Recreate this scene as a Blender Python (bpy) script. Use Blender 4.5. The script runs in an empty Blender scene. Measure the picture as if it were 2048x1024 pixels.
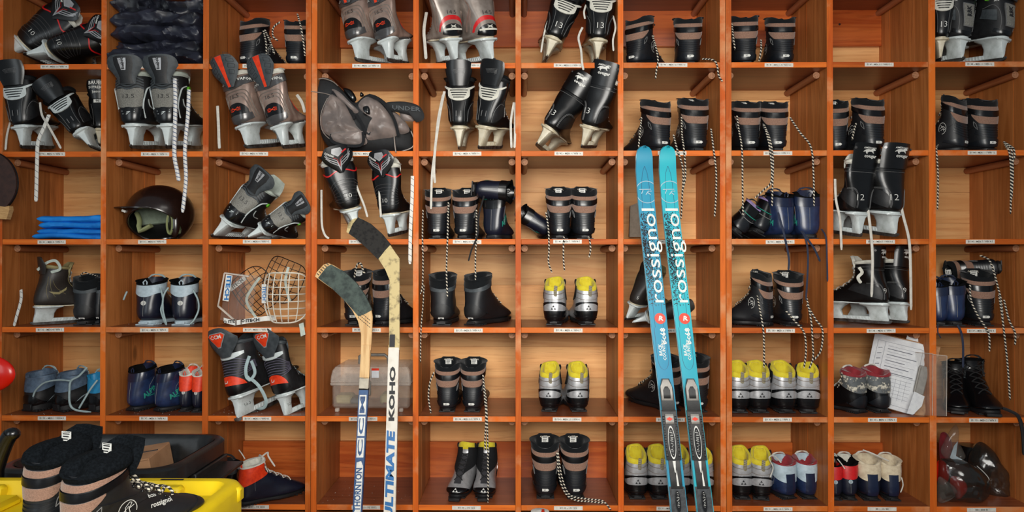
import bpy, bmesh, math, random
from math import sin, cos, pi, radians
from mathutils import Vector, Matrix, Euler
from mathutils.bvhtree import BVHTree
random.seed(7)
S = bpy.context.scene
C = S.collection
# ------------------------------------------------------------------ camera
FPX = 1365.0; P = 0.00175; D = FPX*P; CAMZ = 1.22
cd = bpy.data.cameras.new('camera'); cam = bpy.data.objects.new('camera', cd); C.objects.link(cam)
cd.sensor_width = 36; cd.lens = 36*FPX/2048; cd.clip_start = 0.05
cam.location = (0, -D, CAMZ); cam.rotation_euler = (radians(90.336), 0, radians(0.546))
S.camera = cam
CR = cam.rotation_euler.to_matrix()
def at(px, py, Y=0.0):
    d = CR @ Vector(((px-1024)/FPX, -(py-512)/FPX, -1))
    return Vector((0, -D, CAMZ)) + d*((Y+D)/d.y)
# ------------------------------------------------------------------ light
S.view_settings.view_transform = 'Standard'; S.view_settings.look = 'None'
S.view_settings.gamma = 1; S.view_settings.use_curve_mapping = False
S.view_settings.exposure = -0.08
def srgb(r, g, b):
    f = lambda v: (v/255)/12.92 if v/255 <= .04045 else ((v/255+.055)/1.055)**2.4
    return (f(r), f(g), f(b), 1)
w = bpy.data.worlds.new('world'); S.world = w; w.use_nodes = True
w.node_tree.nodes['Background'].inputs[0].default_value = (0.75, 0.88, 1, 1)
w.node_tree.nodes['Background'].inputs[1].default_value = 0.18
def area(name, loc, target, sx, sy, power, col):
    l = bpy.data.lights.new(name, 'AREA'); l.shape = 'RECTANGLE'; l.size = sx; l.size_y = sy
    l.energy = power; l.color = col
    o = bpy.data.objects.new(name, l); C.objects.link(o); o.location = loc
    o.rotation_euler = (Vector(target)-Vector(loc)).to_track_quat('-Z', 'Y').to_euler()
    return o
area('window_light', (0.1, -2.62, 1.62), (0.05, 0, 1.05), 1.3, .9, 35, (1, .97, .91)).data.spread = radians(115)
area('ceiling_light', (0.9, -2.2, 2.9), (0.2, 0, .9), 1.4, .5, 8, (1, .95, .88))
area('cool_left_light', (-2.2, -3.2, 1.6), (-.6, 0, .8), .8, 1.6, 13, (.88, .96, 1))  # cool area light from the left, behind the camera
# ------------------------------------------------------------------ materials
class NT:
    def __init__(s, name):
        s.m = bpy.data.materials.new(name); s.m.use_nodes = True
        s.t = s.m.node_tree; s.b = s.t.nodes['Principled BSDF']
    def n(s, typ, **kw):
        o = s.t.nodes.new(typ)
        for k, v in kw.items():
            if k[0] == '_': setattr(o, k[1:], v)
            else: o.inputs[k.replace('_', ' ')].default_value = v
        return o
    def l(s, a, ao, b, bi): s.t.links.new(a.outputs[ao], b.inputs[bi])
    def ramp(s, stops, interp='LINEAR'):
        r = s.t.nodes.new('ShaderNodeValToRGB'); e = r.color_ramp.elements; r.color_ramp.interpolation = interp
        while len(e) < len(stops): e.new(.5)
        for el, (p, c) in zip(e, stops): el.position = p; el.color = c
        return r
def lerpc(a, b, t): return tuple(a[i]*(1-t)+b[i]*t for i in range(3))+(1,)
def wood(name, light, dark, streak, axis, rough=.45, coat=.25, knot=.5, patches=None):
    """axis = grain direction in object space"""
    q = NT(name); tc = q.n('ShaderNodeTexCoord'); oi = q.n('ShaderNodeObjectInfo')
    mul = q.n('ShaderNodeVectorMath', _operation='SCALE'); cx = q.n('ShaderNodeCombineXYZ')
    for i in range(3): q.l(oi, 'Random', cx, i)
    q.l(cx, 0, mul, 0); mul.inputs['Scale'].default_value = 7.3
    add = q.n('ShaderNodeVectorMath', _operation='ADD'); q.l(tc, 'Object', add, 0); q.l(mul, 0, add, 1)
    sc = [1, 1, 1]; sc[axis] = .075
    mp = q.n('ShaderNodeMapping'); mp.inputs['Scale'].default_value = sc; q.l(add, 0, mp, 0)
    # knots
    ks = [1, 1, 1]; ks[axis] = .45
    km = q.n('ShaderNodeMapping'); km.inputs['Scale'].default_value = ks; q.l(add, 0, km, 0)
    vo = q.n('ShaderNodeTexVoronoi', Scale=4.6, Randomness=1.0); q.l(km, 0, vo, 'Vector')
    kr = q.ramp([(0, (1, 1, 1, 1)), (.05, (.85, .85, .85, 1)), (.085, (.15, .15, .15, 1)), (.25, (0, 0, 0, 1))]); q.l(vo, 'Distance', kr, 0)
    # warp the grain around the knots
    off = q.n('ShaderNodeVectorMath', _operation='SCALE'); off.inputs['Scale'].default_value = .035
    q.l(kr, 0, off, 0); a2 = q.n('ShaderNodeVectorMath', _operation='ADD'); q.l(mp, 0, a2, 0); q.l(off, 0, a2, 1)
    n1 = q.n('ShaderNodeTexNoise', Scale=9.0, Detail=3.0, Roughness=.55, Distortion=.6); q.l(a2, 0, n1, 'Vector')
    n2 = q.n('ShaderNodeTexNoise', Scale=120.0, Detail=4.0, Roughness=.6); q.l(a2, 0, n2, 'Vector')
    sn = q.n('ShaderNodeMath', _operation='SINE'); m2 = q.n('ShaderNodeMath', _operation='MULTIPLY'); m2.inputs[1].default_value = 46
    q.l(n1, 0, m2, 0); q.l(m2, 0, sn, 0)
    r1 = q.ramp([(0, dark), (1, light)])
    ma = q.n('ShaderNodeMapRange'); ma.inputs[1].default_value = -1; ma.inputs[2].default_value = 1; q.l(sn, 0, ma, 0)
    mm = q.n('ShaderNodeMath', _operation='MULTIPLY_ADD'); mm.inputs[1].default_value = .45; q.l(ma, 0, mm, 0)
    n1b = q.n('ShaderNodeMapRange'); n1b.inputs[1].default_value = .3; n1b.inputs[2].default_value = .7; n1b.inputs[4].default_value = .6
    q.l(n1, 0, n1b, 0); q.l(n1b, 0, mm, 2); q.l(mm, 0, r1, 0)
    mx = q.n('ShaderNodeMix', _data_type='RGBA', _blend_type='MIX'); q.l(r1, 0, mx, 'A'); mx.inputs['B'].default_value = streak
    st = q.ramp([(.54, (0, 0, 0, 1)), (.80, (.6, .6, .6, 1))]); q.l(n2, 0, st, 0); q.l(st, 0, mx, 'Factor')
    # board to board tone
    hv = q.n('ShaderNodeHueSaturation'); q.l(mx, 'Result', hv, 'Color')
    mr = q.n('ShaderNodeMapRange'); mr.inputs[3].default_value = .76; mr.inputs[4].default_value = 1.16; q.l(oi, 'Random', mr, 0); q.l(mr, 0, hv, 'Value')
    kx = q.n('ShaderNodeMix', _data_type='RGBA'); q.l(hv, 0, kx, 'A'); kx.inputs['B'].default_value = lerpc(dark, (0, 0, 0, 1), .72)
    kf = q.n('ShaderNodeMath', _operation='MULTIPLY'); kf.inputs[1].default_value = knot; q.l(kr, 0, kf, 0); q.l(kf, 0, kx, 'Factor')
    out = kx
    if patches:     # worn, lighter varnish; also paints glare into the colour of the edges
        n3 = q.n('ShaderNodeTexNoise', Scale=5.0, Detail=5.0, Roughness=.65); q.l(add, 0, n3, 'Vector')
        r3 = q.ramp([(.52, (0, 0, 0, 1)), (.68, (.8, .8, .8, 1))]); q.l(n3, 0, r3, 0)
        px = q.n('ShaderNodeMix', _data_type='RGBA'); q.l(kx, 'Result', px, 'A'); px.inputs['B'].default_value = patches; q.l(r3, 0, px, 'Factor'); out = px
    q.l(out, 'Result', q.b, 'Base Color')
    bp = q.n('ShaderNodeBump', Strength=.25, Distance=.0006); q.l(n2, 0, bp, 'Height'); q.l(bp, 0, q.b, 'Normal')
    q.b.inputs['Roughness'].default_value = rough; q.b.inputs['Coat Weight'].default_value = coat; q.b.inputs['Coat Roughness'].default_value = .3; q.b.inputs['Specular IOR Level'].default_value = .3
    return q.m
def mat(name, col, rough=.5, metal=0, coat=0, col2=None, nscale=60, bump=0, bscale=300, alpha=1, trans=0, spec=.5, detail=3, lo=.4, hi=.65, coord='Object', sheen=0, stretch=None):
    q = NT(name); b = q.b
    b.inputs['Base Color'].default_value = col; b.inputs['Roughness'].default_value = rough
    b.inputs['Metallic'].default_value = metal; b.inputs['Coat Weight'].default_value = coat
    b.inputs['Coat Roughness'].default_value = .15; b.inputs['Alpha'].default_value = alpha
    b.inputs['Transmission Weight'].default_value = trans; b.inputs['Specular IOR Level'].default_value = spec
    if sheen: b.inputs['Sheen Weight'].default_value = sheen
    tc = q.n('ShaderNodeTexCoord'); src = tc.outputs[coord]
    if stretch:
        mp = q.n('ShaderNodeMapping'); mp.inputs['Scale'].default_value = stretch; q.t.links.new(src, mp.inputs[0]); src = mp.outputs[0]
    if col2 is None: col2 = lerpc(col, (0, 0, 0, 1), .18); 
    n = q.n('ShaderNodeTexNoise', Scale=float(nscale), Detail=float(detail), Roughness=.6); q.t.links.new(src, n.inputs['Vector'])
    r = q.ramp([(lo, col), (hi, col2)]); q.l(n, 0, r, 0); q.l(r, 0, b, 'Base Color')
    if bump:
        n2 = q.n('ShaderNodeTexNoise', Scale=float(bscale), Detail=4.0); q.t.links.new(src, n2.inputs['Vector'])
        bp = q.n('ShaderNodeBump', Strength=float(bump), Distance=.001); q.l(n2, 0, bp, 'Height'); q.l(bp, 0, b, 'Normal')
    return q.m
def lacemat(name, ca, cb, freq=260, twist=1.0, duty=.5, rough=.8):
    """braided lace: slanting flecks along the tube, from its UV (u round, v metres)"""
    q = NT(name); tc = q.n('ShaderNodeTexCoord'); sp = q.n('ShaderNodeSeparateXYZ'); q.l(tc, 'UV', sp, 0)
    a = q.n('ShaderNodeMath', _operation='MULTIPLY_ADD'); a.inputs[1].default_value = freq; q.l(sp, 'Y', a, 0)
    b = q.n('ShaderNodeMath', _operation='MULTIPLY'); b.inputs[1].default_value = twist; q.l(sp, 'X', b, 0); q.l(b, 0, a, 2)
    f = q.n('ShaderNodeMath', _operation='FRACT'); q.l(a, 0, f, 0)
    r = q.ramp([(0, ca), (duty, cb)], 'CONSTANT'); q.l(f, 0, r, 0); q.l(r, 0, q.b, 'Base Color')
    q.b.inputs['Roughness'].default_value = rough
    return q.m
M = {}
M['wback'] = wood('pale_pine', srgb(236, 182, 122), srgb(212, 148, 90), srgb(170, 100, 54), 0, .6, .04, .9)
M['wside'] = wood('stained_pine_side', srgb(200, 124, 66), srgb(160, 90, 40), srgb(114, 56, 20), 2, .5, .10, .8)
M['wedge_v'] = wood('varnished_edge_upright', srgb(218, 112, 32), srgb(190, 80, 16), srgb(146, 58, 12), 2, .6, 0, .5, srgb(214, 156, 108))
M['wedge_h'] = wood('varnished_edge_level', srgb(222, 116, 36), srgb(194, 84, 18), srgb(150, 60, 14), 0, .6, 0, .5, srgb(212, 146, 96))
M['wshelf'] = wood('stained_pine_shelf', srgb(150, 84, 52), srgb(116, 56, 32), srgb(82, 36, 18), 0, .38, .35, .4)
M['wrail'] = wood('stained_pine_rail', srgb(200, 104, 46), srgb(160, 66, 22), srgb(100, 36, 10), 0, .36, .4, .9)
M['wdowel'] = wood('dowel_wood', srgb(178, 108, 68), srgb(150, 80, 44), srgb(110, 54, 28), 1, .5, .2, .2)
M['wend'] = mat('end_grain', srgb(180, 130, 96), .7, col2=srgb(140, 94, 64), nscale=200)
M['label'] = mat('label_paper', srgb(226, 222, 212), .55)
M['ink'] = mat('label_ink', srgb(26, 26, 30), .6)
M['floor'] = wood('floor_wood', srgb(120, 86, 60), srgb(86, 58, 40), srgb(60, 40, 28), 0, .4)
M['plaster'] = mat('plaster', srgb(190, 182, 170), .8, bump=.2)
# ------------------------------------------------------------------ mesh tools
SPLIT = {'pump_button', 'shell_piping', 'eyelet', 'heel_rib', 'brace_slot', 'knit_band', 'red_line'}
FINE = {'eyelets', 'stitching', 'holder_rib', 'shell_ridge', 'shell_line', 'shell_groove', 'trim_line', 'rivet', 'flex_notch', 'guard_groove', 'heel_counter', 'seam', 'band_lettering', 'model_lettering', 'splatter_print', 'form_print'}
class MB:
    def __init__(s): s.v = []; s.f = []; s.m = []; s.uv = {}
    def add(s, vs, fs, mi=0, uvs=None):
        o = len(s.v); s.v += [tuple(v) for v in vs]
        for k, f in enumerate(fs):
            s.f.append(tuple(i+o for i in f)); s.m.append(mi)
            if uvs: s.uv[len(s.f)-1] = uvs[k]
        return s
    def box(s, a, b, mi=0, c=0.0, rot=None, piv=None, frontmi=None):
        x0, y0, z0 = [min(a[i], b[i]) for i in range(3)]; x1, y1, z1 = [max(a[i], b[i]) for i in range(3)]
        bm = bmesh.new(); bmesh.ops.create_cube(bm, size=1)
        for v in bm.verts: v.co = Vector(((x0+x1)/2+v.co.x*(x1-x0), (y0+y1)/2+v.co.y*(y1-y0), (z0+z1)/2+v.co.z*(z1-z0)))
        if c: bmesh.ops.bevel(bm, geom=list(bm.edges), offset=c, segments=1, affect='EDGES', clamp_overlap=True)
        bm.normal_update()
        vs = [v.co.copy() for v in bm.verts]
        if rot is not None:
            pv = Vector(piv) if piv is not None else Vector(((x0+x1)/2, (y0+y1)/2, (z0+z1)/2))
            vs = [pv+rot@(v-pv) for v in vs]
        o = len(s.v); s.v += [tuple(v) for v in vs]
        for f in bm.faces:
            s.f.append(tuple(v.index+o for v in f.verts)); s.m.append(frontmi if frontmi is not None and f.normal.y < -.5 else mi)
        bm.free(); return s
    def grid(s, rows, mi=0, closed=False, flip=False, uv=False):
        """rows of points -> quads"""
        nv = len(rows[0]); vs = [p for r in rows for p in r]; fs = []; us = []
        L = 0; Ls = [0]
        for i in range(1, len(rows)):
            L += (Vector(rows[i][0])-Vector(rows[i-1][0])).length; Ls.append(L)
        for i in range(len(rows)-1):
            for j in range(nv if closed else nv-1):
                k = (j+1) % nv; f = (i*nv+j, i*nv+k, (i+1)*nv+k, (i+1)*nv+j)
                u = ((j/nv, Ls[i]), ((j+1)/nv, Ls[i]), ((j+1)/nv, Ls[i+1]), (j/nv, Ls[i+1]))
                if flip: f = f[::-1]; u = u[::-1]
                fs.append(f); us.append(u)
        return s.add(vs, fs, mi, us if uv else None)
    def sheet(s, rows, th, mi=0):
        """thick sheet from a grid of points: th metres to the back of its normal"""
        n, m = len(rows), len(rows[0]); R = [[Vector(p) for p in r] for r in rows]; B = []
        for i in range(n):
            br = []
            for j in range(m):
                du = R[min(i+1, n-1)][j]-R[max(i-1, 0)][j]; dv = R[i][min(j+1, m-1)]-R[i][max(j-1, 0)][:] if False else R[i][min(j+1, m-1)]-R[i][max(j-1, 0)]
                nn = dv.cross(du); nn = nn.normalized() if nn.length > 1e-12 else Vector((0, 0, 1)); br.append(R[i][j]-nn*th)
            B.append(br)
        s.grid(R, mi); s.grid(B, mi, flip=True)
        loop = [(0, j) for j in range(m)]+[(i, m-1) for i in range(1, n)]+[(n-1, j) for j in range(m-2, -1, -1)]+[(i, 0) for i in range(n-2, 0, -1)]
        a = [R[i][j] for i, j in loop]; b = [B[i][j] for i, j in loop]
        s.grid([b, a], mi, closed=True); return s
    def tube(s, pts, r, seg=6, mi=0, flat=1.0, cap=True, up=None):
        pts = [Vector(p) for p in pts]; n = len(pts); rows = []
        t = (pts[1]-pts[0]).normalized(); u = up.copy() if up is not None else (Vector((0, 0, 1)) if abs(t.z) < .9 else Vector((1, 0, 0)))
        for i in range(n):
            t = (pts[min(i+1, n-1)]-pts[max(i-1, 0)]); t = t.normalized() if t.length > 1e-9 else Vector((0, 0, 1))
            u = (u-t*u.dot(t)); u = u.normalized() if u.length > 1e-6 else t.orthogonal().normalized(); b = t.cross(u)
            rr = r(i/(n-1)) if callable(r) else r
            rows.append([pts[i]+u*cos(2*pi*k/seg)*rr*flat+b*sin(2*pi*k/seg)*rr for k in range(seg)])
        s.grid(rows, mi, closed=True, uv=True)
        if cap:
            o = len(s.v)-n*seg
            s.f.append(tuple(range(o+seg-1, o-1, -1))); s.m.append(mi); s.f.append(tuple(range(o+(n-1)*seg, o+n*seg))); s.m.append(mi)
        return s
    def prism(s, poly, f, th0, th1, mi=0):
        """poly 2D, f(a,b,h)->3D; caps h=th0, th1 (caps as ngons)"""
        n = len(poly); a = [f(x, y, th0) for x, y in poly]; b = [f(x, y, th1) for x, y in poly]
        s.add(a+b, [tuple(range(n-1, -1, -1)), tuple(range(n, 2*n))]+[(i, (i+1) % n, n+(i+1) % n, n+i) for i in range(n)], mi); return s
    def ell(s, c, r, seg=12, ring=8, mi=0, fn=None):
        rows = []
        for i in range(ring+1):
            a = pi*i/ring; rows.append([Vector((c[0]+r[0]*sin(a)*cos(2*pi*k/seg), c[1]+r[1]*sin(a)*sin(2*pi*k/seg), c[2]-r[2]*cos(a))) for k in range(seg)])
        if fn: rows = [[fn(p) for p in rr] for rr in rows]
        return s.grid(rows, mi, closed=True)
    def islands(s):
        par = list(range(len(s.v)))
        def fd(a):
            while par[a] != a: par[a] = par[par[a]]; a = par[a]
            return a
        for f in s.f:
            for k in f[1:]: par[fd(k)] = fd(f[0])
        g = {}
        for i, f in enumerate(s.f): g.setdefault(fd(f[0]), []).append(i)
        out = []
        for fl in g.values():
            n = MB(); mp = {}
            for i in fl:
                n.f.append(tuple(mp.setdefault(v, len(mp)) for v in s.f[i])); n.m.append(s.m[i])
                if i in s.uv: n.uv[len(n.f)-1] = s.uv[i]
            n.v = [s.v[v] for v in mp]; out.append(n)
        return out
    def build(s, name, mats, parent=None, smooth=True, ang=42, recalc=True, mw=None):
        if name in SPLIT:
            for q in s.islands(): o = q._build(name, mats, parent, smooth, ang, recalc, mw)
            return o
        o = s._build(name, mats, parent, smooth, ang, recalc, mw)
        if name in FINE: o['kind'] = 'stuff'
        return o
    def _build(s, name, mats, parent=None, smooth=True, ang=42, recalc=True, mw=None):
        me = bpy.data.meshes.new(name)
        me.from_pydata([v if mw is None else tuple(mw @ Vector(v)) for v in s.v], [], s.f)
        mats = mats if isinstance(mats, (list, tuple)) else [mats]
        for m in mats: me.materials.append(M[m] if isinstance(m, str) else m)
        if len(mats) > 1: me.polygons.foreach_set('material_index', s.m)
        if s.uv:
            ul = me.uv_layers.new(name='UVMap')
            for k, u in s.uv.items():
                p = me.polygons[k]
                for li, c in zip(p.loop_indices, u): ul.data[li].uv = c
        if recalc:
            bm = bmesh.new(); bm.from_mesh(me); bmesh.ops.remove_doubles(bm, verts=bm.verts, dist=1e-6); bmesh.ops.recalc_face_normals(bm, faces=bm.faces); bm.to_mesh(me); bm.free()
        if smooth:
            me.polygons.foreach_set('use_smooth', [True]*len(me.polygons)); me.set_sharp_from_angle(angle=radians(ang))
        me.update()
        o = bpy.data.objects.new(name, me); C.objects.link(o)
        if parent: o.parent = parent
        return o
def cr(P_, t):
    """Catmull-Rom through list of tuples, t in 0..1"""
    n = len(P_)-1; x = min(max(t, 0), 1)*n; i = min(int(x), n-1); f = x-i
    p0, p1, p2, p3 = P_[max(i-1, 0)], P_[i], P_[i+1], P_[min(i+2, n)]
    return [.5*(2*b+(c-a)*f+(2*a-5*b+4*c-d)*f*f+(3*b-a-3*c+d)*f**3) for a, b, c, d in zip(p0, p1, p2, p3)]
def smooth_pts(pts, n): return [Vector(cr([tuple(p) for p in pts], i/(n-1))) for i in range(n)]
def tag(o, label=None, cat=None, group=None, kind=None):
    if label: o['label'] = label
    if cat: o['category'] = cat
    if group: o['group'] = group
    if kind: o['kind'] = kind
    return o
def empty(name, loc=(0, 0, 0), label=None, cat=None, group=None):
    o = bpy.data.objects.new(name, None); C.objects.link(o); o.location = loc; o.empty_display_size = .05
    return tag(o, label, cat, group)
def dup(root):
    r = root.copy(); C.objects.link(r)
    for k in ('label', 'group'):
        if k in r: del r[k]
    for ch in list(root.children):
        if ch.get('own'): continue
        c = ch.copy(); C.objects.link(c); c.parent = r
        for g in list(ch.children):
            d = g.copy(); C.objects.link(d); d.parent = c
    return r
_tc = {}
def text2d(s, size=1.0, res=2, bold=0.0, align='CENTER', spacing=1.0):
    """flat text as (verts2d, faces) centred on the origin"""
    k = (s, res, bold, align, spacing)
    if k not in _tc:
        cu = bpy.data.curves.new('t', 'FONT'); cu.body = s; cu.align_x = align; cu.align_y = 'CENTER'; cu.resolution_u = res; cu.offset = bold; cu.space_character = spacing
        o = bpy.data.objects.new('t', cu); me = o.to_mesh()
        _tc[k] = ([(v.co.x, v.co.y) for v in me.vertices], [tuple(p.vertices) for p in me.polygons])
        o.to_mesh_clear(); bpy.data.objects.remove(o); bpy.data.curves.remove(cu)
    vs, fs = _tc[k]; return [(x*size, y*size) for x, y in vs], fs
_bc = {}
def board(name, a, b, mats, parent, c=.0012, front=None, kind=None):
    a = Vector(a); b = Vector(b); d = b-a; k = (round(d.x, 4), round(d.y, 4), round(d.z, 4), tuple(mats), front)
    if k not in _bc:
        mb = MB().box(-d/2, d/2, 0, c, frontmi=front); o = mb.build(name, mats, None, smooth=False, recalc=False); _bc[k] = o.data
    else:
        o = bpy.data.objects.new(name, _bc[k]); C.objects.link(o)
    o.location = (a+b)/2
    if parent: o.parent = parent
    return o
# ------------------------------------------------------------------ room shell
fl = board('floor', (-4, -5.0, -.04), (4, .42, 0), ['floor'], None); tag(fl, kind='structure')
wb = board('wall_back', (-4, .36, 0), (4, .42, 3.2), ['plaster'], None); tag(wb, kind='structure')
# ------------------------------------------------------------------ shelving
DEP = .325
YS = [-51.5, 125.5, 301.5, 478, 655, 833, 1010.5]      # top of each shelf's front edge
def zrow(r): return at(1037, YS[r], 0).z                # height of the shelf top
SHT = 11*P
def X(px): return at(px, 520, 0).x
DIV = [(-6, 4), (201, 211.5), (405, 416.5), (611, 622), (622, 633.5), (826, 837), (1031, 1042), (1236, 1247), (1440.5, 1452), (1452, 1463.5), (1655, 1667), (1858.5, 1872), (2063, 2076)]
COLS = [(4, 201), (211.5, 405), (416.5, 611), (633.5, 826), (837, 1031), (1042, 1236), (1247, 1440.5), (1463.5, 1655), (1667, 1858.5), (1872, 2063)]
UN = [(0, 3, [0, 1, 2, 3]), (3, 7, [4, 5, 6, 7, 8]), (7, 10, [9, 10, 11, 12])]
m8 = {1: 'EU 47 – MEN 13 / WN 14'}
LB = [
 ['EU 47 – MEN 13 / WN 14']*3+['EU 46 – MEN 12 / WN 13']*4+['EU 45 – MEN 11.5 / WN 12.5']*2+['EU 44 – MEN 11 / WN 12'],
 ['EU 42 – MEN 9 / WN 10']*6+['EU 43 – MEN 10 / WN 11.5']*3+['EU 44 – MEN 11 / WN 12'],
 ['EU 41 – MEN 8 / WN 9.5']*5+['EU 40 – MEN 7 / WN 8.5']*5,
 ['EU 36 – MEN 4 / WN 5']*2+['EU 37 – MEN 5 / WN 6.5']*3+['EU 38 – MEN 6 / WN 7']*4+['EU 39 – MEN 6.5 / WN 8'],
 ['EU 35 – MEN 3 / WN 4.5']*3+['EU 34 – MEN 2.5 / WN 4']*3+['EU 33 – MEN 2 / WN 3']*4,
 ['EU 28/29 – US 10/11']*3+['EU 28/29 – US 10/12']+['EU 30 – US 12.5']*2+['EU 31 – MEN 13.5 / WN 1']*2+['IIII ••• II / IIII', 'IIIII / IIIIIII III']]
LX = [104, 308, 511, 730, 934, 1137, 1343, 1557, 1761, 1963]
ztop = zrow(0); zbot = zrow(6)-SHT
UL = ['left three-column bay of orange pine boot shelving, behind the yellow bin', 'middle four-column bay of orange pine boot shelving, behind the skis and hockey sticks', 'right three-column bay of orange pine boot shelving, holding the clipboard']
rs = random.Random(3)
def label_mesh(txt):
    mb = MB(); hw, hh = 28.5*P, 3.9*P
    mb.box((-hw, -.0004, -hh), (hw, 0, hh), 0)
    tv, tf = text2d(txt, 1, 1, .015)
    wd = max(v[0] for v in tv)-min(v[0] for v in tv); sz = min(.0088, hw*1.72/wd)
    mb.add([(x*sz, -.0007, y*sz) for x, y in tv], tf, 1)
    return mb
_lm = {}
units = []
for ui, (c0, c1, dv) in enumerate(UN):
    u = empty('shelving_unit', (X(DIV[dv[0]][0]), 0, 0), UL[ui], 'shelf', 'bays of the boot shelving'); units.append(u)
    base = Vector(u.location)
    def put(o): o.location = Vector(o.location)-base; o.parent = u; return o
    for d in dv:
        xa, xb = X(DIV[d][0])+(.0009 if d == dv[0] else 0), X(DIV[d][1])-(.0009 if d == dv[-1] else 0); cuts = [0, .083, .166, .246, DEP]
        for k in range(4):
            e = rs.uniform(-.0004, .0004)*(0 if k == 0 else 1)
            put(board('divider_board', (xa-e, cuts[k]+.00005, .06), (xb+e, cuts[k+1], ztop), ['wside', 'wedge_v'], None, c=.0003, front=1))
    # back planks, tongue and groove with a shadow gap
    xl, xr = X(DIV[dv[0]][0])+.0005, X(DIV[dv[-1]][1])-.0005; z = ztop; k = 0
    while z > .1:
        h = .1225; e = rs.uniform(0, .0012)
        put(board('back_plank', (xl, DEP+e, z-h+.0002), (xr, DEP+.014, z-.0002), ['wback'], None, c=.0006)); z -= h
    for r in range(7):
        for c in range(c0, c1):
            xa, xb = X(COLS[c][0]), X(COLS[c][1]); zt = zrow(r)
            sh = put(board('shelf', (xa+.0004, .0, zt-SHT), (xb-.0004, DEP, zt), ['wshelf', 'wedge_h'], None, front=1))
            if r > 0:
                t = LB[r-1][c]
                if t not in _lm: _lm[t] = label_mesh(t).build('label_strip', ['label', 'ink'], None, smooth=False, recalc=False); lo = _lm[t]
                else: lo = bpy.data.objects.new('label_strip', _lm[t].data); C.objects.link(lo)
                p = at(LX[c]+rs.uniform(-4, 4), 520, 0)
                lo.parent = sh; lo.location = (p.x-(xa+xb)/2, -DEP/2-.0001, rs.uniform(-.0012, .0008)); lo.rotation_euler = (0, rs.uniform(-.012, .012), 0)
            if 0 < r < 6 or r == 0:
                for sx in (-1, 1):
                    dx = (xa+.0128) if sx < 0 else (xb-.0128); mb = MB(); rr = .0122
                    n = 14; ring = [(cos(2*pi*q/n)*rr, sin(2*pi*q/n)*rr) for q in range(n)]
                    mb.prism(ring, lambda a_, b_, h: Vector((a_, h, b_)), -.115, .15, 0); mb.m[0] = mb.m[1] = 1
                    key = 'dow'
                    if key not in _bc: o = mb.build('dowel', ['wdowel', 'wend'], None, smooth=True, ang=50); _bc[key] = o.data
                    else: o = bpy.data.objects.new('dowel', _bc[key]); C.objects.link(o)
                    o.location = (dx, .171, zt-SHT-.0124); o.rotation_euler = (0, rs.uniform(0, 6), 0); put(o)
    for r in (1, 6):    # stained rails along the back
        ya, yb = (22, 94) if r == 1 else (884, 956)
        for c in range(c0, c1):
            za, zb = at(1037, yb, DEP-.02).z, at(1037, ya, DEP-.02).z
            rl = put(board('back_rail', (X(COLS[c][0])+.0005, DEP-.02, za), (X(COLS[c][1])-.0005, DEP-.001, zb), ['wrail'], None))
            if r == 1:
                mb = MB().tube([(0, -.0105, .014), (0, -.0125, .014)], .004, 10); s_ = mb.build('screw_hole', M.get('screw') or M.setdefault('screw', mat('dark_screw', srgb(60, 50, 50), .4, .6)), None); s_.parent = rl
    # plinth below the lowest shelf
    put(board('plinth', (xl, .03, 0), (xr, .05, zbot-.02), ['wside'], None))
# ------------------------------------------------------------------ materials of the gear
def K(name, *a, **k): M[name] = mat(name, *a, **k)
K('rubber', srgb(27, 28, 31), .46, bump=.15, bscale=400)
K('sole', srgb(22, 22, 24), .55, bump=.3, bscale=200)
K('gloss', srgb(14, 14, 16), .25, coat=.15)
K('heelgloss', srgb(24, 27, 32), .36, coat=.12)
K('taupe', srgb(150, 116, 98), .9, sheen=.3, col2=srgb(126, 94, 78), nscale=400, bump=.5, bscale=900)
K('fleece', srgb(17, 20, 23), .95, sheen=.15, bump=.4, bscale=500, spec=.2)
K('collarfleece', srgb(11, 14, 17), 1.0, col2=srgb(20, 24, 28), nscale=220, bump=.6, bscale=500, spec=.08)
K('cloth_black', srgb(24, 25, 28), .85, bump=.3, bscale=700, spec=.3)
K('inner', srgb(12, 12, 13), .95, spec=.1)
K('white', srgb(226, 226, 220), .5)
K('cream', srgb(208, 200, 178), .42, col2=srgb(184, 170, 140), nscale=30)
K('holder', srgb(206, 214, 214), .35, col2=srgb(170, 178, 174), nscale=40, lo=.45, hi=.8)
K('steel', srgb(150, 150, 150), .32, .9, col2=srgb(96, 88, 80), nscale=30)
K('silver', srgb(178, 178, 180), .34, .35, coat=.2, col2=srgb(158, 158, 160))
K('yellow', srgb(214, 198, 44), .85, sheen=.2, col2=srgb(204, 182, 26), nscale=60, bump=.2)
K('navy', srgb(34, 50, 86), .34, coat=.2, col2=srgb(26, 38, 66), nscale=30)
K('navydk', srgb(24, 34, 60), .3, coat=.3)
K('ink_navy', srgb(22, 26, 42), .35, coat=.2)
K('paleblue', srgb(178, 196, 206), .5)
K('greyblue', srgb(92, 112, 134), .6, col2=srgb(72, 90, 110))
K('red', srgb(206, 26, 28), .4, coat=.2)
K('orange', srgb(236, 66, 22), .5, col2=srgb(214, 50, 16))
K('crimson', srgb(136, 22, 34), .8, sheen=.3)
K('beige', srgb(214, 200, 172), .75, sheen=.2, col2=srgb(196, 178, 150))
K('lace_w', srgb(214, 210, 200), .85, bump=.5, bscale=900)
K('lace_k', srgb(26, 26, 28), .8)
K('lace_navy', srgb(36, 44, 66), .8)
K('lace_pale', srgb(160, 180, 182), .8)
K('felt', srgb(214, 212, 200), .95, sheen=.3, bump=.5, bscale=400)
K('feltpale', srgb(190, 200, 190), .95, sheen=.2, bump=.4, bscale=400)
K('shell', srgb(14, 14, 15), .32, coat=.12, bump=.1, bscale=100)
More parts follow.
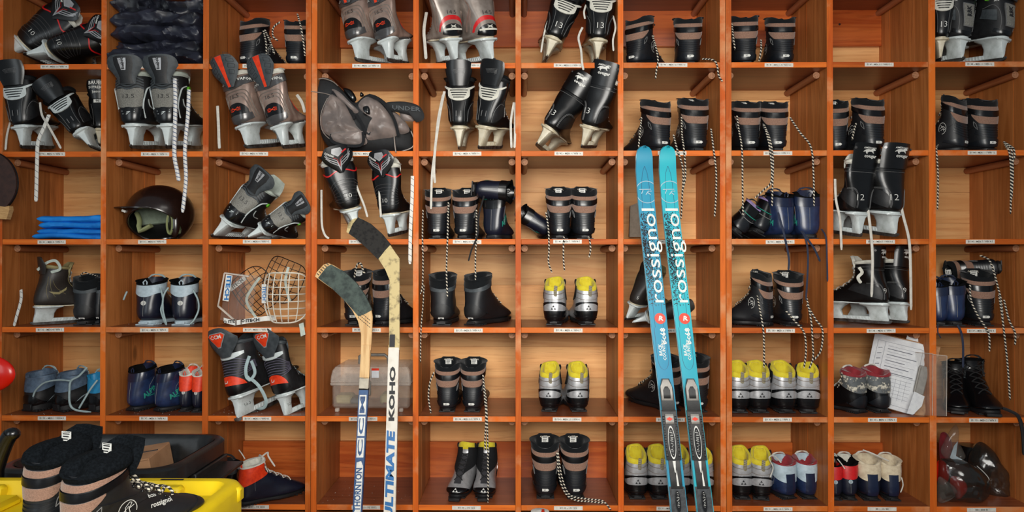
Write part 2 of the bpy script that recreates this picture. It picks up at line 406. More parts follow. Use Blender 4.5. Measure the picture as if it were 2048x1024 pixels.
K('shellmatte', srgb(28, 29, 31), .5, col2=srgb(20, 20, 22), bump=.3, bscale=600)
K('tansilver', srgb(168, 146, 134), .32, .35, coat=.3, col2=srgb(126, 102, 92), nscale=16, lo=.35, hi=.7)
K('greysilver', srgb(150, 140, 132), .36, .3, coat=.3, col2=srgb(120, 108, 100), nscale=18)
K('gunmetal', srgb(92, 90, 90), .28, .5, coat=.3)
K('charcoal', srgb(66, 72, 76), .55, col2=srgb(52, 58, 62))
K('greymesh', srgb(140, 138, 130), .6, col2=srgb(100, 98, 92), nscale=700, lo=.45, hi=.55)
K('green', srgb(104, 190, 50), .35, coat=.4)
K('cyan', srgb(40, 140, 190), .5)
K('teal', srgb(40, 150, 130), .5)
K('lilac', srgb(150, 130, 178), .6)
K('darkgrey', srgb(58, 58, 62), .6)
K('mustard', srgb(150, 138, 96), .5)
K('stripe_grey', srgb(120, 120, 120), .5)
M['lace_bw'] = lacemat('lace_black_white', srgb(20, 20, 22), srgb(214, 204, 184), 84, 1.0, .58)
M['lace_rope'] = lacemat('lace_white_blue', srgb(226, 224, 220), srgb(96, 110, 140), 70, 1.0, .78)
M['lace_tick'] = lacemat('lace_white_tick', srgb(224, 222, 214), srgb(110, 112, 120), 45, 1.0, .9)
M['ribs'] = lacemat('ribbed_tape', srgb(24, 24, 24), srgb(170, 160, 130), 330, 0, .45)
# ------------------------------------------------------------------ lofted footwear surfaces
class Surf:
    """rings: (Ay, Az, By, Bz, w[, skew]); u 0 top opening .. 1 toe; t 0 = front/top, pi = heel/bottom"""
    def __init__(s, rings, e=2.4, sc=(1, 1, 1)):
        s.r = [tuple(list(r)+[0]*(6-len(r))) for r in rings]; s.e = e; s.sc = sc
    def p(s, u, t, off=0.0):
        ay, az, by, bz, w, tw = cr(s.r, u)
        c, q = cos(t), sin(t); k = 2/s.e
        c2 = math.copysign(abs(c)**k, c); q2 = math.copysign(abs(q)**k, q)
        P_ = Vector((q2*w+tw, (ay+by)/2+c2*(by-ay)/2, (az+bz)/2+c2*(bz-az)/2))
        P_ = Vector((P_.x*s.sc[0], P_.y*s.sc[1], P_.z*s.sc[2]))
        if off: P_ = P_+s.n(u, t)*off
        return P_
    def n(s, u, t):
        h = 1e-3
        a = s.p(min(u+h, 1), t)-s.p(max(u-h, 0), t); b = s.p(u, t+.02)-s.p(u, t-.02)
        n = a.cross(b)
        if n.length < 1e-12: return Vector((0, 0, 1))
        n.normalize(); c = s.p(u, 0)*.5+s.p(u, pi)*.5
        return n if n.dot(s.p(u, t)-c) > 0 else -n
    def body(s, mb, nu=34, nt=32, off=0, mi=0, u0=0.0, cap=True):
        rows = [[s.p(u0+(1-u0)*i/(nu-1), 2*pi*j/nt, off) for j in range(nt)] for i in range(nu)]
        mb.grid(rows, mi, closed=True)
        if cap: mb.f.append(tuple(range(len(mb.v)-nt, len(mb.v)))); mb.m.append(mi)
        return mb
    def patch(s, mb, u0, u1, t0, t1, off=.0012, nu=5, nt=16, mi=0, base=-.001):
        """raised panel; u0,u1 numbers or functions of k (0..1 across t)"""
        f0 = u0 if callable(u0) else (lambda k: u0); f1 = u1 if callable(u1) else (lambda k: u1)
        T = [[s.p(f0(j/(nt-1))*(1-i/(nu-1))+f1(j/(nt-1))*i/(nu-1), t0+(t1-t0)*j/(nt-1), off) for j in range(nt)] for i in range(nu)]
        B = [[s.p(f0(j/(nt-1))*(1-i/(nu-1))+f1(j/(nt-1))*i/(nu-1), t0+(t1-t0)*j/(nt-1), base) for j in range(nt)] for i in (0, nu-1)]
        mb.grid(T, mi)
        loopT = T[0]+[T[i][-1] for i in range(1, nu)]+T[-1][::-1][1:]+[T[i][0] for i in range(nu-2, 0, -1)]
        def bb(i, j): 
            k = j/(nt-1); return s.p(f0(k)*(1-i/(nu-1))+f1(k)*i/(nu-1), t0+(t1-t0)*k, base)
        loopB = [bb(0, j) for j in range(nt)]+[bb(i, nt-1) for i in range(1, nu)]+[bb(nu-1, j) for j in range(nt-2, -1, -1)]+[bb(i, 0) for i in range(nu-2, 0, -1)]
        mb.grid([loopB, loopT], mi, closed=True); return mb
    def line(s, mb, uts, r=.0012, off=.0008, mi=0, n=24, seg=5):
        pts = [s.p(*cr(uts, i/(n-1)), off) for i in range(n)]
        return mb.tube(pts, r, seg, mi)
    def decal(s, mb, m2, u, t, off=.0012, rot=0.0, mi=0, flip=False):
        """flat graphic (verts2d, faces) laid onto the surface at (u,t); its x runs across, y up towards the opening"""
        vs, fs = m2; h = .004
        if not hasattr(s, 'bvh'):
            m_ = s.body(MB()); s.bvh = BVHTree.FromPolygons([Vector(v) for v in m_.v], m_.f)
        n0 = s.n(u, t); o = s.p(u, t); up = s.p(u-h, t)-s.p(u+h, t); up = (up-n0*up.dot(n0)).normalized(); rt = up.cross(n0)
        out = []
        for x, y in vs:
            q = o+rt*(x*cos(rot)-y*sin(rot))+up*(x*sin(rot)+y*cos(rot))
            hit = s.bvh.ray_cast(q+n0*.05, -n0, .12)
            if hit[0] is not None: out.append(hit[0]+n0*off)
            else: out.append(s.bvh.find_nearest(q)[0]+n0*off)
        mb.add(out, fs, mi); return mb
def poly2(pts): return (pts, [tuple(range(len(pts)))])
def join2(*ms):
    V_, F_ = [], []
    for v, f in ms: o = len(V_); V_ += list(v); F_ += [tuple(i+o for i in q) for q in f]
    return V_, F_
def ring2(r0, r1, n=24, a0=0, a1=2*pi):
    v = []; f = []
    for i in range(n+1):
        a = a0+(a1-a0)*i/n; v += [(cos(a)*r0, sin(a)*r0), (cos(a)*r1, sin(a)*r1)]
    for i in range(n): f.append((2*i, 2*i+1, 2*i+3, 2*i+2))
    return v, f
def disc2(r, n=20): return poly2([(cos(2*pi*i/n)*r, sin(2*pi*i/n)*r) for i in range(n)])
def tr2(m, dx=0, dy=0, s=1, sy=None): return [(x*s+dx, y*(sy or s)+dy) for x, y in m[0]], m[1]
def stroke2(pts, w):
    v = []; f = []
    for (x0, y0), (x1, y1) in zip(pts, pts[1:]):
        L = math.hypot(x1-x0, y1-y0) or 1; nx, ny = -(y1-y0)/L*w/2, (x1-x0)/L*w/2; o = len(v)
        v += [(x0+nx, y0+ny), (x0-nx, y0-ny), (x1-nx, y1-ny), (x1+nx, y1+ny)]; f.append((o, o+1, o+2, o+3))
    return v, f
def tri3(s):   # three small triangles, one above two
    t = lambda dx, dy: ([(dx-s*.5, dy-s*.43), (dx+s*.5, dy-s*.43), (dx, dy+s*.43)], [(0, 1, 2)])
    return join2(t(0, s*.5), t(-s*.62, -s*.5), t(s*.62, -s*.5))
def rlogo(s):  # open ring with slanted double R strokes
    return join2(ring2(s*.92, s, 26, radians(-60), radians(250)), stroke2([(-s*.55, -s*.45), (-s*.05, s*.4), (s*.6, s*.45), (s*.75, s*.2), (s*.1, 0)], s*.07), stroke2([(-s*.7, s*.18), (s*.3, s*.2)], s*.06), stroke2([(-s*.1, -s*.5), (s*.15, 0), (s*.75, -s*.15)], s*.07))
def sole_outline(L, wh, wb, n=40, w0=.0, pinch=.8):
    """outline of a sole: (x,y) list; y 0 heel .. L toe"""
    pts = []
    for i in range(n):
        a = 2*pi*i/n; yy = .5-.5*cos(a); sgn = 1 if sin(a) >= 0 else -1
        wy = wh+(wb-wh)*min(1, max(0, (yy-.25)/.4)); 
        wy *= 1-(1-pinch)*math.exp(-((yy-.36)/.14)**2)
        e = abs(sin(a))**.7
        pts.append((sgn*wy*e, yy*L))
    return pts
def sole(L, wh, wb, z0, z1, mats='sole', parent=None, lugs=True, y0=0.0, grow=.0, name='sole', toe=.006):
    mb = MB(); o = sole_outline(L, wh, wb); n = len(o)
    rows = []
    for z, g in ((z0, -.003), (z0+.0025, 0), ((z0+z1)/2, .0008), (z1-.002, .0005), (z1, -.002)):
        rows.append([Vector((x*(1+g/max(wh, .01)), y0+y+(g if y > L/2 else -g)*1+(.004 if y < L/2 else 0), z+toe*max(0, (y/L-.72)/.28)**2)) for x, y in o])
    mb.grid(rows, 0, closed=True); mb.f.append(tuple(range(n))); mb.m.append(0); mb.f.append(tuple(range(4*n, 5*n))); mb.m.append(0)
    if lugs:
        for k in range(5):
            yy = y0+L*(.03+.045*k); mb.box((-wh*.8, yy, z0-.003), (wh*.8, yy+L*.028, z0+.002), 0, .0006)
        for k in range(6):
            yy = y0+L*(.55+.065*k); mb.box((-wb*.75, yy, z0-.003+.002*(k > 4)), (wb*.75, yy+L*.04, z0+.003), 0, .0006)
        mb.box((-wh*.4, y0-.0015, z0+.003), (wh*.4, y0+.006, z1-.004), 0, .001)
    return mb.build(name, mats, parent)
def collar(S_, parent, u0=.0, thick=.005, rise=.012, depth=.07, mat_='fleece', name='collar', notch=.006, nt=32, lip=.10, squeeze=1.0):
    """padded collar: over the rim and down inside, closed by a dark insole"""
    rows = []
    for k, (du, off, dz) in enumerate(((lip, .0005, 0), (lip*.6, thick*.7, 0), (.02, thick, .2), (0, thick*.8, .6), (0, thick*.2, .95), (0, -thick, 1), (0, -thick*2, .8), (0, -thick*2.4, .2))):
        r = []
        for j in range(nt):
            t = 2*pi*j/nt; q = S_.p(u0+du, t, off)
            nz = rise*dz-notch*math.exp(-((t-pi)/.5)**2)*dz+.0018*sin(3*t+1)*dz
            w_ = q+Vector((0, 0, nz))
            if k >= 5: w_.x *= squeeze*(1 if k > 5 else 1.35); w_.z += .012*(1-squeeze)
            r.append(w_)
        rows.append(r)
    c = sum(rows[-1], Vector())/nt
    for f, d in ((.92, .35), (.85, .7), (.8, 1.0)):
        rows.append([c+(q-c)*f-Vector((0, 0, depth*d)) for q in rows[7]])
    mb = MB().grid(rows, 0, closed=True); n = len(mb.v); mb.f.append(tuple(range(n-nt, n))); mb.m.append(0)
    return mb.build(name, mat_, parent)
def tongue(S_, parent, h=.05, w=.034, mat_='fleece', y=None, th=.006, lean=.12, name='tongue', u=.05, curl=.0, base=.02):
    f = S_.p(u, 0); rows = []
    for i in range(7):
        k = i/6; z = f.z-base+(h+base)*k; ww = w*(.8+.25*sin(pi*min(k*1.1, 1)))*(1-.35*max(0, k-.8)/.2)
        rows.append([Vector((ww*s_, f.y-.012+lean*(h*k)+curl*k*k-.35*abs(s_*ww)*abs(s_), z)) for s_ in [x/4-1 for x in range(9)]])
    return MB().sheet(rows, th).build(name, mat_, parent)
def lacing(S_, parent, u0, u1, n, th, mat_='lace_w', r=.0026, off=.004, name='lace', loops=True, flat=1.0):
    mb = MB()
    for k in range(n):
        ua = u0+(u1-u0)*k/n; ub = u0+(u1-u0)*(k+1)/n
        for sg in (-1, 1):
            pts = [S_.p(ua+(ub-ua)*q/6, sg*(th-2*th*q/6), off*(.35+sin(pi*q/6))) for q in range(7)]
            mb.tube(pts, r, 6, 0, flat)
    if loops:
        c = S_.p(u0, 0, off)
        for sg in (-1, 1):
            mb.tube([c+Vector((sg*.028*sin(a)*1.0+sg*.004, -.006-.012*(1-cos(a))*.5, .020*(1-cos(a))*.9-.006*sin(a))) for a in [2*pi*q/14 for q in range(15)]], r, 6)
            mb.tube([c+Vector((sg*(.003+.028*q/6), .012*q/6-.01, -.03*(q/6)**1.5)) for q in range(7)], r, 6)
    return mb.build(name, mat_, parent)
def eyelets(S_, parent, u0, u1, n, th, mat_='steel', r=.003):
    mb = MB()
    for k in range(n):
        for sg in (-1, 1):
            u = u0+(u1-u0)*(k+.5)/n; mb.ell(S_.p(u, sg*th, .0012), (r, r, r), 8, 5)
    o = mb.build('eyelets', mat_, parent); o['kind'] = 'stuff'; return o
bump_ = lambda k, p=1.0: (sin(pi*k))**p
# ---- ski boot uppers (unit boot: length .29, height about .2)
HB = [(.016, .182, .112, .200, .0445), (.010, .160, .112, .178, .0450), (.007, .138, .114, .156, .0445), (.006, .116, .118, .138, .0425), (.005, .094, .130, .124, .0405), (.002, .070, .146, .112, .0398), (.000, .046, .164, .102, .0402), (.003, .022, .182, .092, .0395), (.030, .012, .204, .081, .0385), (.075, .012, .226, .070, .0395), (.125, .012, .250, .059, .0435), (.18, .013, .272, .049, .0450), (.235, .015, .287, .040, .0410), (.268, .020, .2935, .032, .0300), (.280, .024, .2945, .029, .0150)]
def hiker(pl=(0, 0, 0), side_logo=True, sticker=True, laces=True, ltext=False, plump=False):
    """black high cross-country boot with two taupe knit bands"""
    root = empty('ski_boot', pl); s = Surf(HB, 2.5)
    up = s.body(MB()).build('upper', 'rubber', root)
    # bands round the shaft, sweeping up to the front
    a0, a1 = radians(62), radians(298)
    sw = lambda b, d: (lambda k: max(.004, b-d*abs(2*k-1)**2))
    s.patch(MB(), sw(.056, .045), sw(.102, .06), a0, a1, .0022, nt=26).build('knit_band', 'taupe', root)
    s.patch(MB(), sw(.110, .065), sw(.166, .075), a0-.1, a1+.1, .0034, nt=28).build('ankle_strap', 'gloss', root)
    s.patch(MB(), lambda k: .176-.03*abs(2*k-1)**2, lambda k: .180+.080*min(1, 1.5*bump_(k, .8))-.02*abs(2*k-1)**2, radians(104), radians(256), .0022, nt=22).build('knit_band', 'taupe', root)
    # ribbed heel counter
    mb = MB()
    for k in range(5):
        b = .285+.026*k; s.patch(mb, (lambda b: lambda q: b-.02*abs(2*q-1)**2)(b), (lambda b: lambda q: b+.016-.02*abs(2*q-1)**2)(b), radians(122-k*1), radians(238+k*1), .0020, nu=4, nt=14)
    mb.build('heel_counter', 'heelgloss', root)
    s.patch(MB(), lambda k: .418+.10*abs(2*k-1)**2, lambda k: .50+.06*abs(2*k-1)**2, radians(98), radians(262), .0036, nt=20).build('heel_cup', 'heelgloss', root)
    if sticker:
        mb = MB(); s.decal(mb, subdiv2([(-.011, -.0045), (.008, -.0045), (.012, 0), (.008, .0045), (-.011, .0045)], 3), .458, pi, .0048); s.decal(mb, tr2(text2d('37', 1, 1, .03), -.002, 0, .006), .458, pi, .0054, mi=1); mb.build('size_sticker', ['white', 'ink'], root)
    # side wings and overlays
    for sg in (-1, 1):
        c = pi+sg*radians(78)
        mb = MB(); s.patch(mb, lambda k: .20+.16*k, lambda k: .26+.20*k**.8, pi+sg*radians(52), pi+sg*radians(150), .002, nt=14)
        mb.build('side_overlay', 'shellmatte', root)
        mb = MB(); s.line(mb, [(.235, pi+sg*1.2), (.27, pi+sg*1.0), (.33, pi+sg*.93)], .0009, .0025); s.line(mb, [(.235, pi+sg*1.2), (.29, pi+sg*1.15), (.33, pi+sg*.93)], .0009, .0025); mb.build('trim_line', 'stripe_grey', root)
        if side_logo:
            mb = MB(); s.decal(mb, rlogo(.021), .385, pi+sg*radians(97), .0026, rot=-.1*sg); mb.build('side_emblem', 'white', root)
    if ltext:
        mb = MB(); s.decal(mb, tr2(text2d('rossignol', 1, 2, .02), 0, 0, .016), .56, pi-radians(128), .004, rot=-1.25); s.decal(mb, tr2(text2d('bcx6', 1, 2, .02), -.016, .014, .013), .53, pi-radians(134), .004, rot=-1.25); mb.build('side_lettering', 'white', root)
    s.patch(MB(), .80, .985, radians(-118), radians(118), .0022, nu=8, nt=18).build('toe_cap', 'shellmatte', root)
    sole(.292, .0365, .0435, .003, .018, 'sole', root)
    if plump:
        collar(s, root, thick=.0095, rise=.018, depth=.03, notch=.022, lip=.05, squeeze=.35, mat_='collarfleece')
        tg = tongue(s, root, .052, .040, 'collarfleece', lean=.25, th=.018, curl=.02)
    else:
        collar(s, root, thick=.0045, rise=.012, depth=.075, notch=.013, lip=.055)
        tg = tongue(s, root, .030, .035, 'fleece', lean=.15)
    mb = MB(); f = s.p(.05, 0)+Vector((0, -.012, .026))*plump; mb.box((-.011, f.y-.0185, f.z+.0), (.011, f.y-.0175, f.z+.022), 0); 
    for q in range(3): mb.box((-.008, f.y-.0189, f.z+.003+.006*q), (.004+.002*q, f.y-.0186, f.z+.0055+.006*q), 1)
    mb.box((-.009, f.y-.0189, f.z+.0195), (.009, f.y-.0186, f.z+.0208), 1); mb.build('size_label', ['white', 'ink'], root)
    if laces:
        lacing(s, root, .10, .62, 5, .5, 'lace_bw', .0024 if not plump else .003, .005 if not plump else .010); eyelets(s, root, .10, .62, 5, .55, 'gloss', .0035)
    return root
FB = [(.006, .128, .098, .150, .034), (.003, .110, .100, .132, .0360), (.001, .092, .108, .118, .0375), (.000, .074, .122, .108, .0385), (-.002, .056, .140, .100, .0390), (-.002, .038, .156, .093, .0385), (.004, .020, .172, .086, .0370), (.030, .012, .190, .077, .0360), (.070, .012, .208, .066, .0370), (.115, .012, .226, .056, .0400), (.16, .012, .244, .047, .0410), (.205, .014, .258, .038, .0370), (.235, .020, .265, .031, .0270), (.246, .024, .266, .028, .0140)]
def juniorboot(pl=(0, 0, 0)):
    """silver child's boot with yellow fleece lining"""
    root = empty('ski_boot', pl); s = Surf(FB, 2.6)
    s.body(MB()).build('upper', 'silver', root)
    for sg in (-1, 1): s.patch(MB(), .0, lambda k: .16+.4*k**.8, sg*radians(100), sg*radians(12), .002, nt=12, nu=8).build('front_quarter', 'cloth_black', root)
    s.patch(MB(), .10, .72, -.22, .22, .0012, nt=8, nu=16).build('throat', 'darkgrey', root)
    # black wave and raised lower panel
    s.patch(MB(), lambda k: .192+.08*abs(2*k-1)**2.4, lambda k: .214+.12*abs(2*k-1)**2.2, radians(110), radians(250), .0022, nt=20).build('wave_stripe', 'gloss', root)
    s.patch(MB(), lambda k: .222+.12*abs(2*k-1)**2.2, lambda k: .325+.08*abs(2*k-1)**2, radians(108), radians(252), .0022, nt=20).build('heel_panel', 'silver', root)
    mb = MB(); s.line(mb, [(.07, pi-1.2), (.085, pi), (.07, pi+1.2)], .0012, .0012); s.line(mb, [(.155, pi-1.2), (.165, pi), (.155, pi+1.2)], .0009, .0008); mb.build('seam', 'greysilver', root)
    mb = MB(); s.decal(mb, tri3(.0085), .275, pi, .0032); mb.build('emblem', 'ink', root)
    s.patch(MB(), lambda k: .328+.09*abs(2*k-1)**2, lambda k: .47+.08*abs(2*k-1)**2, radians(98), radians(262), .003, nt=20).build('heel_cup', 'gloss', root)
    mb = MB()
    for k in range(2): s.patch(mb, (lambda b: lambda q: b+.10*abs(2*q-1)**2)(.40+.04*k), (lambda b: lambda q: b+.02+.10*abs(2*q-1)**2)(.40+.04*k), radians(118), radians(242), .0045, nt=14)
    mb.build('heel_rib', 'gloss', root)
    s.patch(MB(), .80, .99, radians(-120), radians(120), .0022, nu=8, nt=18).build('toe_cap', 'gloss', root)
    mb = MB(); s.decal(mb, tri3(.009), .86, 0, .0035); mb.build('toe_emblem', 'white', root)
    sole(.266, .033, .041, .004, .018, 'sole', root)
    mb = MB(); mb.box((-.020, .256, .004), (.020, .285, .016), 0, .002); mb.build('binding_bar', 'sole', root)
    # yellow fleece cuff
    rows = []
    for (z, o, i_) in ((-.012, .000, 0), (.002, .0015, 0), (.010, .0005, 0), (.016, -.003, 0), (.016, -.008, 0), (.014, -.010, 0), (-.02, -.010, 0), (-.05, -.012, 0)):
        r = []
        for j in range(28):
            t = 2*pi*j/28; q = s.p(.015, t, o); r.append(q+Vector((0, .0, z+.006*cos(t)*(z > 0)+.0015*sin(4*t)*(z > 0))))
        rows.append(r)
    mb = MB().grid(rows, 0, closed=True); mb.f.append(tuple(range(len(mb.v)-28, len(mb.v)))); mb.m.append(0); mb.build('liner', 'yellow', root)
    tongue(s, root, .022, .02, 'yellow', th=.009, lean=-.1, name='liner_tongue')
    # pull strap with ribs
    b = s.p(.05, pi); mb = MB(); mb.tube([b+Vector((.006, -.0005, -.016)), b+Vector((.006, -.0035, 0)), b+Vector((.007, -.004, .010)), b+Vector((.008, .001, .021)), b+Vector((.009, .008, .018)), b+Vector((.009, .010, .008))], .0058, 8, 0, .22, up=Vector((0, 1, 0))); mb.build('pull_strap', 'ribs', root)
    for sg in (-1, 1):
        q = s.p(.03, sg*1.15); MB().ell((q.x+sg*.001, q.y-.002, q.z+.012), (.005, .008, .011), 8, 6).build('lace_hook', 'cloth_black', root)
    lacing(s, root, .08, .66, 5, .3, 'lace_k', .0018, .003, loops=False)
    return root
NB = [(.014, .150, .104, .170, .039), (.010, .132, .104, .152, .0400), (.007, .114, .106, .138, .0395), (.004, .094, .114, .126, .0380), (.001, .072, .130, .114, .0375), (-.001, .048, .150, .102, .0390), (.003, .026, .170, .092, .0385), (.028, .014, .192, .080, .0370), (.07, .012, .214, .068, .0375), (.12, .012, .238, .056, .0410), (.17, .012, .258, .046, .0420), (.22, .015, .272, .037, .0380), (.252, .020, .279, .031, .0280), (.264, .024, .280, .028, .0140)]
def classic(pl=(0, 0, 0), body='navy', cuff='navydk', solem='sole', inner='inner', emb=None, strap=None, text=None, tcol='teal', lace='lace_navy', cuffu=.15, wavy=0.0, seam='stripe_grey', pull=True, name='ski_boot', tongue_m=None, loops=True, heel=None, sh=1.0, lipth=(.0035, .008)):
    """plain smooth-sided touring boot"""
    root = empty(name, pl); s = Surf(NB, 2.4, (1, 1, sh))
    s.body(MB()).build('upper', body, root)
    w_ = (lambda k: cuffu+.02*sin(k*pi*5)) if wavy else (lambda k: cuffu-.03*abs(2*k-1)**2)
    s.patch(MB(), .0, w_, radians(40), radians(320), .0018, nu=6, nt=30).build('cuff', cuff, root)
    if seam:
        mb = MB(); s.line(mb, [(.16, pi), (.25, pi), (.36, pi), (.43, pi)], .0007, .0008)
        for sg in (-1, 1): s.line(mb, [(.17, pi+sg*1.9), (.28, pi+sg*1.5), (.42, pi+sg*1.35)], .0006, .0006)
        mb.build('seam', seam, root)
    if emb:
        mb = MB(); s.decal(mb, disc2(.0085), .27, pi, .0014)
        for q in range(3): s.decal(mb, ring2(.002+.0024*q, .0027+.0024*q, 16), .27, pi, .0019, mi=1)
        mb.build('heel_emblem', [emb, 'stripe_grey'], root)
    if strap:
        s.patch(MB(), .16, .47, pi-.36, pi+.36, .003, nu=9, nt=10).build('heel_strap', strap, root)
    if heel: s.patch(MB(), lambda k: .30+.2*abs(2*k-1)**2, .47, radians(112), radians(248), .003, nu=7, nt=18).build('heel_cup', heel, root)
    if text:
        mb = MB()
        for sg in (-1, 1): s.decal(mb, tr2(text2d(text, 1, 1, .03), 0, 0, .026), .36, pi+sg*radians(88), .0018, rot=-.12*sg); s.decal(mb, stroke2([(-.03, -.012), (-.005, -.019), (.03, -.014)], .0025), .36, pi+sg*radians(88), .0018)
        mb.build('side_lettering', tcol, root)
    sole(.280, .0355, .043, .003, .018, solem, root)
    MB().box((-.021, .27, .004), (.021, .296, .015), 0, .002).build('binding_bar', 'sole', root)
    collar(s, root, thick=lipth[0], rise=lipth[1], depth=.06, mat_=inner if inner != 'inner' else 'inner', lip=.012)
    tongue(s, root, .020, .030, tongue_m or cuff, lean=.15, th=.005)
    if pull:
        b = s.p(.01, pi); MB().tube([b+Vector((-.004, .001, -.004)), b+Vector((-.006, -.001, .012)), b+Vector((0, .001, .02)), b+Vector((.006, -.001, .012)), b+Vector((.004, .001, -.004))], .0022, 6).build('pull_loop', cuff, root)
    lacing(s, root, .08, .62, 5, .42, lace, .002, .004, loops=loops)
    return root
# ---- hockey skates (heel of the blade at the origin, toe along +y)
SK = [(.034, .248, .136, .240, .044), (.028, .226, .132, .222, .0465), (.023, .204, .128, .206, .0475), (.018, .180, .128, .190, .0455), (.010, .156, .138, .175, .0415), (.003, .130, .154, .162, .0385), (-.001, .104, .172, .150, .0385), (.004, .084, .192, .138, .0375), (.034, .077, .214, .127, .0370), (.075, .0765, .236, .116, .0375), (.12, .0765, .256, .107, .0410), (.17, .077, .274, .100, .0430), (.222, .079, .288, .096, .0390), (.258, .084, .294, .093, .0290), (.272, .088, .295, .091, .0140)]
def holder(root, m='holder', steel='steel', ribs=True):
    mb = MB()
    def tower(lv):
        rows = []
        for z, ya, yb, hw in lv:
            n = 16; r = []
            for j in range(n):
                a = 2*pi*j/n; c, q = cos(a), sin(a)
                r.append(Vector((math.copysign(abs(c)**.55, c)*hw, (ya+yb)/2+math.copysign(abs(q)**.6, q)*(yb-ya)/2, z)))
            rows.append(r)
        mb.grid(rows, 0, closed=True); o = len(mb.v)-len(lv)*n
        mb.f.append(tuple(range(o, o+n))); mb.m.append(0); mb.f.append(tuple(range(len(mb.v)-n, len(mb.v)))); mb.m.append(0)
    tower([(.079, -.002, .108, .031), (.0735, -.002, .108, .032), (.070, .004, .100, .026), (.064, .004, .084, .0175), (.046, .002, .074, .0125), (.026, -.003, .072, .0085), (.012, -.004, .082, .006), (.0105, -.004, .082, .005)])
    tower([(.081, .158, .282, .036), (.0745, .160, .280, .036), (.070, .166, .270, .028), (.062, .176, .258, .019), (.046, .186, .252, .0125), (.026, .178, .262, .0085), (.012, .168, .272, .006), (.0105, .168, .272, .005)])
    mb.box((-.0058, .06, .0105), (.0058, .19, .026), 0, .002)
    mb.build('blade_holder', m, root)
    if ribs:
        mb = MB()
        for k in range(9):
            y = .066+.0125*k; mb.box((-.0072, y, .012), (.0072, y+.005, .025), 0, .0006, rot=Matrix.Rotation(-.35, 3, 'X'))
        for sg in (-1, 1):
            for k in range(3): mb.ell((sg*.024, .012+.03*k, .0722), (.0022, .0022, .0022), 6, 4)
        mb.build('holder_rib', m, root)
    prof = [(-.014, .0135), (-.0155, .009), (-.012, .003), (-.004, .0002), (.05, -.0012), (.14, -.0016), (.23, -.0012), (.272, .0002), (.284, .004), (.288, .010), (.284, .0145)]
    MB().prism(prof, lambda y, z, h: Vector((h, y, z)), -.0017, .0017).build('blade', steel, root)
def guard(root, ws, h=.10, z0=.205, yb=.022, lean=-.12, m='charcoal', th=.005, wrap=1.25, name='tendon_guard', dep=.55, top=.012):
    rows = []; n = 8; na = 14
    for i in range(n+1):
        k = i/n; w_ = cr([(x,) for x in ws], k)[0]; z = z0+h*k; r = []
        for j in range(na+1):
            a = wrap*(2*j/na-1); r.append(Vector((w_*sin(a)/sin(wrap), yb+lean*h*k+w_*dep*(1-cos(a)), z-top*k*(abs(2*j/na-1)**3))))
        rows.append(r)
    return MB().sheet(rows, th).build(name, m, root), rows
def gpos(ws, k, a, h=.10, z0=.205, yb=.022, lean=-.12, wrap=1.25, dep=.55, off=.0012, top=.012):
    w_ = cr([(x,) for x in ws], min(max(k, 0), 1))[0]; q = a/wrap
    return Vector((w_*sin(a)/sin(wrap), yb+lean*h*k+w_*dep*(1-cos(a))-off*cos(a), z0+h*k-top*k*abs(q)**3))+Vector((off*sin(a), 0, 0))
def gdecal(mb, ws, m2, k, a, mi=0, rot=0.0, **kw):
    out = []; h = kw.get('h', .10); w_ = cr([(x,) for x in ws], k)[0]
    for x, y in m2[0]:
        X_, Y_ = x*cos(rot)-y*sin(rot), x*sin(rot)+y*cos(rot)
        out.append(gpos(ws, k+Y_/h, a+X_*sin(1.25)/w_, **kw))
    mb.add(out, m2[1], mi)
def subdiv2(poly, n=5):
    """a convex outline filled with a small fan grid, so that it bends with the surface"""
    cx = sum(p[0] for p in poly)/len(poly); cy = sum(p[1] for p in poly)/len(poly); N = len(poly); P2 = []
    den = []
    for i in range(N):
        a, b = poly[i], poly[(i+1) % N]; 
        for k in range(3): den.append((a[0]+(b[0]-a[0])*k/3, a[1]+(b[1]-a[1])*k/3))
    N = len(den)
    for r in range(1, n+1):
        P2 += [(cx+(x-cx)*r/n, cy+(y-cy)*r/n) for x, y in den]
    F = [tuple(range(N))]
    for r in range(n-1):
        for i in range(N): F.append((r*N+i, r*N+(i+1) % N, (r+1)*N+(i+1) % N, (r+1)*N+i))
    return P2, F
def cat2(s):   # leaping cat silhouette
    p = [(-1, .1), (-.75, .32), (-.35, .42), (.1, .38), (.4, .62), (.62, .72), (.8, .55), (.98, .3), (.8, .2), (.62, .26), (.55, .0), (.75, -.2), (.6, -.25), (.3, .02), (-.2, -.02), (-.5, -.25), (-.35, -.42), (-.55, -.4), (-.72, -.12), (-.78, .08), (-1.0, -.1), (-1.15, -.05)]
    return [(x*s, y*s) for x, y in p], [tuple(range(len(p)))]
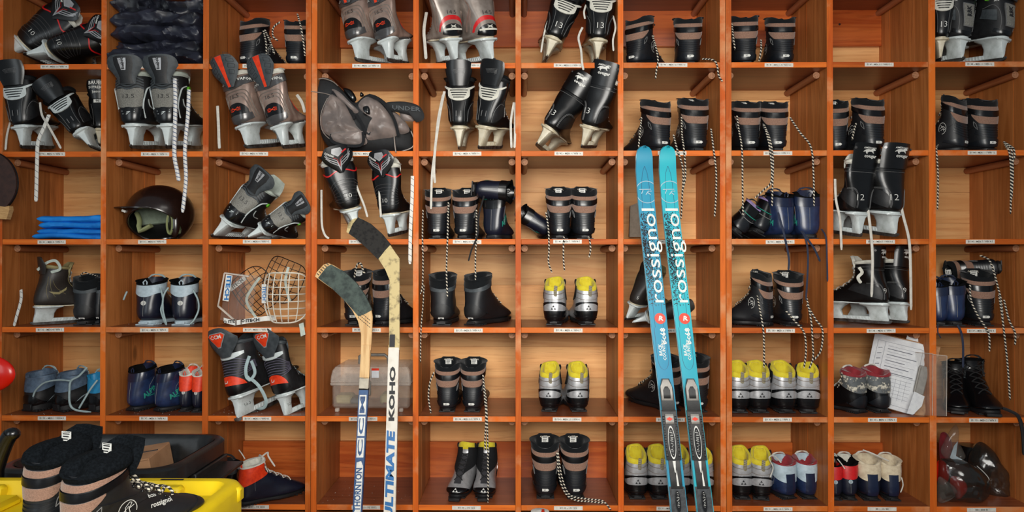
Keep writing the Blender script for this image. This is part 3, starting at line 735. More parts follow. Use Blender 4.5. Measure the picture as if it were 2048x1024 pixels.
def skate_base(shellm='shell', hold='holder', felt='felt', lacem='lace_w', tong='felt', toe='shell', name='hockey_skate', lace=True, solem='cream', body_e=2.5, tongue_h=.035):
    root = empty(name); s = Surf(SK, body_e)
    s.body(MB()).build('shell', shellm, root)
    collar(s, root, thick=.004, rise=.006, depth=.09, mat_=felt, name='lining', notch=.0, lip=.03)
    tongue(s, root, tongue_h, .036, tong, th=.011, lean=-.05, curl=.02)
    s.patch(MB(), .84, .99, radians(-125), radians(125), .0022, nu=8, nt=20).build('toe_cap', toe, root)
    # outsole plate
    mb = MB(); o = sole_outline(.285, .032, .040, 36); n = 36
    mb.grid([[Vector((x*g, .0+y, z+.008*max(0, (y/.285-.7)/.3)**2)) for x, y in o] for z, g in ((.0765, .96), (.0775, 1), (.082, 1), (.0835, .96))], 0, closed=True)
    mb.f.append(tuple(range(n))); mb.m.append(0); mb.f.append(tuple(range(3*n, 4*n))); mb.m.append(0); mb.build('outsole', solem, root)
    holder(root, hold)
    if lace:
        lacing(s, root, .06, .74, 7, .5, lacem, .0030, .004, flat=.55, loops=False); eyelets(s, root, .06, .74, 7, .58)
    return root, s
def num(root, s, t, m='white', u=.40, a=pi, size=.022, rot=0.0, name='size_number', res=2):
    mb = MB(); s.decal(mb, tr2(text2d(t, 1, res, -.012), 0, 0, size), u, a, .0030, rot=rot); return mb.build(name, m, root)
def sk_classic(n='11', hold='cream', badge=True, supreme=False, tong='cloth_black'):
    root, s = skate_base('shell', hold, 'cloth_black', 'lace_w', tong, solem=hold)
    ws = (.030, .036, .041, .043, .040)
    guard(root, ws, h=.088, z0=.222, yb=.018, lean=-.05, m='shell', top=.008)
    kw = dict(h=.088, z0=.222, yb=.018, lean=-.05, top=.008)
    if not supreme:
        mb = MB()
        for q in range(4): gdecal(mb, ws, stroke2([(-.018+.002*q, .004-.0035*q), (0, .008-.004*q), (.022, .009-.0045*q), (.014, -.001-.003*q)], .0007), .55, 0, **kw)
        mb.build('guard_mark', 'stripe_grey', root)
        # slotted tendon piece with two arms
        mb = MB(); w0 = radians(44); s.patch(mb, lambda k: .118+.0*k, lambda k: .195+.05*bump_(k, .6), pi-w0*.9, pi+w0*.9, .0035, nt=18)
        for sg in (-1, 1): s.patch(mb, lambda k: .07+.052*(1-k), lambda k: .085+.075*(1-k), pi+sg*w0*.35, pi+sg*w0*1.75, .0030, nt=8, nu=3)
        mb.build('tendon_brace', 'holder' if hold != 'cream' else 'felt', root)
        mb = MB()
        for k in range(4):
            ww = w0*(.66-.09*k); s.patch(mb, .131+.025*k, .141+.025*k, pi-ww, pi+ww, .0044, nt=12, nu=2)
        mb.build('brace_slot', 'gloss', root)
    else:
        mb = MB(); gdecal(mb, ws, tr2(text2d('BAUER', 1, 1, .03), 0, 0, .022), .82, 0, **kw); gdecal(mb, ws, tr2(text2d('SUPREME', 1, 1, .02), 0, 0, .017), .58, 0, **kw); gdecal(mb, ws, tr2(text2d('Junior', 1, 1, .02), 0, 0, .015), .36, 0, **kw); mb.build('guard_lettering', 'white', root)
        mb = MB(); s.decal(mb, subdiv2([(-.016, -.008), (.016, -.008), (.016, .008), (-.016, .008)]), .12, pi, .003); s.decal(mb, tr2(text2d('90', 1, 1, .02), 0, 0, .015), .12, pi, .0038, mi=1); mb.build('size_badge', ['white', 'ink'], root)
    for sg in (-1, 1):
        s.patch(MB(), lambda k: .36-.10*bump_(k), .47, pi+sg*radians(38), pi+sg*radians(128), .0016, nt=14).build('side_panel', 'shellmatte', root)
        mb = MB(); s.line(mb, [(.46, pi+sg*.62), (.33, pi+sg*.85), (.28, pi+sg*1.3), (.33, pi+sg*1.8)], .0006, .0016); s.line(mb, [(.16, pi+sg*.55), (.28, pi+sg*.42), (.45, pi+sg*.38)], .0006, .0008); mb.build('stitching', 'stripe_grey', root)
        if badge:
            mb = MB(); s.decal(mb, subdiv2([(-.017, -.006), (.017, -.006), (.017, .006), (-.017, .006)]), .42, pi+sg*radians(106), .0022, rot=-1.2*sg); s.decal(mb, tr2(text2d('BAUER', 1, 1, .03), 0, 0, .0085), .42, pi+sg*radians(106), .0032, rot=-1.2*sg, mi=1); mb.build('brand_tab', ['white', 'ink'], root)
    if n: num(root, s, n, 'stripe_grey' if n == '11' else 'white', .375, size=.030)
    return root
def sk_cougar(n='13', hold='cream', lining='felt'):
    root, s = skate_base('shell', hold, lining, 'lace_w', lining, solem=hold, toe='shell', tongue_h=.045)
    ws = (.0445, .0450, .0455, .0460, .0430); kw = dict(h=.085, z0=.225, yb=.020, lean=-.02, top=.004, dep=.8)
    guard(root, ws, m='shell', **kw)
    mb = MB(); gdecal(mb, ws, tr2(text2d('AMERICAN', 1, 1, .02), 0, .016, .0085), .62, 0, **kw); gdecal(mb, ws, tr2(cat2(.019), 0, .004), .62, 0, **kw); gdecal(mb, ws, tr2(text2d('cougar', 1, 1, .04), .004, -.0105, .0150), .62, 0, **kw); mb.build('guard_emblem', 'white', root)
    mb = MB()
    for sg in (-1, 1):
        c = gpos(ws, .80, sg*1.0, **kw); n_ = Vector((sg*.84, -.54, 0)); mb.tube([c-n_*.001, c+n_*.0022], .0045, 12)
    mb.build('eyelet', 'gunmetal', root)
    s.patch(MB(), .075, .105, radians(45), radians(315), .0022, nt=26, nu=3).build('ankle_band', 'shell', root)
    mb = MB(); s.line(mb, [(.112, pi-2), (.112, pi), (.112, pi+2)], .0006, .0008); s.line(mb, [(.070, pi-2), (.070, pi), (.070, pi+2)], .0006, .0008)
    for sg in (-1, 1):
        s.line(mb, [(.46, pi+sg*.5), (.38, pi+sg*.5), (.31, pi+sg*.62), (.29, pi+sg*.9), (.31, pi+sg*1.5)], .0006, .0014); s.line(mb, [(.46, pi+sg*.44), (.37, pi+sg*.44), (.30, pi+sg*.58), (.28, pi+sg*.9), (.30, pi+sg*1.5)], .0006, .0008)
    mb.build('stitching', 'stripe_grey', root)
    for sg in (-1, 1): s.patch(MB(), lambda k: .36-.05*bump_(k, .5), .47, pi+sg*radians(34), pi+sg*radians(120), .0012, nt=14).build('side_panel', 'shellmatte', root)
    if n: num(root, s, n, 'white', .36, pi+.35, size=.030)
    return root
def sk_vapor(n='16.5'):
    root, s = skate_base('tansilver', 'holder', 'felt', 'lace_w', 'cloth_black', solem='gunmetal', toe='gloss')
    ws = (.010, .024, .036, .044, .040); kw = dict(h=.105, z0=.205, yb=.012, lean=-.12, top=.020)
    guard(root, ws, m='charcoal', **kw)
    mb = MB()
    for i in range(8):
        k0, k1 = .02+.12*i, .14+.12*i; w0, w1 = .0038+.0065*(i/8)**1.6, .0038+.0065*((i+1)/8)**1.6
        f = lambda k, x: gpos(ws, min(k, .985), x*sin(1.25)/cr([(z,) for z in ws], min(k, 1))[0], **dict(kw, off=.0022))
        mb.add([f(k0, -w0), f(k0, 0), f(k0, w0), f(k1, w1), f(k1, 0), f(k1, -w1)], [(0, 1, 4, 5), (1, 2, 3, 4)])
    mb.build('guard_stripe', 'orange', root)
    mb = MB()
    for sg in (-1, 1):
        for q in range(4):
            y = -.012+.019*q; gdecal(mb, ws, stroke2([(sg*.016, y), (sg*.034, y-.003), (sg*.036, y+.008), (sg*.018, y+.012), (sg*.016, y)], .0011), .52, 0, **kw)
    mb.build('guard_groove', 'ink', root)
    s.patch(MB(), lambda k: .02+.05*(1-abs(2*k-1)), lambda k: .11+.05*(1-abs(2*k-1)), radians(62), radians(298), .0035, nt=28).build('ankle_band', 'gunmetal', root)
    mb = MB()
    for sg, t_ in ((-1, 'VAPOR'), (1, 'VAPOR')): s.decal(mb, tr2(text2d(t_, 1, 1, .02), 0, 0, .013), .085, pi+sg*radians(44), .0045, rot=.12*sg)
    mb.build('band_lettering', 'white', root)
    s.patch(MB(), lambda k: .385-.085*bump_(k, .7), lambda k: .455, radians(136), radians(224), .0026, nt=20).build('heel_inset', 'gloss', root)
    mb = MB()
    for sg in (-1, 1): s.decal(mb, stroke2([(-.010*sg, -.006), (.010*sg, .006)], .0022), .355, pi, .004); s.decal(mb, join2(*[stroke2([(sg*.008, -.006+.003*q), (sg*.016, -.004+.003*q)], .0012) for q in range(4)]), .355, pi, .004)
    mb.build('heel_emblem', 'orange', root)
    s.patch(MB(), lambda k: .405+.02*abs(2*k-1), lambda k: .49, radians(128), radians(232), .0040, nt=20).build('heel_band', 'gunmetal', root)
    mb = MB()
    for k in range(3):
        for sg in (-1, 1): s.line(mb, [(.49, pi+sg*(.9+.16*k)), (.36-.02*k, pi+sg*(.86+.12*k)), (.26-.03*k, pi+sg*(.5+.1*k)), (.24-.03*k, pi)], .0016, .0006)
    mb.build('shell_ridge', 'greysilver', root)
    for sg in (-1, 1): s.patch(MB(), .18, .62, sg*.62, sg*.72, .0025, nu=14, nt=3).build('eyelet_trim', 'red', root)
    num(root, s, n, 'ink', .235, pi, size=.019)
    return root
def sk_redarc(n='14.5'):
    root, s = skate_base('greysilver', 'holder', 'felt', 'lace_w', 'cloth_black', solem='cream', toe='gloss')
    guard(root, (.03, .034, .04, .042, .038), m='charcoal', h=.1, z0=.205, yb=.012)
    s.patch(MB(), lambda k: .47-.17*bump_(k, .45), lambda k: .475, radians(118), radians(242), .0016, nt=26, nu=8).build('red_arc', 'red', root)
    s.patch(MB(), lambda k: .47-.13*bump_(k, .5), lambda k: .48, radians(126), radians(234), .0026, nt=24, nu=8).build('heel_field', 'greysilver', root)
    s.patch(MB(), lambda k: .46-.085*bump_(k, .5), lambda k: .485, radians(138), radians(222), .0036, nt=22, nu=7).build('heel_inset', 'gloss', root)
    mb = MB()
    for sg in (-1, 1): s.decal(mb, stroke2([(-.008*sg, -.004), (.008*sg, .004)], .0028), .397, pi, .0048)
    s.patch(mb, lambda k: .425-.012*bump_(k), lambda k: .442-.012*bump_(k), radians(145), radians(215), .0046, nt=10, nu=2); mb.build('heel_emblem', 'felt', root)
    mb = MB()
    for k in range(2):
        for sg in (-1, 1): s.line(mb, [(.49, pi+sg*(1.2+.2*k)), (.36, pi+sg*(1.2+.2*k)), (.24-.03*k, pi+sg*1.0), (.14, pi+sg*1.2)], .0012, .0006)
    mb.build('shell_ridge', 'tansilver', root)
    num(root, s, n, 'ink', .275, pi, size=.019)
    return root
def sk_mesh(n='13.5', badge=True):
    root, s = skate_base('shellmatte', 'holder', 'feltpale', 'lace_rope', 'feltpale', solem='holder', toe='gloss', tongue_h=.06)
    ws = (.024, .026, .036, .048, .046); kw = dict(h=.095, z0=.212, yb=.014, lean=-.10, top=.018)
    guard(root, ws, m='charcoal', **kw)
    guard(root, (.020, .018, .024, .034, .034), m='shellmatte', h=.088, z0=.214, yb=.0122, lean=-.10, top=.016, th=.002, name='guard_pad')
    mb = MB(); gdecal(mb, ws, subdiv2([(-.007, -.020), (.007, -.020), (.010, .018), (-.010, .018)]), .68, 0, **dict(kw, off=.004)); mb.build('guard_badge', 'silver', root)
    mb = MB(); gdecal(mb, ws, tr2(text2d('Reebok', 1, 1, .03), 0, 0, .0115), .68, 0, rot=pi/2, **dict(kw, off=.0052)); mb.build('badge_lettering', 'ink', root)
    mb = MB()
    for k in range(4): s.patch(mb, (lambda b: lambda q: b+.012*cos(q*4*pi))(.055+.03*k), (lambda b: lambda q: b+.016+.012*cos(q*4*pi))(.055+.03*k), pi-.8, pi+.8, .003, nt=18, nu=2)
    mb.build('flex_notch', 'charcoal', root)
    s.patch(MB(), .16, lambda k: .345, pi-.82, pi+.82, .0018, nt=16, nu=8).build('mesh_panel', 'greymesh', root)
    s.patch(MB(), lambda k: .34+.03*abs(2*k-1), .475, pi-.86, pi+.86, .0034, nt=18, nu=8).build('heel_cup', 'gloss', root)
    mb = MB(); s.decal(mb, join2(stroke2([(-.016, .004), (.018, .007)], .0022), stroke2([(-.014, -.006), (.002, .001), (.018, .0015)], .0022), stroke2([(-.004, -.008), (.004, -.001)], .0022)), .385, pi, .0046); mb.build('heel_emblem', 'holder', root)
    mb = MB()
    for sg in (-1, 1): s.line(mb, [(.47, pi+sg*.95), (.36, pi+sg*.9), (.26, pi+sg*.92), (.17, pi+sg*1.05), (.14, pi+sg*1.45)], .0022, .0014); s.line(mb, [(.44, pi+sg*1.7), (.36, pi+sg*1.4), (.28, pi+sg*1.25)], .0016, .0014)
    mb.build('shell_piping', 'holder', root)
    mb = MB()
    for sg in (-1, 1):
        c = s.p(.165, pi+sg*1.62, .002); nn = s.n(.165, pi+sg*1.62); mb.tube([c-nn*.002, c+nn*.003], .0075, 14)
    mb.build('pump_button', 'green', root)
    num(root, s, n, 'ink', .24, pi, size=.021)
    return root
def sk_badge(brand=True):
    root, s = skate_base('shellmatte', 'holder', 'cloth_black', 'lace_w', 'cloth_black', solem='holder', toe='gloss')
    guard(root, (.028, .032, .038, .04, .036), m='charcoal', h=.09, z0=.21, yb=.014)
    s.patch(MB(), .17, .40, pi-.33, pi+.33, .0044, nt=8, nu=12).build('badge_frame', 'stripe_grey', root)
    s.patch(MB(), .178, .392, pi-.28, pi+.28, .0052, nt=8, nu=12).build('heel_badge', 'greymesh', root)
    mb = MB(); s.decal(mb, tr2(text2d('RBK', 1, 1, .04), 0, 0, .021), .255, pi, .0062, rot=pi/2); mb.build('badge_lettering', 'ink', root)
    mb = MB(); 
    for sg in (-1, 1): s.decal(mb, tr2(text2d('5K', 1, 1, .02), 0, 0, .013), .15, pi+sg*.85, .003)
    mb.build('model_lettering', 'white', root)
    mb = MB()
    for sg in (-1, 1): s.line(mb, [(.47, pi+sg*.62), (.35, pi+sg*.6), (.24, pi+sg*.72), (.20, pi+sg*1.1), (.24, pi+sg*1.6)], .001, .001)
    mb.build('stitching', 'stripe_grey', root)
    for sg in (-1, 1):
        s.patch(MB(), .25, .36, pi+sg*.85, pi+sg*1.6, .0022, nt=10).build('side_panel', 'charcoal', root)
    mb = MB()
    for sg in (-1, 1):
        c = s.p(.13, pi+sg*1.4, .002); nn = s.n(.13, pi+sg*1.4); mb.tube([c-nn*.002, c+nn*.003], .0075, 14)
    mb.build('pump_button', 'green', root)
    mb = MB(); s.patch(mb, .44, .48, pi-.9, pi+.9, .003, nt=14).build('heel_cup', 'gloss', root)
    return root
def sk_chevron(n='10'):
    root, s = skate_base('shell', 'holder', 'felt', 'lace_tick', 'felt', solem='cream', toe='gloss', tongue_h=.05)
    ws = (.006, .024, .040, .046, .036); kw = dict(h=.095, z0=.210, yb=.012, lean=-.06, top=.012)
    guard(root, ws, m='shell', **kw)
    mb = MB()
    V_ = lambda o: [(-.033, .030-o), (-.026, .013-o), (-.006, -.004-o), (0, -.030-o*.6), (.006, -.004-o), (.026, .013-o), (.033, .030-o)]
    for o in (0, .009, .018): gdecal(mb, ws, stroke2(V_(o), .0032 if o else .0016), .5, 0, **dict(kw, off=.0026))
    gdecal(mb, ws, subdiv2([(-.014, .022), (0, .008), (.014, .022), (.012, .038), (-.012, .038)]), .5, 0, **dict(kw, off=.0026)); mb.build('guard_chevron', 'silver', root)
    mb = MB(); gdecal(mb, ws, join2(stroke2([(.010, .020), (.024, .030)], .004), stroke2([(0, -.024), (.004, 0), (.012, .008)], .0012), stroke2([(0, -.024), (-.004, 0), (-.012, .008)], .0012)), .5, 0, **dict(kw, off=.0034)); mb.build('guard_accent', 'red', root)
    mb = MB(); gdecal(mb, ws, tr2(text2d('SUPREME', 1, 1, .02), 0, 0, .008), .72, -.5, rot=-.7, **dict(kw, off=.0036)); mb.build('guard_lettering', 'white', root)
    s.patch(MB(), lambda k: .105-.02*cos(4*pi*k)+.02*abs(2*k-1), lambda k: .119-.02*cos(4*pi*k)+.02*abs(2*k-1), pi-1.7, pi+1.7, .0022, nt=30, nu=2).build('red_line', 'red', root)
    mb = MB()
    for k in range(7): b = .20+.034*k; s.line(mb, [(b+.09-.01*k, pi-1.2), (b+.02, pi-.6), (b, pi), (b+.02, pi+.6), (b+.09-.01*k, pi+1.2)], .0008, .0007)
    mb.build('shell_groove', 'gunmetal', root)
    num(root, s, n, 'white', .365, pi, size=.021)
    return root
def sk_wedge(n='13.5'):
    root, s = skate_base('shellmatte', 'holder', 'charcoal', 'lace_pale', 'charcoal', solem='holder', toe='gloss')
    ws = (.018, .034, .050, .058, .038); kw = dict(h=.10, z0=.208, yb=.012, lean=-.10, top=.020)
    guard(root, ws, m='charcoal', **kw)
    mb = MB(); gdecal(mb, ws, subdiv2([(-.032, .016)]+[(-.007, -.027), (.007, -.027), (.032, .016), (.025, .024), (-.025, .024)]), .62, 0, **dict(kw, off=.0030)); mb.build('badge_rim', 'silver', root)
    mb = MB(); gdecal(mb, ws, subdiv2([(-.028, .014), (-.006, -.023), (.006, -.023), (.028, .014), (.023, .021), (-.023, .021)]), .62, 0, **dict(kw, off=.0042)); mb.build('guard_badge', 'orange', root)
    mb = MB(); gdecal(mb, ws, tr2(text2d('CCM', 1, 1, .02), 0, .010, .0175), .62, 0, **dict(kw, off=.0054)); mb.build('badge_lettering', 'white', root)
    s.patch(MB(), lambda k: .10, lambda k: .13+.03*bump_(k), pi-1.1, pi+1.1, .0022, nt=18, nu=3).build('ankle_trim', 'holder', root)
    mb = MB()
    for k in range(8): b = .155+.024*k; s.line(mb, [(b+.10-.012*k, pi-1.7), (b+.015, pi-.7), (b, pi), (b+.015, pi+.7), (b+.10-.012*k, pi+1.7)], .0012, .0006)
    mb.build('shell_line', M.get('purplegrey') or M.setdefault('purplegrey', mat('purple_grey', srgb(120, 116, 136), .35, .3)), root)
    s.patch(MB(), lambda k: .43-.12*bump_(k, .55), lambda k: .44, pi-1.05, pi+1.05, .0020, nt=26, nu=6).build('heel_wedge', 'orange', root)
    s.patch(MB(), lambda k: .445-.055*bump_(k, .7), lambda k: .485, pi-1.1, pi+1.1, .0032, nt=26, nu=6).build('heel_cup', 'shell', root)
    mb = MB(); s.decal(mb, join2(stroke2([(-.006, .005), (-.008, -.004), (.003, -.004), (.005, .002)], .0025)), .355, pi+.1, .0032); mb.build('heel_emblem', 'white', root)
    for sg in (-1, 1):
        mb = MB(); s.decal(mb, subdiv2([(-.012, -.005), (.012, -.005), (.014, 0), (.012, .005), (-.012, .005), (-.014, 0)]), .46, pi+sg*2.25, .002, rot=-.9*sg); s.decal(mb, tr2(text2d('CCM', 1, 1, .02), 0, 0, .0085), .46, pi+sg*2.25, .003, rot=-.9*sg, mi=1); mb.build('side_tab', ['silver', 'ink'], root)
    num(root, s, n, 'white', .43, pi-.1, size=.020)
    mb = MB()
    for sg in (-1, 1):
        v, f = text2d(n, .018, 2, -.01); mb.add([(sg*.0128, .038+sg*x, .045+y) for x, y in v], f)
    mb.build('holder_number', 'ink', root)
    return root
def sk_brown(n='', swoosh=True):
    K('brownshell', srgb(44, 38, 34), .45, bump=.2)
    root, s = skate_base('brownshell', 'holder', 'mustard', 'lace_w', 'mustard', solem='cream', toe='gloss', tongue_h=.04)
    ws = (.030, .034, .036, .034, .026); guard(root, ws, m='brownshell', h=.075, z0=.215, yb=.020, lean=-.10)
    for sg in (-1, 1):
        mb = MB(); sw = [(-.034, .006), (-.020, -.010), (.0, -.016), (.030, -.006), (.036, .006), (.022, .0), (.0, -.006), (-.018, .0)]
        s.decal(mb, ([(-x*sg, y) for x, y in sw], [(0, 1, 7), (1, 2, 6, 7), (2, 3, 5, 6), (3, 4, 5)]), .36, pi+sg*1.55, .0028); mb.build('side_mark', 'mustard', root)
        mb = MB()
        for k in range(3): s.line(mb, [(.14+.03*k, pi+sg*(.9+.2*k)), (.3, pi+sg*(1.0+.25*k)), (.44, pi+sg*(1.1+.3*k))], .0006, .0008)
        s.line(mb, [(.05, pi+sg*2.3), (.3, pi+sg*2.35), (.55, pi+sg*2.3), (.72, pi+sg*2.2)], .001, .001); mb.build('stitching', 'mustard', root)
    if n: num(root, s, n, 'white', .40, pi-.3, size=.020)
    return root
# ------------------------------------------------------------------ other things
from mathutils import noise as mn
K('nylon', srgb(44, 46, 60), .38, col2=srgb(20, 21, 28), nscale=9, bump=.3, bscale=40)
K('bluecloth', srgb(8, 132, 224), .65, col2=srgb(2, 108, 196), nscale=10, bump=.4, bscale=90)
K('helmet', srgb(34, 20, 16), .28, coat=.4)
K('helmetin', srgb(12, 12, 12), .5)
K('pad', srgb(150, 156, 112), .85, col2=srgb(118, 124, 80), nscale=8)
K('padgrey', srgb(146, 160, 142), .85)
K('baggrey', srgb(136, 122, 116), .42, col2=srgb(108, 98, 94), nscale=12, bump=.5, bscale=50, sheen=.2)
K('bagblack', srgb(36, 37, 39), .8, bump=.4, bscale=500)
K('wire_w', srgb(228, 222, 206), .4)
K('wire_k', srgb(20, 20, 22), .35)
K('itech', srgb(20, 110, 180), .5)
K('tape_k', srgb(40, 38, 36), .9, col2=srgb(24, 22, 22), nscale=80, bump=.8, bscale=300, lo=.5, hi=.6)
K('tape_g', srgb(78, 90, 84), .9, col2=srgb(52, 60, 58), nscale=40, bump=.8, bscale=300, stretch=(1, 1, 1))
K('stickwood', srgb(222, 184, 128), .5, col2=srgb(196, 150, 92), nscale=14, stretch=(6, 1, .6), coat=.2)
K('stickworn', srgb(204, 184, 130), .6, col2=srgb(90, 76, 50), nscale=38, lo=.5, hi=.72)
K('shaft_w', srgb(222, 216, 204), .4, col2=srgb(196, 186, 168), nscale=40, lo=.5, hi=.8)
K('shaft_b', srgb(44, 84, 132), .35, col2=srgb(36, 66, 108))
K('printblue', srgb(10, 104, 170), .4)
K('tape_s', srgb(176, 168, 152), .35, .3)
K('skiblue', srgb(0, 140, 172), .5, coat=.0, col2=srgb(0, 130, 168), nscale=5)
K('skicyan', srgb(0, 172, 186), .5, coat=.0, col2=srgb(0, 152, 176), nscale=5)
K('skiedge', srgb(120, 150, 160), .3, .5)
K('skiline', srgb(6, 60, 100), .4)
K('redorange', srgb(232, 52, 12), .4)
K('binding', srgb(34, 34, 34), .45, col2=srgb(24, 24, 24), bump=.15)
K('bindgrey', srgb(150, 146, 140), .4, .2)
K('heelplate', srgb(62, 66, 70), .6, col2=srgb(40, 42, 46), nscale=60, bump=.6, bscale=200)
K('frost', srgb(226, 214, 200), .4, alpha=.22)
K('frostlid', srgb(232, 222, 210), .4, alpha=.34)
K('handlegrey', srgb(130, 124, 116), .5)
K('paper', srgb(226, 228, 230), .7, col2=srgb(214, 216, 220))
K('pencil', srgb(110, 112, 122), .8)
K('board', srgb(186, 142, 100), .7, col2=srgb(150, 106, 70), nscale=60)
K('clearsheet', srgb(190, 186, 180), .08, alpha=.10, spec=.5)
K('clearedge', srgb(226, 214, 200), .15, alpha=.7)
K('bagplastic', srgb(44, 43, 40), .12, alpha=.62, bump=1.0, bscale=45, coat=.5)
K('bagclear', srgb(120, 116, 110), .10, alpha=.22, bump=1.0, bscale=45, coat=.5)
K('tub', srgb(30, 31, 32), .32, col2=srgb(22, 23, 24), bump=.1, bscale=120)
K('crate', srgb(232, 200, 20), .42, col2=srgb(214, 180, 14), nscale=6)
K('cardboard', srgb(172, 128, 92), .85, col2=srgb(150, 108, 74), nscale=12)
K('redplastic', srgb(230, 40, 12), .3, coat=.3, col2=srgb(214, 24, 8), nscale=5)
K('paddlebrown', srgb(62, 38, 30), .5, col2=srgb(50, 30, 24))
K('palewood', srgb(206, 164, 108), .6, col2=srgb(180, 136, 84), stretch=(1, 1, 8))
K('greyboard', srgb(150, 136, 120), .7)
K('handleblack', srgb(14, 14, 15), .25, coat=.3)
def puff(mb, poly, Y, th, mi=0, n=9, amp=.004, back=.3, fr=18.0, seed=0, c=None):
    """cushion from an outline given in the photograph's pixels at depth Y: bulges towards the room"""
    den = []
    N = len(poly)
    for i in range(N*5): den.append(crc(poly, i/(N*5)))
    W = [at(p[0], p[1], Y) for p in den]
    cc = at(c[0], c[1], Y) if c else sum(W, Vector())/len(W)
    for sg, T in ((1, th), (-1, th*back)):
        rows = []
        for r in range(n+1):
            k = 1-(r/n); hgt = T*math.sqrt(max(0, 1-k**2.6))
            row = []
            for w_ in W:
                q = cc+(w_-cc)*k
                nz = mn.noise(q*fr+Vector((seed, seed, 0)))*amp*min(1, r/2)*2+abs(mn.noise(q*fr*1.9+Vector((seed, 0, 3))))*amp*min(1, r/2)*1.4
                row.append(q-Vector((0, sg*(hgt+nz*sg), 0)))
            rows.append(row)
        mb.grid(rows, mi, closed=True)
    return mb
def crc(P_, t):
    n = len(P_); x = (t % 1)*n; i = int(x); f = x-i; a, b, c, d = P_[(i-1) % n], P_[i % n], P_[(i+1) % n], P_[(i+2) % n]
    return tuple(.5*(2*q+(r-p)*f+(2*p-5*q+4*r-s_)*f*f+(3*q-p-3*r+s_)*f**3) for p, q, r, s_ in zip(a, b, c, d))
def slab(mb, x0, x1, y0, y1, z0, z1, amp=.006, seed=0, nx=40, nc=28, mi=0, e=3.5, fr=9.0):
    rows = []
    for i in range(nx+1):
        k = i/nx; x = x0+(x1-x0)*k; s_ = 1 if nx < 4 else min(1, (1-abs(2*k-1)**14)+.25)
        row = []
        for j in range(nc):
            a = 2*pi*j/nc; ca, sa = cos(a), sin(a)
            yy = (y0+y1)/2+math.copysign(abs(ca)**(2/e), ca)*(y1-y0)/2*(.97+.03*s_); zz = (z0+z1)/2+math.copysign(abs(sa)**(2/e), sa)*(z1-z0)/2*s_
            p = Vector((x, yy, zz)); m = Vector((seed*3.1, seed, seed*1.7))
            u_ = p+m*.37; wx_ = mn.noise(u_*fr*.7)*.05
            d = mn.noise(Vector((p.x*fr*.8, p.y*fr, p.z*fr*2.2))+m)*amp
            rg = 1-2*abs(mn.noise(Vector(((p.x+wx_)*fr*.9+p.z*9, p.y*fr*.5, (p.z+wx_)*fr*3.4))+m)); rg2 = 1-2*abs(mn.noise(Vector(((p.x-wx_)*fr*1.9-p.z*14, p.y*fr, p.z*fr*6))-m))
            d += rg*abs(rg)*amp*.8+rg2*abs(rg2)*amp*.35
            row.append(p+Vector((ca*.3*d, ca*d*1.1, sa*d*.6+mn.noise(Vector((p.x*7, seed, 0)))*amp*.7)))
        rows.append(row)
    mb.grid(rows, mi, closed=True)
    o = len(mb.v)-(nx+1)*nc
    mb.f.append(tuple(range(o, o+nc))); mb.m.append(mi); mb.f.append(tuple(range(len(mb.v)-nc, len(mb.v)))); mb.m.append(mi)
    return mb
def Z(py, Y=0.0, px=1037): return at(px, py, Y).z
def XX(px, Y=0.0): return at(px, 520, Y).x
# --- folded black garments, top left
ys = [(97, 124, 203, 402), (76, 99, 200, 404), (52, 78, 206, 403), (26, 54, 204, 400), (-6, 28, 212, 404)]
gl = ['bottom-most of the folded black nylon trousers stacked on the top row', 'second folded black nylon garment up from the shelf', 'middle folded black nylon garment of the stack', 'fourth folded black nylon garment up, bulging forwards', 'top-most folded black nylon garment of the stack']
zz = zrow(1)+.001
for i, (a, b, xa, xb) in enumerate(ys):
    h = (b-a)*P*1.02; mb = MB(); slab(mb, max(X(xa), X(211.5)+.012), min(X(xb), X(405)-.012), .012+.012*((i*2) % 3), .25, zz+.002-.006*(i > 0), zz+h*1.0+.008, .021, seed=i+1, nx=110, nc=56, fr=7)
    o = mb.build('folded_trousers', 'nylon'); zz += h
    tag(o, gl[i], 'clothing', 'folded black garments on the top row')
# --- folded blue cloth
for i, (a, b, xa, lab) in enumerate(((455, 476, 54, 'lower folded bright blue cloth lying on the shelf'), (428, 455, 62, 'upper folded bright blue cloth, on top of the other blue cloth'))):
    root = empty('folded_cloth', (X(120), 0.02, zrow(3)), lab, 'cloth', 'folded blue cloths')
    n = 2; hh = (b-a)*P/n; z0 = zrow(3)+(476-b)*P+.001
    for k in range(n):
        mb = MB(); slab(mb, X(xa+4*((k*2+i) % 3)), X(198.5), .03, .22, z0+hh*k, z0+hh*(k+1)+.001, .009, seed=i*5+k+11, nx=50, nc=32, e=4, fr=5)
        o = mb.build('cloth_fold', 'bluecloth'); o.parent = root; o.location = -root.location
# --- paddle on the left edge
r_ = empty('wooden_paddle', (X(-20), -.03, Z(440)), 'brown rounded paddle with pale wood foot at the left edge', 'paddle')
mb = MB(); pl = [at(-28+63*cos(a), 366+64*sin(a), -.03) for a in [2*pi*k/40 for k in range(40)]]
mb.prism([(p.x, p.z) for p in pl], lambda a, b, h: Vector((a, h, b)), -.036, -.027); o = mb.build('paddle_face', 'paddlebrown'); o.parent = r_; o.location = -r_.location
mb = MB(); mb.tube([p+Vector((0, .003, 0)) for p in pl+[pl[0]]], .0028, 6); o = mb.build('paddle_rim', 'handleblack'); o.parent = r_; o.location = -r_.location
mb = MB(); q = [at(x, y, -.03) for x, y in ((-46, 408), (14, 414), (22, 412), (23, 420), (17, 439), (-46, 436))]
mb.prism([(p.x, p.z) for p in q], lambda a, b, h: Vector((a, h, b)), -.040, -.020); o = mb.build('paddle_foot', 'palewood', ang=20); o.parent = r_; o.location = -r_.location
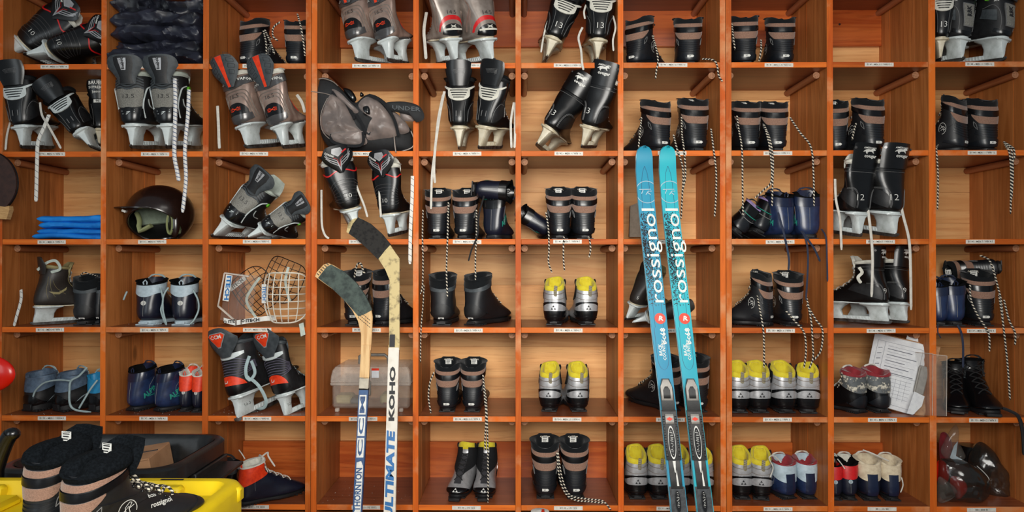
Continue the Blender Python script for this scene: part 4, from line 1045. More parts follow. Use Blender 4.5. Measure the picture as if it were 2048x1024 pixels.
# --- batting helmet
def helmet():
    r_ = empty('batting_helmet', (XX(318, .13), .14, zrow(3)), 'dark brown batting helmet with pale green padding and short peak', 'helmet')
    L = r_.location; R0 = .108; cz = .097; tilt = Matrix.Rotation(radians(6), 3, 'X') @ Matrix.Rotation(radians(-6), 3, 'Y')
    def sp(a, e, r): # azimuth a (0 = right), elevation e
        return Vector((cos(e)*cos(a)*r*1.08, cos(e)*sin(a)*r*1.12, sin(e)*r))
    def low(a):   # lower edge: open towards the room, ear flaps at the sides
        f = max(0, -sin(a))
        return radians(-62)+radians(78)*f**.9*(1 if True else 0)
    N = 44
    for nm, r, m, fl in (('helmet_shell', R0, 'helmet', False), ('helmet_lining', R0-.006, 'helmetin', True)):
        rows = []
        for i in range(15):
            row = []
            for j in range(N):
                a = 2*pi*j/N; e = pi/2+(low(a)-pi/2)*i/14; row.append(tilt@sp(a, e, r)+Vector((0, 0, cz)))
            rows.append(row)
        o = MB().grid(rows, 0, closed=True, flip=fl).build(nm, m, r_, recalc=False); 
    mb = MB(); ed = [tilt@sp(2*pi*j/N, low(2*pi*j/N), R0-.003)+Vector((0, 0, cz)) for j in range(N+1)]; mb.tube(ed, .0042, 6); mb.build('helmet_rim', 'helmet', r_)
    # peak at the left
    rows = []
    for i in range(6):
        k = i/5; rows.append([tilt@Vector((cos(a)*(R0*1.05+.034*k*max(0, cos(a-radians(214)))), sin(a)*(R0*1.08+.034*k*max(0, cos(a-radians(214)))), .022+.004*k+.012*cos((a-radians(214))*1.4)))+Vector((0, 0, cz)) for a in [radians(214-70+140*q/14) for q in range(15)]])
    MB().sheet(rows, .004).build('helmet_peak', 'helmet', r_)
    # padding: front panels standing inside the opening
    def pad(nm, a0, a1, e0, e1, r, m):
        rows = [[tilt@sp(radians(a0+(a1-a0)*j/10), radians(e0+(e1-e0)*i/8)-.0, r-.010*(1-((j-5)/5)**2)*0)+Vector((0, 0, cz)) for j in range(11)] for i in range(9)]
        MB().sheet(rows, .012).build(nm, m, r_)
    pad('pad', 28, 98, -58, 16, R0-.012, 'pad'); pad('pad', 101, 172, -22, 22, R0-.012, 'padgrey')
    mb = MB(); mb.tube([tilt@Vector((-.080+.0*q, .0, 0))+Vector((.012*sin(q/9*pi*1.3)-.0, -.02, cz+.012-.088*q/9+.0)) if q < 6 else tilt@Vector((-.080+.014*(q-5), -.02, 0))+Vector((0, 0, cz-.062+.006*(q-5))) for q in range(10)], .013, 10, 0, .6); mb.build('ear_pad', 'pad', r_)
    # ear cup ring on the right
    mb = MB(); mb.ell((.082, -.058, cz-.038), (.019, .014, .050), 14, 10); mb.build('ear_flap', 'helmet', r_)
    mb = MB(); mb.tube([Vector((.070+.010*cos(a), -.070, cz-.040+.036*sin(a))) for a in [2*pi*q/20 for q in range(21)]], .004, 6); mb.build('ear_ring', 'pad', r_)
    mb = MB(); mb.box((-.095, -.088, cz+.002), (-.080, -.086, cz+.010), rot=Matrix.Rotation(.4, 3, 'Y')); mb.build('sticker', 'white', r_)
    mb = MB()
    for x, z in ((.082, cz-.020), (.082, cz-.06)): mb.ell((x, -.073, z), (.0022, .0022, .0022), 6, 5)
    mb.build('rivet', 'steel', r_)
    return r_
helmet()
# --- grey and black sports bag
def local(o, r_): o.parent = r_; o.location = Vector(o.location)-Vector(r_.location); return o
bag = empty('sports_bag', (XX(735), .05, zrow(2)), 'crumpled grey and black sports bag with a padded strap', 'bag')
mb = MB(); puff(mb, [(619, 183), (632, 158), (660, 158), (690, 185), (712, 205), (738, 188), (770, 203), (800, 240), (824, 262), (827, 300), (790, 305), (700, 306), (660, 296), (636, 255)], .055, .062, c=(725, 255), n=10, amp=.006)
local(mb.build('bag_body', 'bagblack'), bag)
mb = MB(); puff(mb, [(662, 189), (682, 198), (702, 226), (712, 250), (728, 268), (733, 288), (700, 292), (666, 276), (646, 262), (641, 240), (650, 210)], -.005, .024, n=8, amp=.012, fr=24, seed=4)
local(mb.build('front_panel', 'baggrey'), bag)
mb = MB(); puff(mb, [(716, 212), (728, 196), (746, 195), (768, 214), (786, 240), (795, 270), (760, 278), (734, 281), (734, 262), (745, 240), (728, 228)], .0, .024, n=8, amp=.011, fr=24, seed=8)
local(mb.build('front_panel', 'baggrey'), bag)
mb = MB(); puff(mb, [(785, 222), (808, 240), (819, 262), (800, 268), (793, 250)], .01, .024, n=6, amp=.007, fr=24, seed=9)
local(mb.build('side_panel', 'baggrey'), bag)
mb = MB(); puff(mb, [(663, 266), (724, 262), (724, 288), (690, 290), (665, 280)], -.028, .014, n=6, amp=.008, fr=24, seed=12)
local(mb.build('pocket', 'baggrey'), bag)
mb = MB(); puff(mb, [(664, 178), (680, 185), (700, 205), (717, 222), (708, 226), (690, 208), (670, 190)], -.012, .014, n=5, amp=.003, seed=3)
local(mb.build('zip_flap', 'baggrey'), bag)
mb = MB()
for pts, yy, rr in (([(624, 180), (630, 163), (645, 157), (665, 163), (676, 172)], .02, .0022), ([(622, 183), (645, 186), (661, 190)], .0, .0018), ([(788, 270), (790, 292), (792, 305)], -.012, .0024), ([(822, 262), (828, 280), (824, 295), (800, 304)], .02, .0024), ([(655, 196), (642, 228), (645, 262), (668, 284), (692, 295)], -.018, .0015)):
    local(MB().tube([at(p.x, p.y, yy) for p in smooth_pts([(a, b, 0) for a, b in pts], 16)], rr, 6).build('piping', 'greysilver'), bag)
mb = MB()
for pts, yy in (([(664, 184), (688, 200), (704, 226), (709, 238)], -.022), ([(738, 190), (766, 205), (788, 238), (797, 272)], -.020), ([(663, 268), (664, 282), (690, 291), (724, 289), (726, 264)], -.036), ([(712, 228), (724, 248), (732, 268)], -.028)):
    local(MB().tube([at(p.x, p.y, yy) for p in smooth_pts([(a, b, 0) for a, b in pts], 18)], .0058, 6, 0, .3, up=Vector((0, 1, 0))).build('webbing', 'cloth_black'), bag)
mb = MB(); puff(mb, [(772, 206), (790, 203), (815, 204), (838, 212), (848, 228), (846, 240), (832, 244), (822, 232), (800, 226), (780, 220)], -.02, .014, n=6, amp=.003, c=(812, 216))
local(mb.build('shoulder_strap', 'bagblack'), bag)
mb = MB(); puff(mb, [(800, 225), (818, 226), (828, 240), (822, 243), (806, 240)], -.005, .012, n=5, amp=.004); local(mb.build('strap_loop', 'baggrey'), bag)
mb = MB(); tv, tf = text2d('UNDER', 1, 1, .02); mb.add([at(812+x*17, 217-y*12+(x*1.2), -.0372) for x, y in tv], tf); local(mb.build('strap_lettering', 'charcoal'), bag)
for q_, yy in (([(726, 214), (738, 212), (740, 230), (728, 228)], -.022), ([(686, 178), (702, 180), (713, 198), (704, 204)], .03), ([(722, 184), (728, 190), (724, 194), (720, 192)], .03)): local(puff(MB(), q_, yy, .009, n=4, amp=.001).build('buckle', 'handleblack'), bag)
# --- face cages
def cage(px, py, Y, W, H, dep, nx, ny, m, lab, rz=0, ry=0, badge=None, grp='hockey face cages on the shelf', curve=1.0, r=.0017):
    r_ = empty('face_cage', at(px, py, Y), lab, 'cage', grp); r_.rotation_euler = (0, ry, rz)
    def f(u, v):  # u,v -1..1
        w_ = 1-.28*max(0, -v)**2-.06*max(0, v)**2
        return Vector((W/2*u*w_, -dep*(1-.85*abs(u)**2.2)*(1-.30*v*v*curve)+0, H/2*v))
    mb = MB()
    rim = [f(math.copysign(abs(cos(a))**.42, cos(a)), math.copysign(abs(sin(a))**.42, sin(a))) for a in [2*pi*k/44 for k in range(45)]]
    mb.tube(rim, r*1.4, 6)
    mb.build('cage_rim', m, r_)
    for i in range(nx):
        u = -1+2*(i+1)/(nx+1); MB().tube([f(u, -.95+1.9*k/14) for k in range(15)], r, 6).build('cage_bar', m, r_)
    for j in range(ny):
        v = -1+2*(j+1)/(ny+1); MB().tube([f(-.96+1.92*k/18, v)+Vector((0, .0018, 0)) for k in range(19)], r, 6).build('cage_bar', m, r_)
    if badge:
        bx, bz, vert, c1 = badge
        mb = MB(); hw, hh = (.0085, .034) if vert else (.036, .0085); o = f(bx, bz)+Vector((0, -.004, 0))
        mb.box((o.x-hw, o.y-.0008, o.z-hh), (o.x+hw, o.y, o.z+hh), 0)
        tv, tf = text2d('ITECH', 1, 1, .03); s_ = .0175
        mb.add([(o.x+(-y*s_ if False else (y*s_ if vert else x*s_)), o.y-.0014, o.z+((-x*s_) if vert else y*s_)) for x, y in tv], tf, 1); mb.build('cage_badge', ['white', c1], r_)
    return r_
cage(576, 594, .085, .166, .178, .085, 5, 6, 'wire_w', 'white wire hockey face cage in front of the black ones', rz=0, badge=(-.93, .15, True, 'itech'), r=.0019)
cage(515, 583, .16, .150, .165, .05, 6, 6, 'wire_k', 'black wire face cage lying tilted beside the white cage', ry=radians(-38), rz=0, badge=(-.35, .72, False, 'ink'), r=.0013)
cage(568, 560, .235, .150, .165, .05, 5, 5, 'wire_k', 'black wire face cage standing behind the white cage', ry=radians(22), r=.0013)
vis = empty('face_shield', (XX(480, .05), .05, zrow(4)), 'clear plastic face shield with a blue lettered sticker', 'visor')
mb = MB(); rows = []
for i in range(8):
    rows.append([at(455-14*i/7+ (60*j/8), 545+95*i/7+ 6*j/8, .062-.02*sin(pi*j/8)) for j in range(9)])
mb.sheet(rows, .0025); local(mb.build('shield_lens', 'clearsheet'), vis)
mb = MB(); mb.tube([at(449, 546, .044), at(436, 612, .044)], .003, 6); mb.tube([at(449, 546, .044), at(498, 553, .044)], .003, 6); mb.tube([at(436, 612, .044), at(468, 640, .044)], .004, 6); local(mb.build('shield_edge', 'clearedge'), vis)
mb = MB(); q = [at(x, y, .036) for x, y in ((452, 549), (465, 551), (457, 603), (445, 601))]; mb.add(q+[p+Vector((0, .001, 0)) for p in q], [(0, 1, 2, 3), (4, 5, 6, 7), (0, 1, 5, 4), (1, 2, 6, 5), (2, 3, 7, 6), (3, 0, 4, 7)])
tv, tf = text2d('ITECH', 1, 1, .04); mb.add([at(455+y*12-x*2.2, 576+x*17.5, .0352) for x, y in tv], tf, 1); local(mb.build('shield_sticker', ['white', 'itech']), vis)
st = empty('chin_strap', at(500, 643, .04), 'white lettered chin strap lying along the shelf edge', 'strap')
mb = MB()
Q = [at(448, 640, .03), at(470, 646, .03), at(500, 641, .035), at(530, 637, .05), at(552, 636, .07)]
rows = [[p+Vector((0, 0, .0085)) for p in Q], [p-Vector((0, 0, .0085)) for p in Q]]; mb.sheet(rows, .003); local(mb.build('strap_band', 'white'), st)
mb = MB()
for cx_, s_ in ((463, 'ITE'), (505, 'ITECH')):
    tv, tf = text2d(s_, 1, 1, .04); mb.add([at(cx_+x*10, 643-y*8.5-(cx_-463)*.06-x*1, .026) for x, y in tv], tf)
    dv, df = ring2(.5, .28, 12); mb.add([at(cx_+x*6-(13 if len(s_) == 3 else 19), 644-y*6-(cx_-463)*.06, .026) for x, y in dv], df)
local(mb.build('strap_lettering', 'ink'), st)
mb = MB(); mb.box(at(470, 650, .025), at(475, 638, .034)); mb.box(at(481, 650, .025), at(485, 638, .034)); local(mb.build('strap_buckle', 'greysilver'), st)
for pts, lab, yy in (([(520, 555), (505, 575), (493, 600), (505, 625), (518, 642)], 'thin white strap looped over the black face cage', .075), ([(577, 534), (571, 560), (576, 590), (580, 602)], 'white strap hanging inside the white face cage', .06)):
    o = MB().tube([at(p.x, p.y, yy) for p in smooth_pts([(a, b, 0) for a, b in pts], 20)], .0055, 6, 0, .25, up=Vector((0, 1, 0))).build('cage_strap', 'feltpale'); tag(o, lab, 'strap')
o = MB().sheet([[at(598, 648, -.004), at(607, 645, -.004)], [at(600, 660, -.006), at(609, 657, -.006)], [at(602, 673, -.007), at(611, 669, -.007)]], .0015).build('strap_end', 'feltpale'); tag(o, 'short white strap end hanging over the shelf edge', 'strap')
# --- toolbox
tb = empty('toolbox', (XX(740, .1), .15, zrow(5)), 'translucent grey plastic toolbox with a grey carrying handle', 'toolbox')
xa, xb, y0, y1 = XX(660, .06), XX(822, .06), .06, .25; zf = zrow(5)
mb = MB(); mb.box((xa+.006, y0+.006, zf+.012), (xb-.006, y1, zf+.105), 0, .008); local(mb.build('box_body', 'frost'), tb)
mb = MB(); mb.box((xa, y0, zf+.094), (xb, y1+.006, zf+.108), 0, .004); local(mb.build('box_rim', 'frostlid'), tb)
mb = MB(); rows = []
for z, g in ((.108, 0), (.128, .002), (.148, .006), (.160, .014), (.166, .026)):
    rows.append([Vector((x, y, zf+z)) for x, y in [(xa+g+.004, y0+g), (xb-g-.004, y0+g), (xb-g, y0+g+.006), (xb-g, y1-g), (xa+g, y1-g), (xa+g, y0+g+.006)]])
mb.grid(rows, 0, closed=True); mb.f.append(tuple(range(len(mb.v)-6, len(mb.v)))); mb.m.append(0); local(mb.build('box_lid', 'frostlid', ang=25), tb)
hx0, hx1 = XX(717, .1), XX(774, .1); mb = MB(); mb.tube([Vector(p) for p in ((hx0, .12, zf+.165), (hx0, .12, zf+.192), (hx0+.008, .12, zf+.198), (hx1-.012, .12, zf+.198), (hx1, .12, zf+.188), (hx1+.003, .12, zf+.165))], .0058, 8, 0); local(mb.build('box_handle', 'handlegrey'), tb)
mb = MB(); 
for x in (674, 802): local(MB().box((XX(x, .06)-.007, y0-.002, zf+.001), (XX(x, .06)+.007, y0+.016, zf+.014), 0, .002).build('box_foot', 'frostlid'), tb)
mb = MB(); mb.box((XX(736, .06)-.008, y0-.007, zf+.06), (XX(736, .06)+.012, y0, zf+.115), 0, .003); local(mb.build('box_latch', 'handlegrey'), tb)
mb = MB(); mb.box((XX(751, .06)-.013, y0-.0015, zf+.124), (XX(751, .06)+.013, y0-.0005, zf+.158)); mb.box((XX(751, .06)-.013, y0-.002, zf+.150), (XX(751, .06)+.013, y0-.001, zf+.158), 1); local(mb.build('box_sticker', ['paper', 'redorange']), tb)
for (cx_, wz, m_, nm) in ((688, .03, 'mustard', 'tool_roll'), (777, .035, 'mustard', 'tool_roll'), (780, .012, 'red', 'small_case'), (716, .02, 'charcoal', 'small_case')):
    c = XX(cx_, .1); mb = MB().box((c-.03, .09, zf+.022), (c+.03, .16, zf+.024+wz), 0, .007); local(mb.build(nm, m_), tb)
# --- clipboard with papers
cb = empty('clipboard', (XX(1785, .09), .1, zrow(5)+.004), 'clipboard leaning in the cubby with a thick wad of forms', 'clipboard')
cb.rotation_euler = Euler((radians(-6), radians(10), radians(-46)))
MB().box((-.105, .0, 0), (.105, .004, .262), 0, .001).build('backing_board', 'board', cb)
rs3 = random.Random(5)
for k in range(9):
    o = MB().box((-.100, -.0016, 0), (.072, -.0002, .245), 0, 0).build('paper_sheet', 'paper', cb, smooth=False); o.location = (rs3.uniform(-.003, .003), -.0018*k, .008+rs3.uniform(-.004, .006)); o.rotation_euler = (0, rs3.uniform(-.02, .02), 0)
mb = MB(); Yp = -.0172
def ln(x0, z0, x1, z1, w_=.0008):
    x0 = -.088+(x0+.088)*.86; x1 = -.088+(x1+.088)*.86
    v, f = stroke2([(x0, z0), (x1, z1)], w_); mb.add([(a, Yp, b) for a, b in v], f)
for z in (.238, .125, .02): ln(-.088, z, .085, z)
for x in (-.088, -.058, .085): ln(x, .02, x, .238)
for k in range(10):
    ln(-.045, .225-.0105*k, .07-(k % 3)*.02, .225-.0105*k, .0024 if k % 2 else .0006)
for k in range(6): ln(-.05+.02*k, .115, -.05+.02*k, .04, .0006); ln(-.05, .112-.013*k, .07, .112-.013*k, .0006)
for k in range(4): ln(-.082, .21-.02*k, -.066, .214-.02*k, .0022)
mb.build('form_print', 'pencil', cb, smooth=False)
mb = MB(); mb.box((.060, -.022, .085), (.092, -.017, .185), 0, .002); mb.tube([Vector((.064, -.026, .09+.01*k)) for k in range(10)], .004, 8); mb.build('board_clip', 'bindgrey', cb)
q = [at(x, y, .012) for x, y in [(1826, 782), (1850, 793), (1843, 812), (1824, 828), (1812, 826)]]; mb = MB(); mb.prism([(p.x, p.z) for p in q], lambda a, b, h: Vector((a, .012+h+.008*sin(a*40), b)), 0, .0008); o = mb.build('loose_sheet', 'paper', None); tag(o, 'loose curled sheet sticking out below the clipboard', 'paper')
MB().box((-.01, .006, .10), (.078, .007, .276), 0, 0, rot=Matrix.Rotation(.05, 3, 'Y')).build('loose_card', 'paper', None, smooth=False)
o = bpy.data.objects['loose_card']; o.location = cb.location; o.rotation_euler = cb.rotation_euler; tag(o, 'white card sticking up behind the clipboard', 'paper')
# --- clear acrylic sheets by the divider
ac = empty('acrylic_holder', (XX(1850), -.03, Z(832)), 'clear acrylic sheet bent round the divider beside the clipboard', 'holder')
mb = MB(); A_ = [(1831, 704, .05), (1866, 708, -.012), (1866, 831, -.012), (1831, 831, .05)]
q = [at(*a) for a in A_]; mb.sheet([[q[0], q[1]], [q[3], q[2]]], .002); local(mb.build('acrylic_panel', 'clearsheet'), ac)
q = [at(*a) for a in [(1867, 709, -.012), (1894, 712, -.018), (1893, 832, -.018), (1867, 831, -.012)]]; mb = MB(); mb.sheet([[q[0], q[1]], [q[3], q[2]]], .002); local(mb.build('acrylic_panel', 'clearsheet'), ac)
mb = MB(); 
for a, b in (((1866, 708, -.013), (1865, 831, -.013)), ((1894, 712, -.018), (1893, 832, -.018)), ((1831, 704, .05), (1866, 708, -.012)), ((1867, 709, -.012), (1894, 712, -.018))): mb.tube([at(*a), at(*b)], .0011, 5)
local(mb.build('acrylic_edge', 'clearedge'), ac)
# --- small grey board behind the skis
q = [at(x, y, .27) for x, y in ((1260, 412), (1283, 402), (1300, 402), (1300, 474), (1258, 474))]; mb = MB(); mb.prism([(p.x, p.z) for p in q], lambda a, b, h: Vector((a, h, b)), .262, .28); o = mb.build('grey_panel', 'greyboard', ang=20); tag(o, 'small grey board standing in the cubby behind the skis', 'board')
# --- bags of parts, bottom right
def body_bag(poly, Y, th, lab, m, seed, nm='plastic_bag', grp='plastic bags in the bottom right cubby', amp=.010, c=None):
    mb = MB(); puff(mb, poly, Y, th, amp=amp, n=12, fr=16, seed=seed, back=.8, c=c); o = mb.build(nm, m); tag(o, lab, 'bag', grp); return o
body_bag([(1955, 885), (1978, 893), (1992, 920), (2010, 945), (2028, 968), (2038, 985), (2030, 1000), (2005, 1004), (1970, 1000), (1950, 960), (1938, 920)], .17, .06, 'grey plastic bag slumped at the right of the bottom cubby', 'bagplastic', 3, c=(1980, 965))
body_bag([(1880, 925), (1905, 918), (1940, 925), (1972, 955), (1976, 985), (1955, 1003), (1915, 1004), (1882, 995)], .07, .055, 'dark plastic bag of red and black parts at the front', 'bagplastic', 7)
body_bag([(1877, 955), (1895, 962), (1910, 978), (1904, 998), (1877, 1004)], .03, .02, 'small crinkled bag against the left side of the cubby', 'bagclear', 11)
body_bag([(1882, 905), (1890, 880), (1912, 848), (1916, 880), (1930, 915), (1905, 925)], .13, .02, 'clear plastic film standing up above the dark bag', 'bagclear', 13, amp=.006)
o = MB().ell(at(1883, 945, .09), (.022, .03, .045), 16, 12, fn=None).build('red_ball', 'redplastic'); tag(o, 'red rounded part inside the front bag, at the left', 'part')
mb = MB(); puff(mb, [(1905, 952), (1925, 958), (1930, 975), (1915, 998), (1908, 985), (1900, 965)], .075, .03, n=6, amp=.003); o = mb.build('red_shape', 'redplastic'); tag(o, 'red flat part low inside the front bag', 'part')
c = at(1937, 905, .22); mb = MB(); mb.tube([c+Vector((0, 0, -.028)), c+Vector((0, 0, -.026)), c+Vector((.004, 0, .026)), c+Vector((.004, 0, .028))], .036, 20); o = mb.build('black_roll', 'handleblack'); tag(o, 'black roll lying on top of the bags', 'roll')
mb = MB(); q = [(1880, 870), (1895, 868), (1900, 900), (1893, 925), (1880, 920)]; puff(mb, q, .2, .03, n=5, amp=.002); o = mb.build('crimson_bundle', 'crimson'); tag(o, 'dark red bundle behind the clear film', 'cloth')
mb = MB(); mb.sheet([[at(1908, 892, .14), at(1916, 882, .14)], [at(1900, 915, .13), at(1912, 912, .12)], [at(1915, 930, .11), at(1936, 926, .11)]], .001); o = mb.build('foil_strip', 'paleblue'); tag(o, 'crinkled pale foil strip beside the black roll', 'foil')
o = MB().tube([at(p.x, p.y, .09) for p in smooth_pts([(1954, 932, 0), (1968, 945, 0), (1978, 958, 0), (1974, 966, 0)], 12)], .0014, 6).build('wire_hook', 'white'); tag(o, 'thin white wire loop on the bags', 'wire')
# --- leaning skis
SY0, SZ0, SS = -.05, 1.62, .215
def atp(px, py, off=0.0, y0=SY0, z0=SZ0, sl=SS):
    d = CR @ Vector(((px-1024)/FPX, -(py-512)/FPX, -1)); y0 = y0-off
    t = (y0+D+sl*(CAMZ-z0))/(d.y-sl*d.z); return Vector((0, -D, CAMZ))+d*t
EDG = [(292, 1289.5, 2), (294, 1289.5, 9), (300, 1289, 14.5), (312, 1289, 16.8), (340, 1289, 17.6), (400, 1292.5, 17.2), (480, 1300.5, 17.2), (560, 1309, 17.3), (640, 1317.5, 17.2), (760, 1331, 16.4), (850, 1340.5, 16.4), (920, 1348, 16.8), (1024, 1359, 17.6)]
def ev(py):
    for (a, c0, w0), (b, c1, w1) in zip(EDG, EDG[1:]):
        if py <= b: f = (py-a)/(b-a); return c0+(c1-c0)*f, w0+(w1-w0)*f
    return EDG[-1][1:]
def ski(m, lab):
    base = atp(1389, 1290); r_ = empty('ski', (base.x, base.y, 0.0), lab, 'ski', 'pair of blue skis leaning on the shelving')
    def tip(py): return -.020*max(0, (330-py)/38)**2
    rows = []; A_ = [291+1.2*k for k in range(9)]+[305+7*k for k in range(5)]+[340+34*k for k in range(21)]
    for py in A_:
        c, w_ = ev(py); o = -tip(py); rows.append([atp(c-w_+.8, py, o+.0115), atp(c, py, o+.0120), atp(c+w_-.8, py, o+.0115)])
    # tail, running on down to the floor
    p0, p1 = rows[-2], rows[-1]
    dz = (p0[1].z-p1[1].z)
    k = (p1[1].z-.012)/dz; n = 10
    for i in range(1, n+1): rows.append([p1[j]+(p1[j]-p0[j])*k*i/n*(1) for j in range(3)])
    e = rows[-1]; rows[-1] = [e[0]*.8+e[1]*.2, e[1]-Vector((0, 0, .004)), e[2]*.8+e[1]*.2]
    mb = MB().sheet([r[::-1] for r in rows], .011); o = mb.build('ski_body', [m]); local(o, r_)
    mb = MB(); 
    for sg in (0, 2): mb.tube([r[sg]+Vector((0, .007, 0)) for r in rows], .0018, 5)
    local(mb.build('ski_edge', 'skiedge'), r_)
    G = .0105+.002
    def pt(a, s_, off=G): c, w_ = ev(a); return atp(c+s_, a, off-(tip(a) if a < 330 else 0))
    # printed outlines and circle emblem
    mb = MB()
    def outline(a0, a1, hw, top=True):
        L = []
        for k in range(25):
            q = k/24; a = a0+(a1-a0)*q; L.append((a, hw*math.sqrt(max(0, 1-(1-min(1, q*(4 if top else 1)))**2)) if top else hw*math.sqrt(max(0, 1-max(0, (q-.7)/.3)**2))))
        for sg in (-1, 1):
            for (a, h), (b, g) in zip(L, L[1:]): mb.add([pt(a, sg*h-.35), pt(a, sg*h+.35), pt(b, sg*g+.35), pt(b, sg*g-.35)], [(0, 1, 2, 3)])
    outline(332, 655, 8.5); outline(655, 740, 11, False)
    local(mb.build('printed_outline', 'skiline'), r_)
    def put2(m2, a, s_, sc, rot, nm, mt, off=G+.0004, clip=None):
        mb = MB(); out = []
        for x, y in m2[0]:
            X_, Y_ = x*cos(rot)-y*sin(rot), x*sin(rot)+y*cos(rot); q = s_+X_*sc
            if clip: q = max(-clip, min(clip, q))
            out.append(pt(a-Y_*sc, q, off))
        mb.add(out, m2[1]); return mb
    local(put2(ring2(.96, 1.02, 40, radians(15), radians(330)), 384, 2, 22, 0, '', '', clip=16.5).build('circle_print', 'paleblue', smooth=False), r_)
    local(put2(join2(stroke2([(-.75, .3), (.6, .32)], .09), stroke2([(-.5, -.2), (-.3, .25)], .08), stroke2([(0, -.3), (.3, .1), (.7, .1)], .08), stroke2([(.2, -.05), (.55, -.3)], .08)), 384, 0, 17, 0, '', '', clip=16).build('slanted_print', 'paleblue', smooth=False), r_)
    mb = MB(); rr = random.Random(9)
    for k in range(1150):
        a = rr.gauss(505, 52); 
        if not 425 < a < 612: continue
        c, w_ = ev(a); s_ = rr.uniform(-15, 15); s_ = s_ if rr.random() < .55 else -abs(s_)
        x, y = rr.uniform(.6, 1.6), rr.uniform(.6, 2.0); g = rr.uniform(0, 3)
        mb.add([pt(a+y*sin(g+q*pi/2), s_+x*cos(g+q*pi/2), G-.0002) for q in range(4)], [(0, 1, 2, 3)])
    o = local(mb.build('splatter_print', 'gloss', smooth=False), r_)
    tv, tf = text2d('rossignol', 1, 3, 0); wd = max(v[0] for v in tv)-min(v[0] for v in tv); s_ = 188/wd
    mb = MB(); mb.add([pt(511-(x*s_), 4-1+(-y*37.0), G+.0006) for x, y in tv], tf); local(mb.build('ski_lettering', 'white', smooth=False), r_)
    mb = MB(); mb.add(*[[pt(637-y*11, 3+x*11, G+.0006) for x, y in disc2(1, 24)[0]], disc2(1, 24)[1]]); 
    tv, tf = text2d('R', 1, 1, .03); mb.add([pt(637-y*13, 4.5+x*16+y*3, G+.001) for x, y in tv], tf, 1); local(mb.build('round_emblem', ['redorange', 'white'], smooth=False), r_)
    mb = MB(); tv, tf = text2d('bc68', 1, 1, .03); mb.add([pt(667-x*17+5, 6-y*14, G+.0006) for x, y in tv], tf)
    for t_, dx in (('BACK', -1), ('COUNTRY', 6)):
        tv, tf = text2d(t_, 1, 1, .02); mb.add([pt(700-x*(9 if dx < 0 else 8.6), dx-2-y*9, G+.0006) for x, y in tv], tf)
    local(mb.build('model_lettering', 'white', smooth=False), r_)
    # binding
    def blk(a0, a1, s0, s1, o0, o1, m_, nm, c_=.0015, taper=1.0):
        mb = MB(); L = []
        n = 6
        for i in range(n+1):
            a = a0+(a1-a0)*i/n; kk = taper+(1-taper)*min(1, i/2.0); L.append((a, s0*kk, s1*kk))
        T = [[pt(a, p, o1-(.003 if i in (0, n) else 0)), pt(a, q, o1-(.003 if i in (0, n) else 0))] for i, (a, p, q) in enumerate(L)]
        Bk = [[pt(a, p, o0), pt(a, q, o0)] for a, p, q in L]
        ring = []
        rows_ = [[Bk[i][0], T[i][0]+Vector((.0012, 0, 0)), T[i][1]-Vector((.0012, 0, 0)), Bk[i][1]] for i in range(n+1)]
        mb.grid(rows_, 0); mb.add(rows_[0], [(0, 1, 2, 3)]); mb.add(rows_[-1], [(3, 2, 1, 0)]); mb.grid([[r[3], r[0]] for r in rows_], 0)
        return local(mb.build(nm, m_, ang=30), r_)
    blk(757, 822, -13.5, 13.5, .011, .034, 'binding', 'binding_toe', taper=.55); blk(759, 801, -12, 12, .030, .040, 'bindgrey', 'binding_lever', taper=.5); blk(772, 797, -7.5, 7.5, .036, .0425, 'binding', 'lever_inset', taper=.4)
    blk(820, 920, -15, 15, .011, .026, 'binding', 'binding_plate'); blk(828, 848, -9, 9, .022, .0345, 'bindgrey', 'binding_clip')
    mb = MB(); mb.add([pt(838-4*sin(q*pi/2), 0+7*cos(q*pi/2), .0352) for q in range(4)], [(0, 1, 2, 3)]); local(mb.build('clip_mark', 'redorange', smooth=False), r_)
    for k in range(8):
        for sg in (-1, 1): blk(832+10.5*k, 840+10.5*k, sg*12-2.4, sg*12+2.4, .02, .0295, 'binding', 'grip_block')
    mb = MB(); v, f = disc2(1, 26); mb.add([pt(885-y*30, x*6.2, .0268) for x, y in v], f); v2, f2 = ring2(1.0, 1.12, 26); mb.add([pt(885-y*30, x*6.4, .0272) for x, y in v2], f2, 1)
    for k in range(16): a = 862+3.1*k; v, f = stroke2([(-4*rr.random(), 0), (4*rr.random(), rr.uniform(-1, 1))], .8); mb.add([pt(a-y, x, .0274) for x, y in v], f, 1)
    local(mb.build('binding_print', ['gloss', 'white'], smooth=False), r_)
    blk(918, 978, -12, 12, .011, .017, 'binding', 'riser_strip'); 
    mb = MB(); mb.add([pt(922, -3, .0178), pt(922, 3, .0178), pt(946, 1, .0178), pt(944, -1, .0178)], [(0, 1, 2, 3)]); mb.add([pt(952, 1, .0178), pt(940, 3, .0178), pt(972, 5, .0178), pt(972, 1, .0178)], [(0, 1, 2, 3)]); local(mb.build('riser_print', 'white', smooth=False), r_)
    # heel plate runs out of the frame
    L = [pt(973, s_, .012) for s_ in (-15.5, 15.5)]; d = (pt(1020, 0, .012)-pt(973, 0, .012)); mb = MB()
    dd = d.normalized(); nn = Vector((0, -1, -.2)).normalized()
    q = [L[0], L[1], L[1]+dd*.15, L[0]+dd*.15]; mb.sheet([[q[0], q[1]], [q[3], q[2]]], -.012)
    local(mb.build('heel_plate', 'heelplate'), r_)
    mb = MB(); v, f = disc2(1, 20); mb.add([pt(1003-y*22, x*5, .0265) for x, y in v], f); 
    for k in range(10): a = 986+3.2*k; v, f = stroke2([(-3*rr.random(), 0), (3*rr.random(), 1)], .7); mb.add([pt(a-y, x, .027) for x, y in v], f, 1)
    local(mb.build('plate_print', ['gloss', 'white'], smooth=False), r_)
    return r_
sk1 = ski('skiblue', 'left, deeper blue one of the two skis leaning on the shelving')
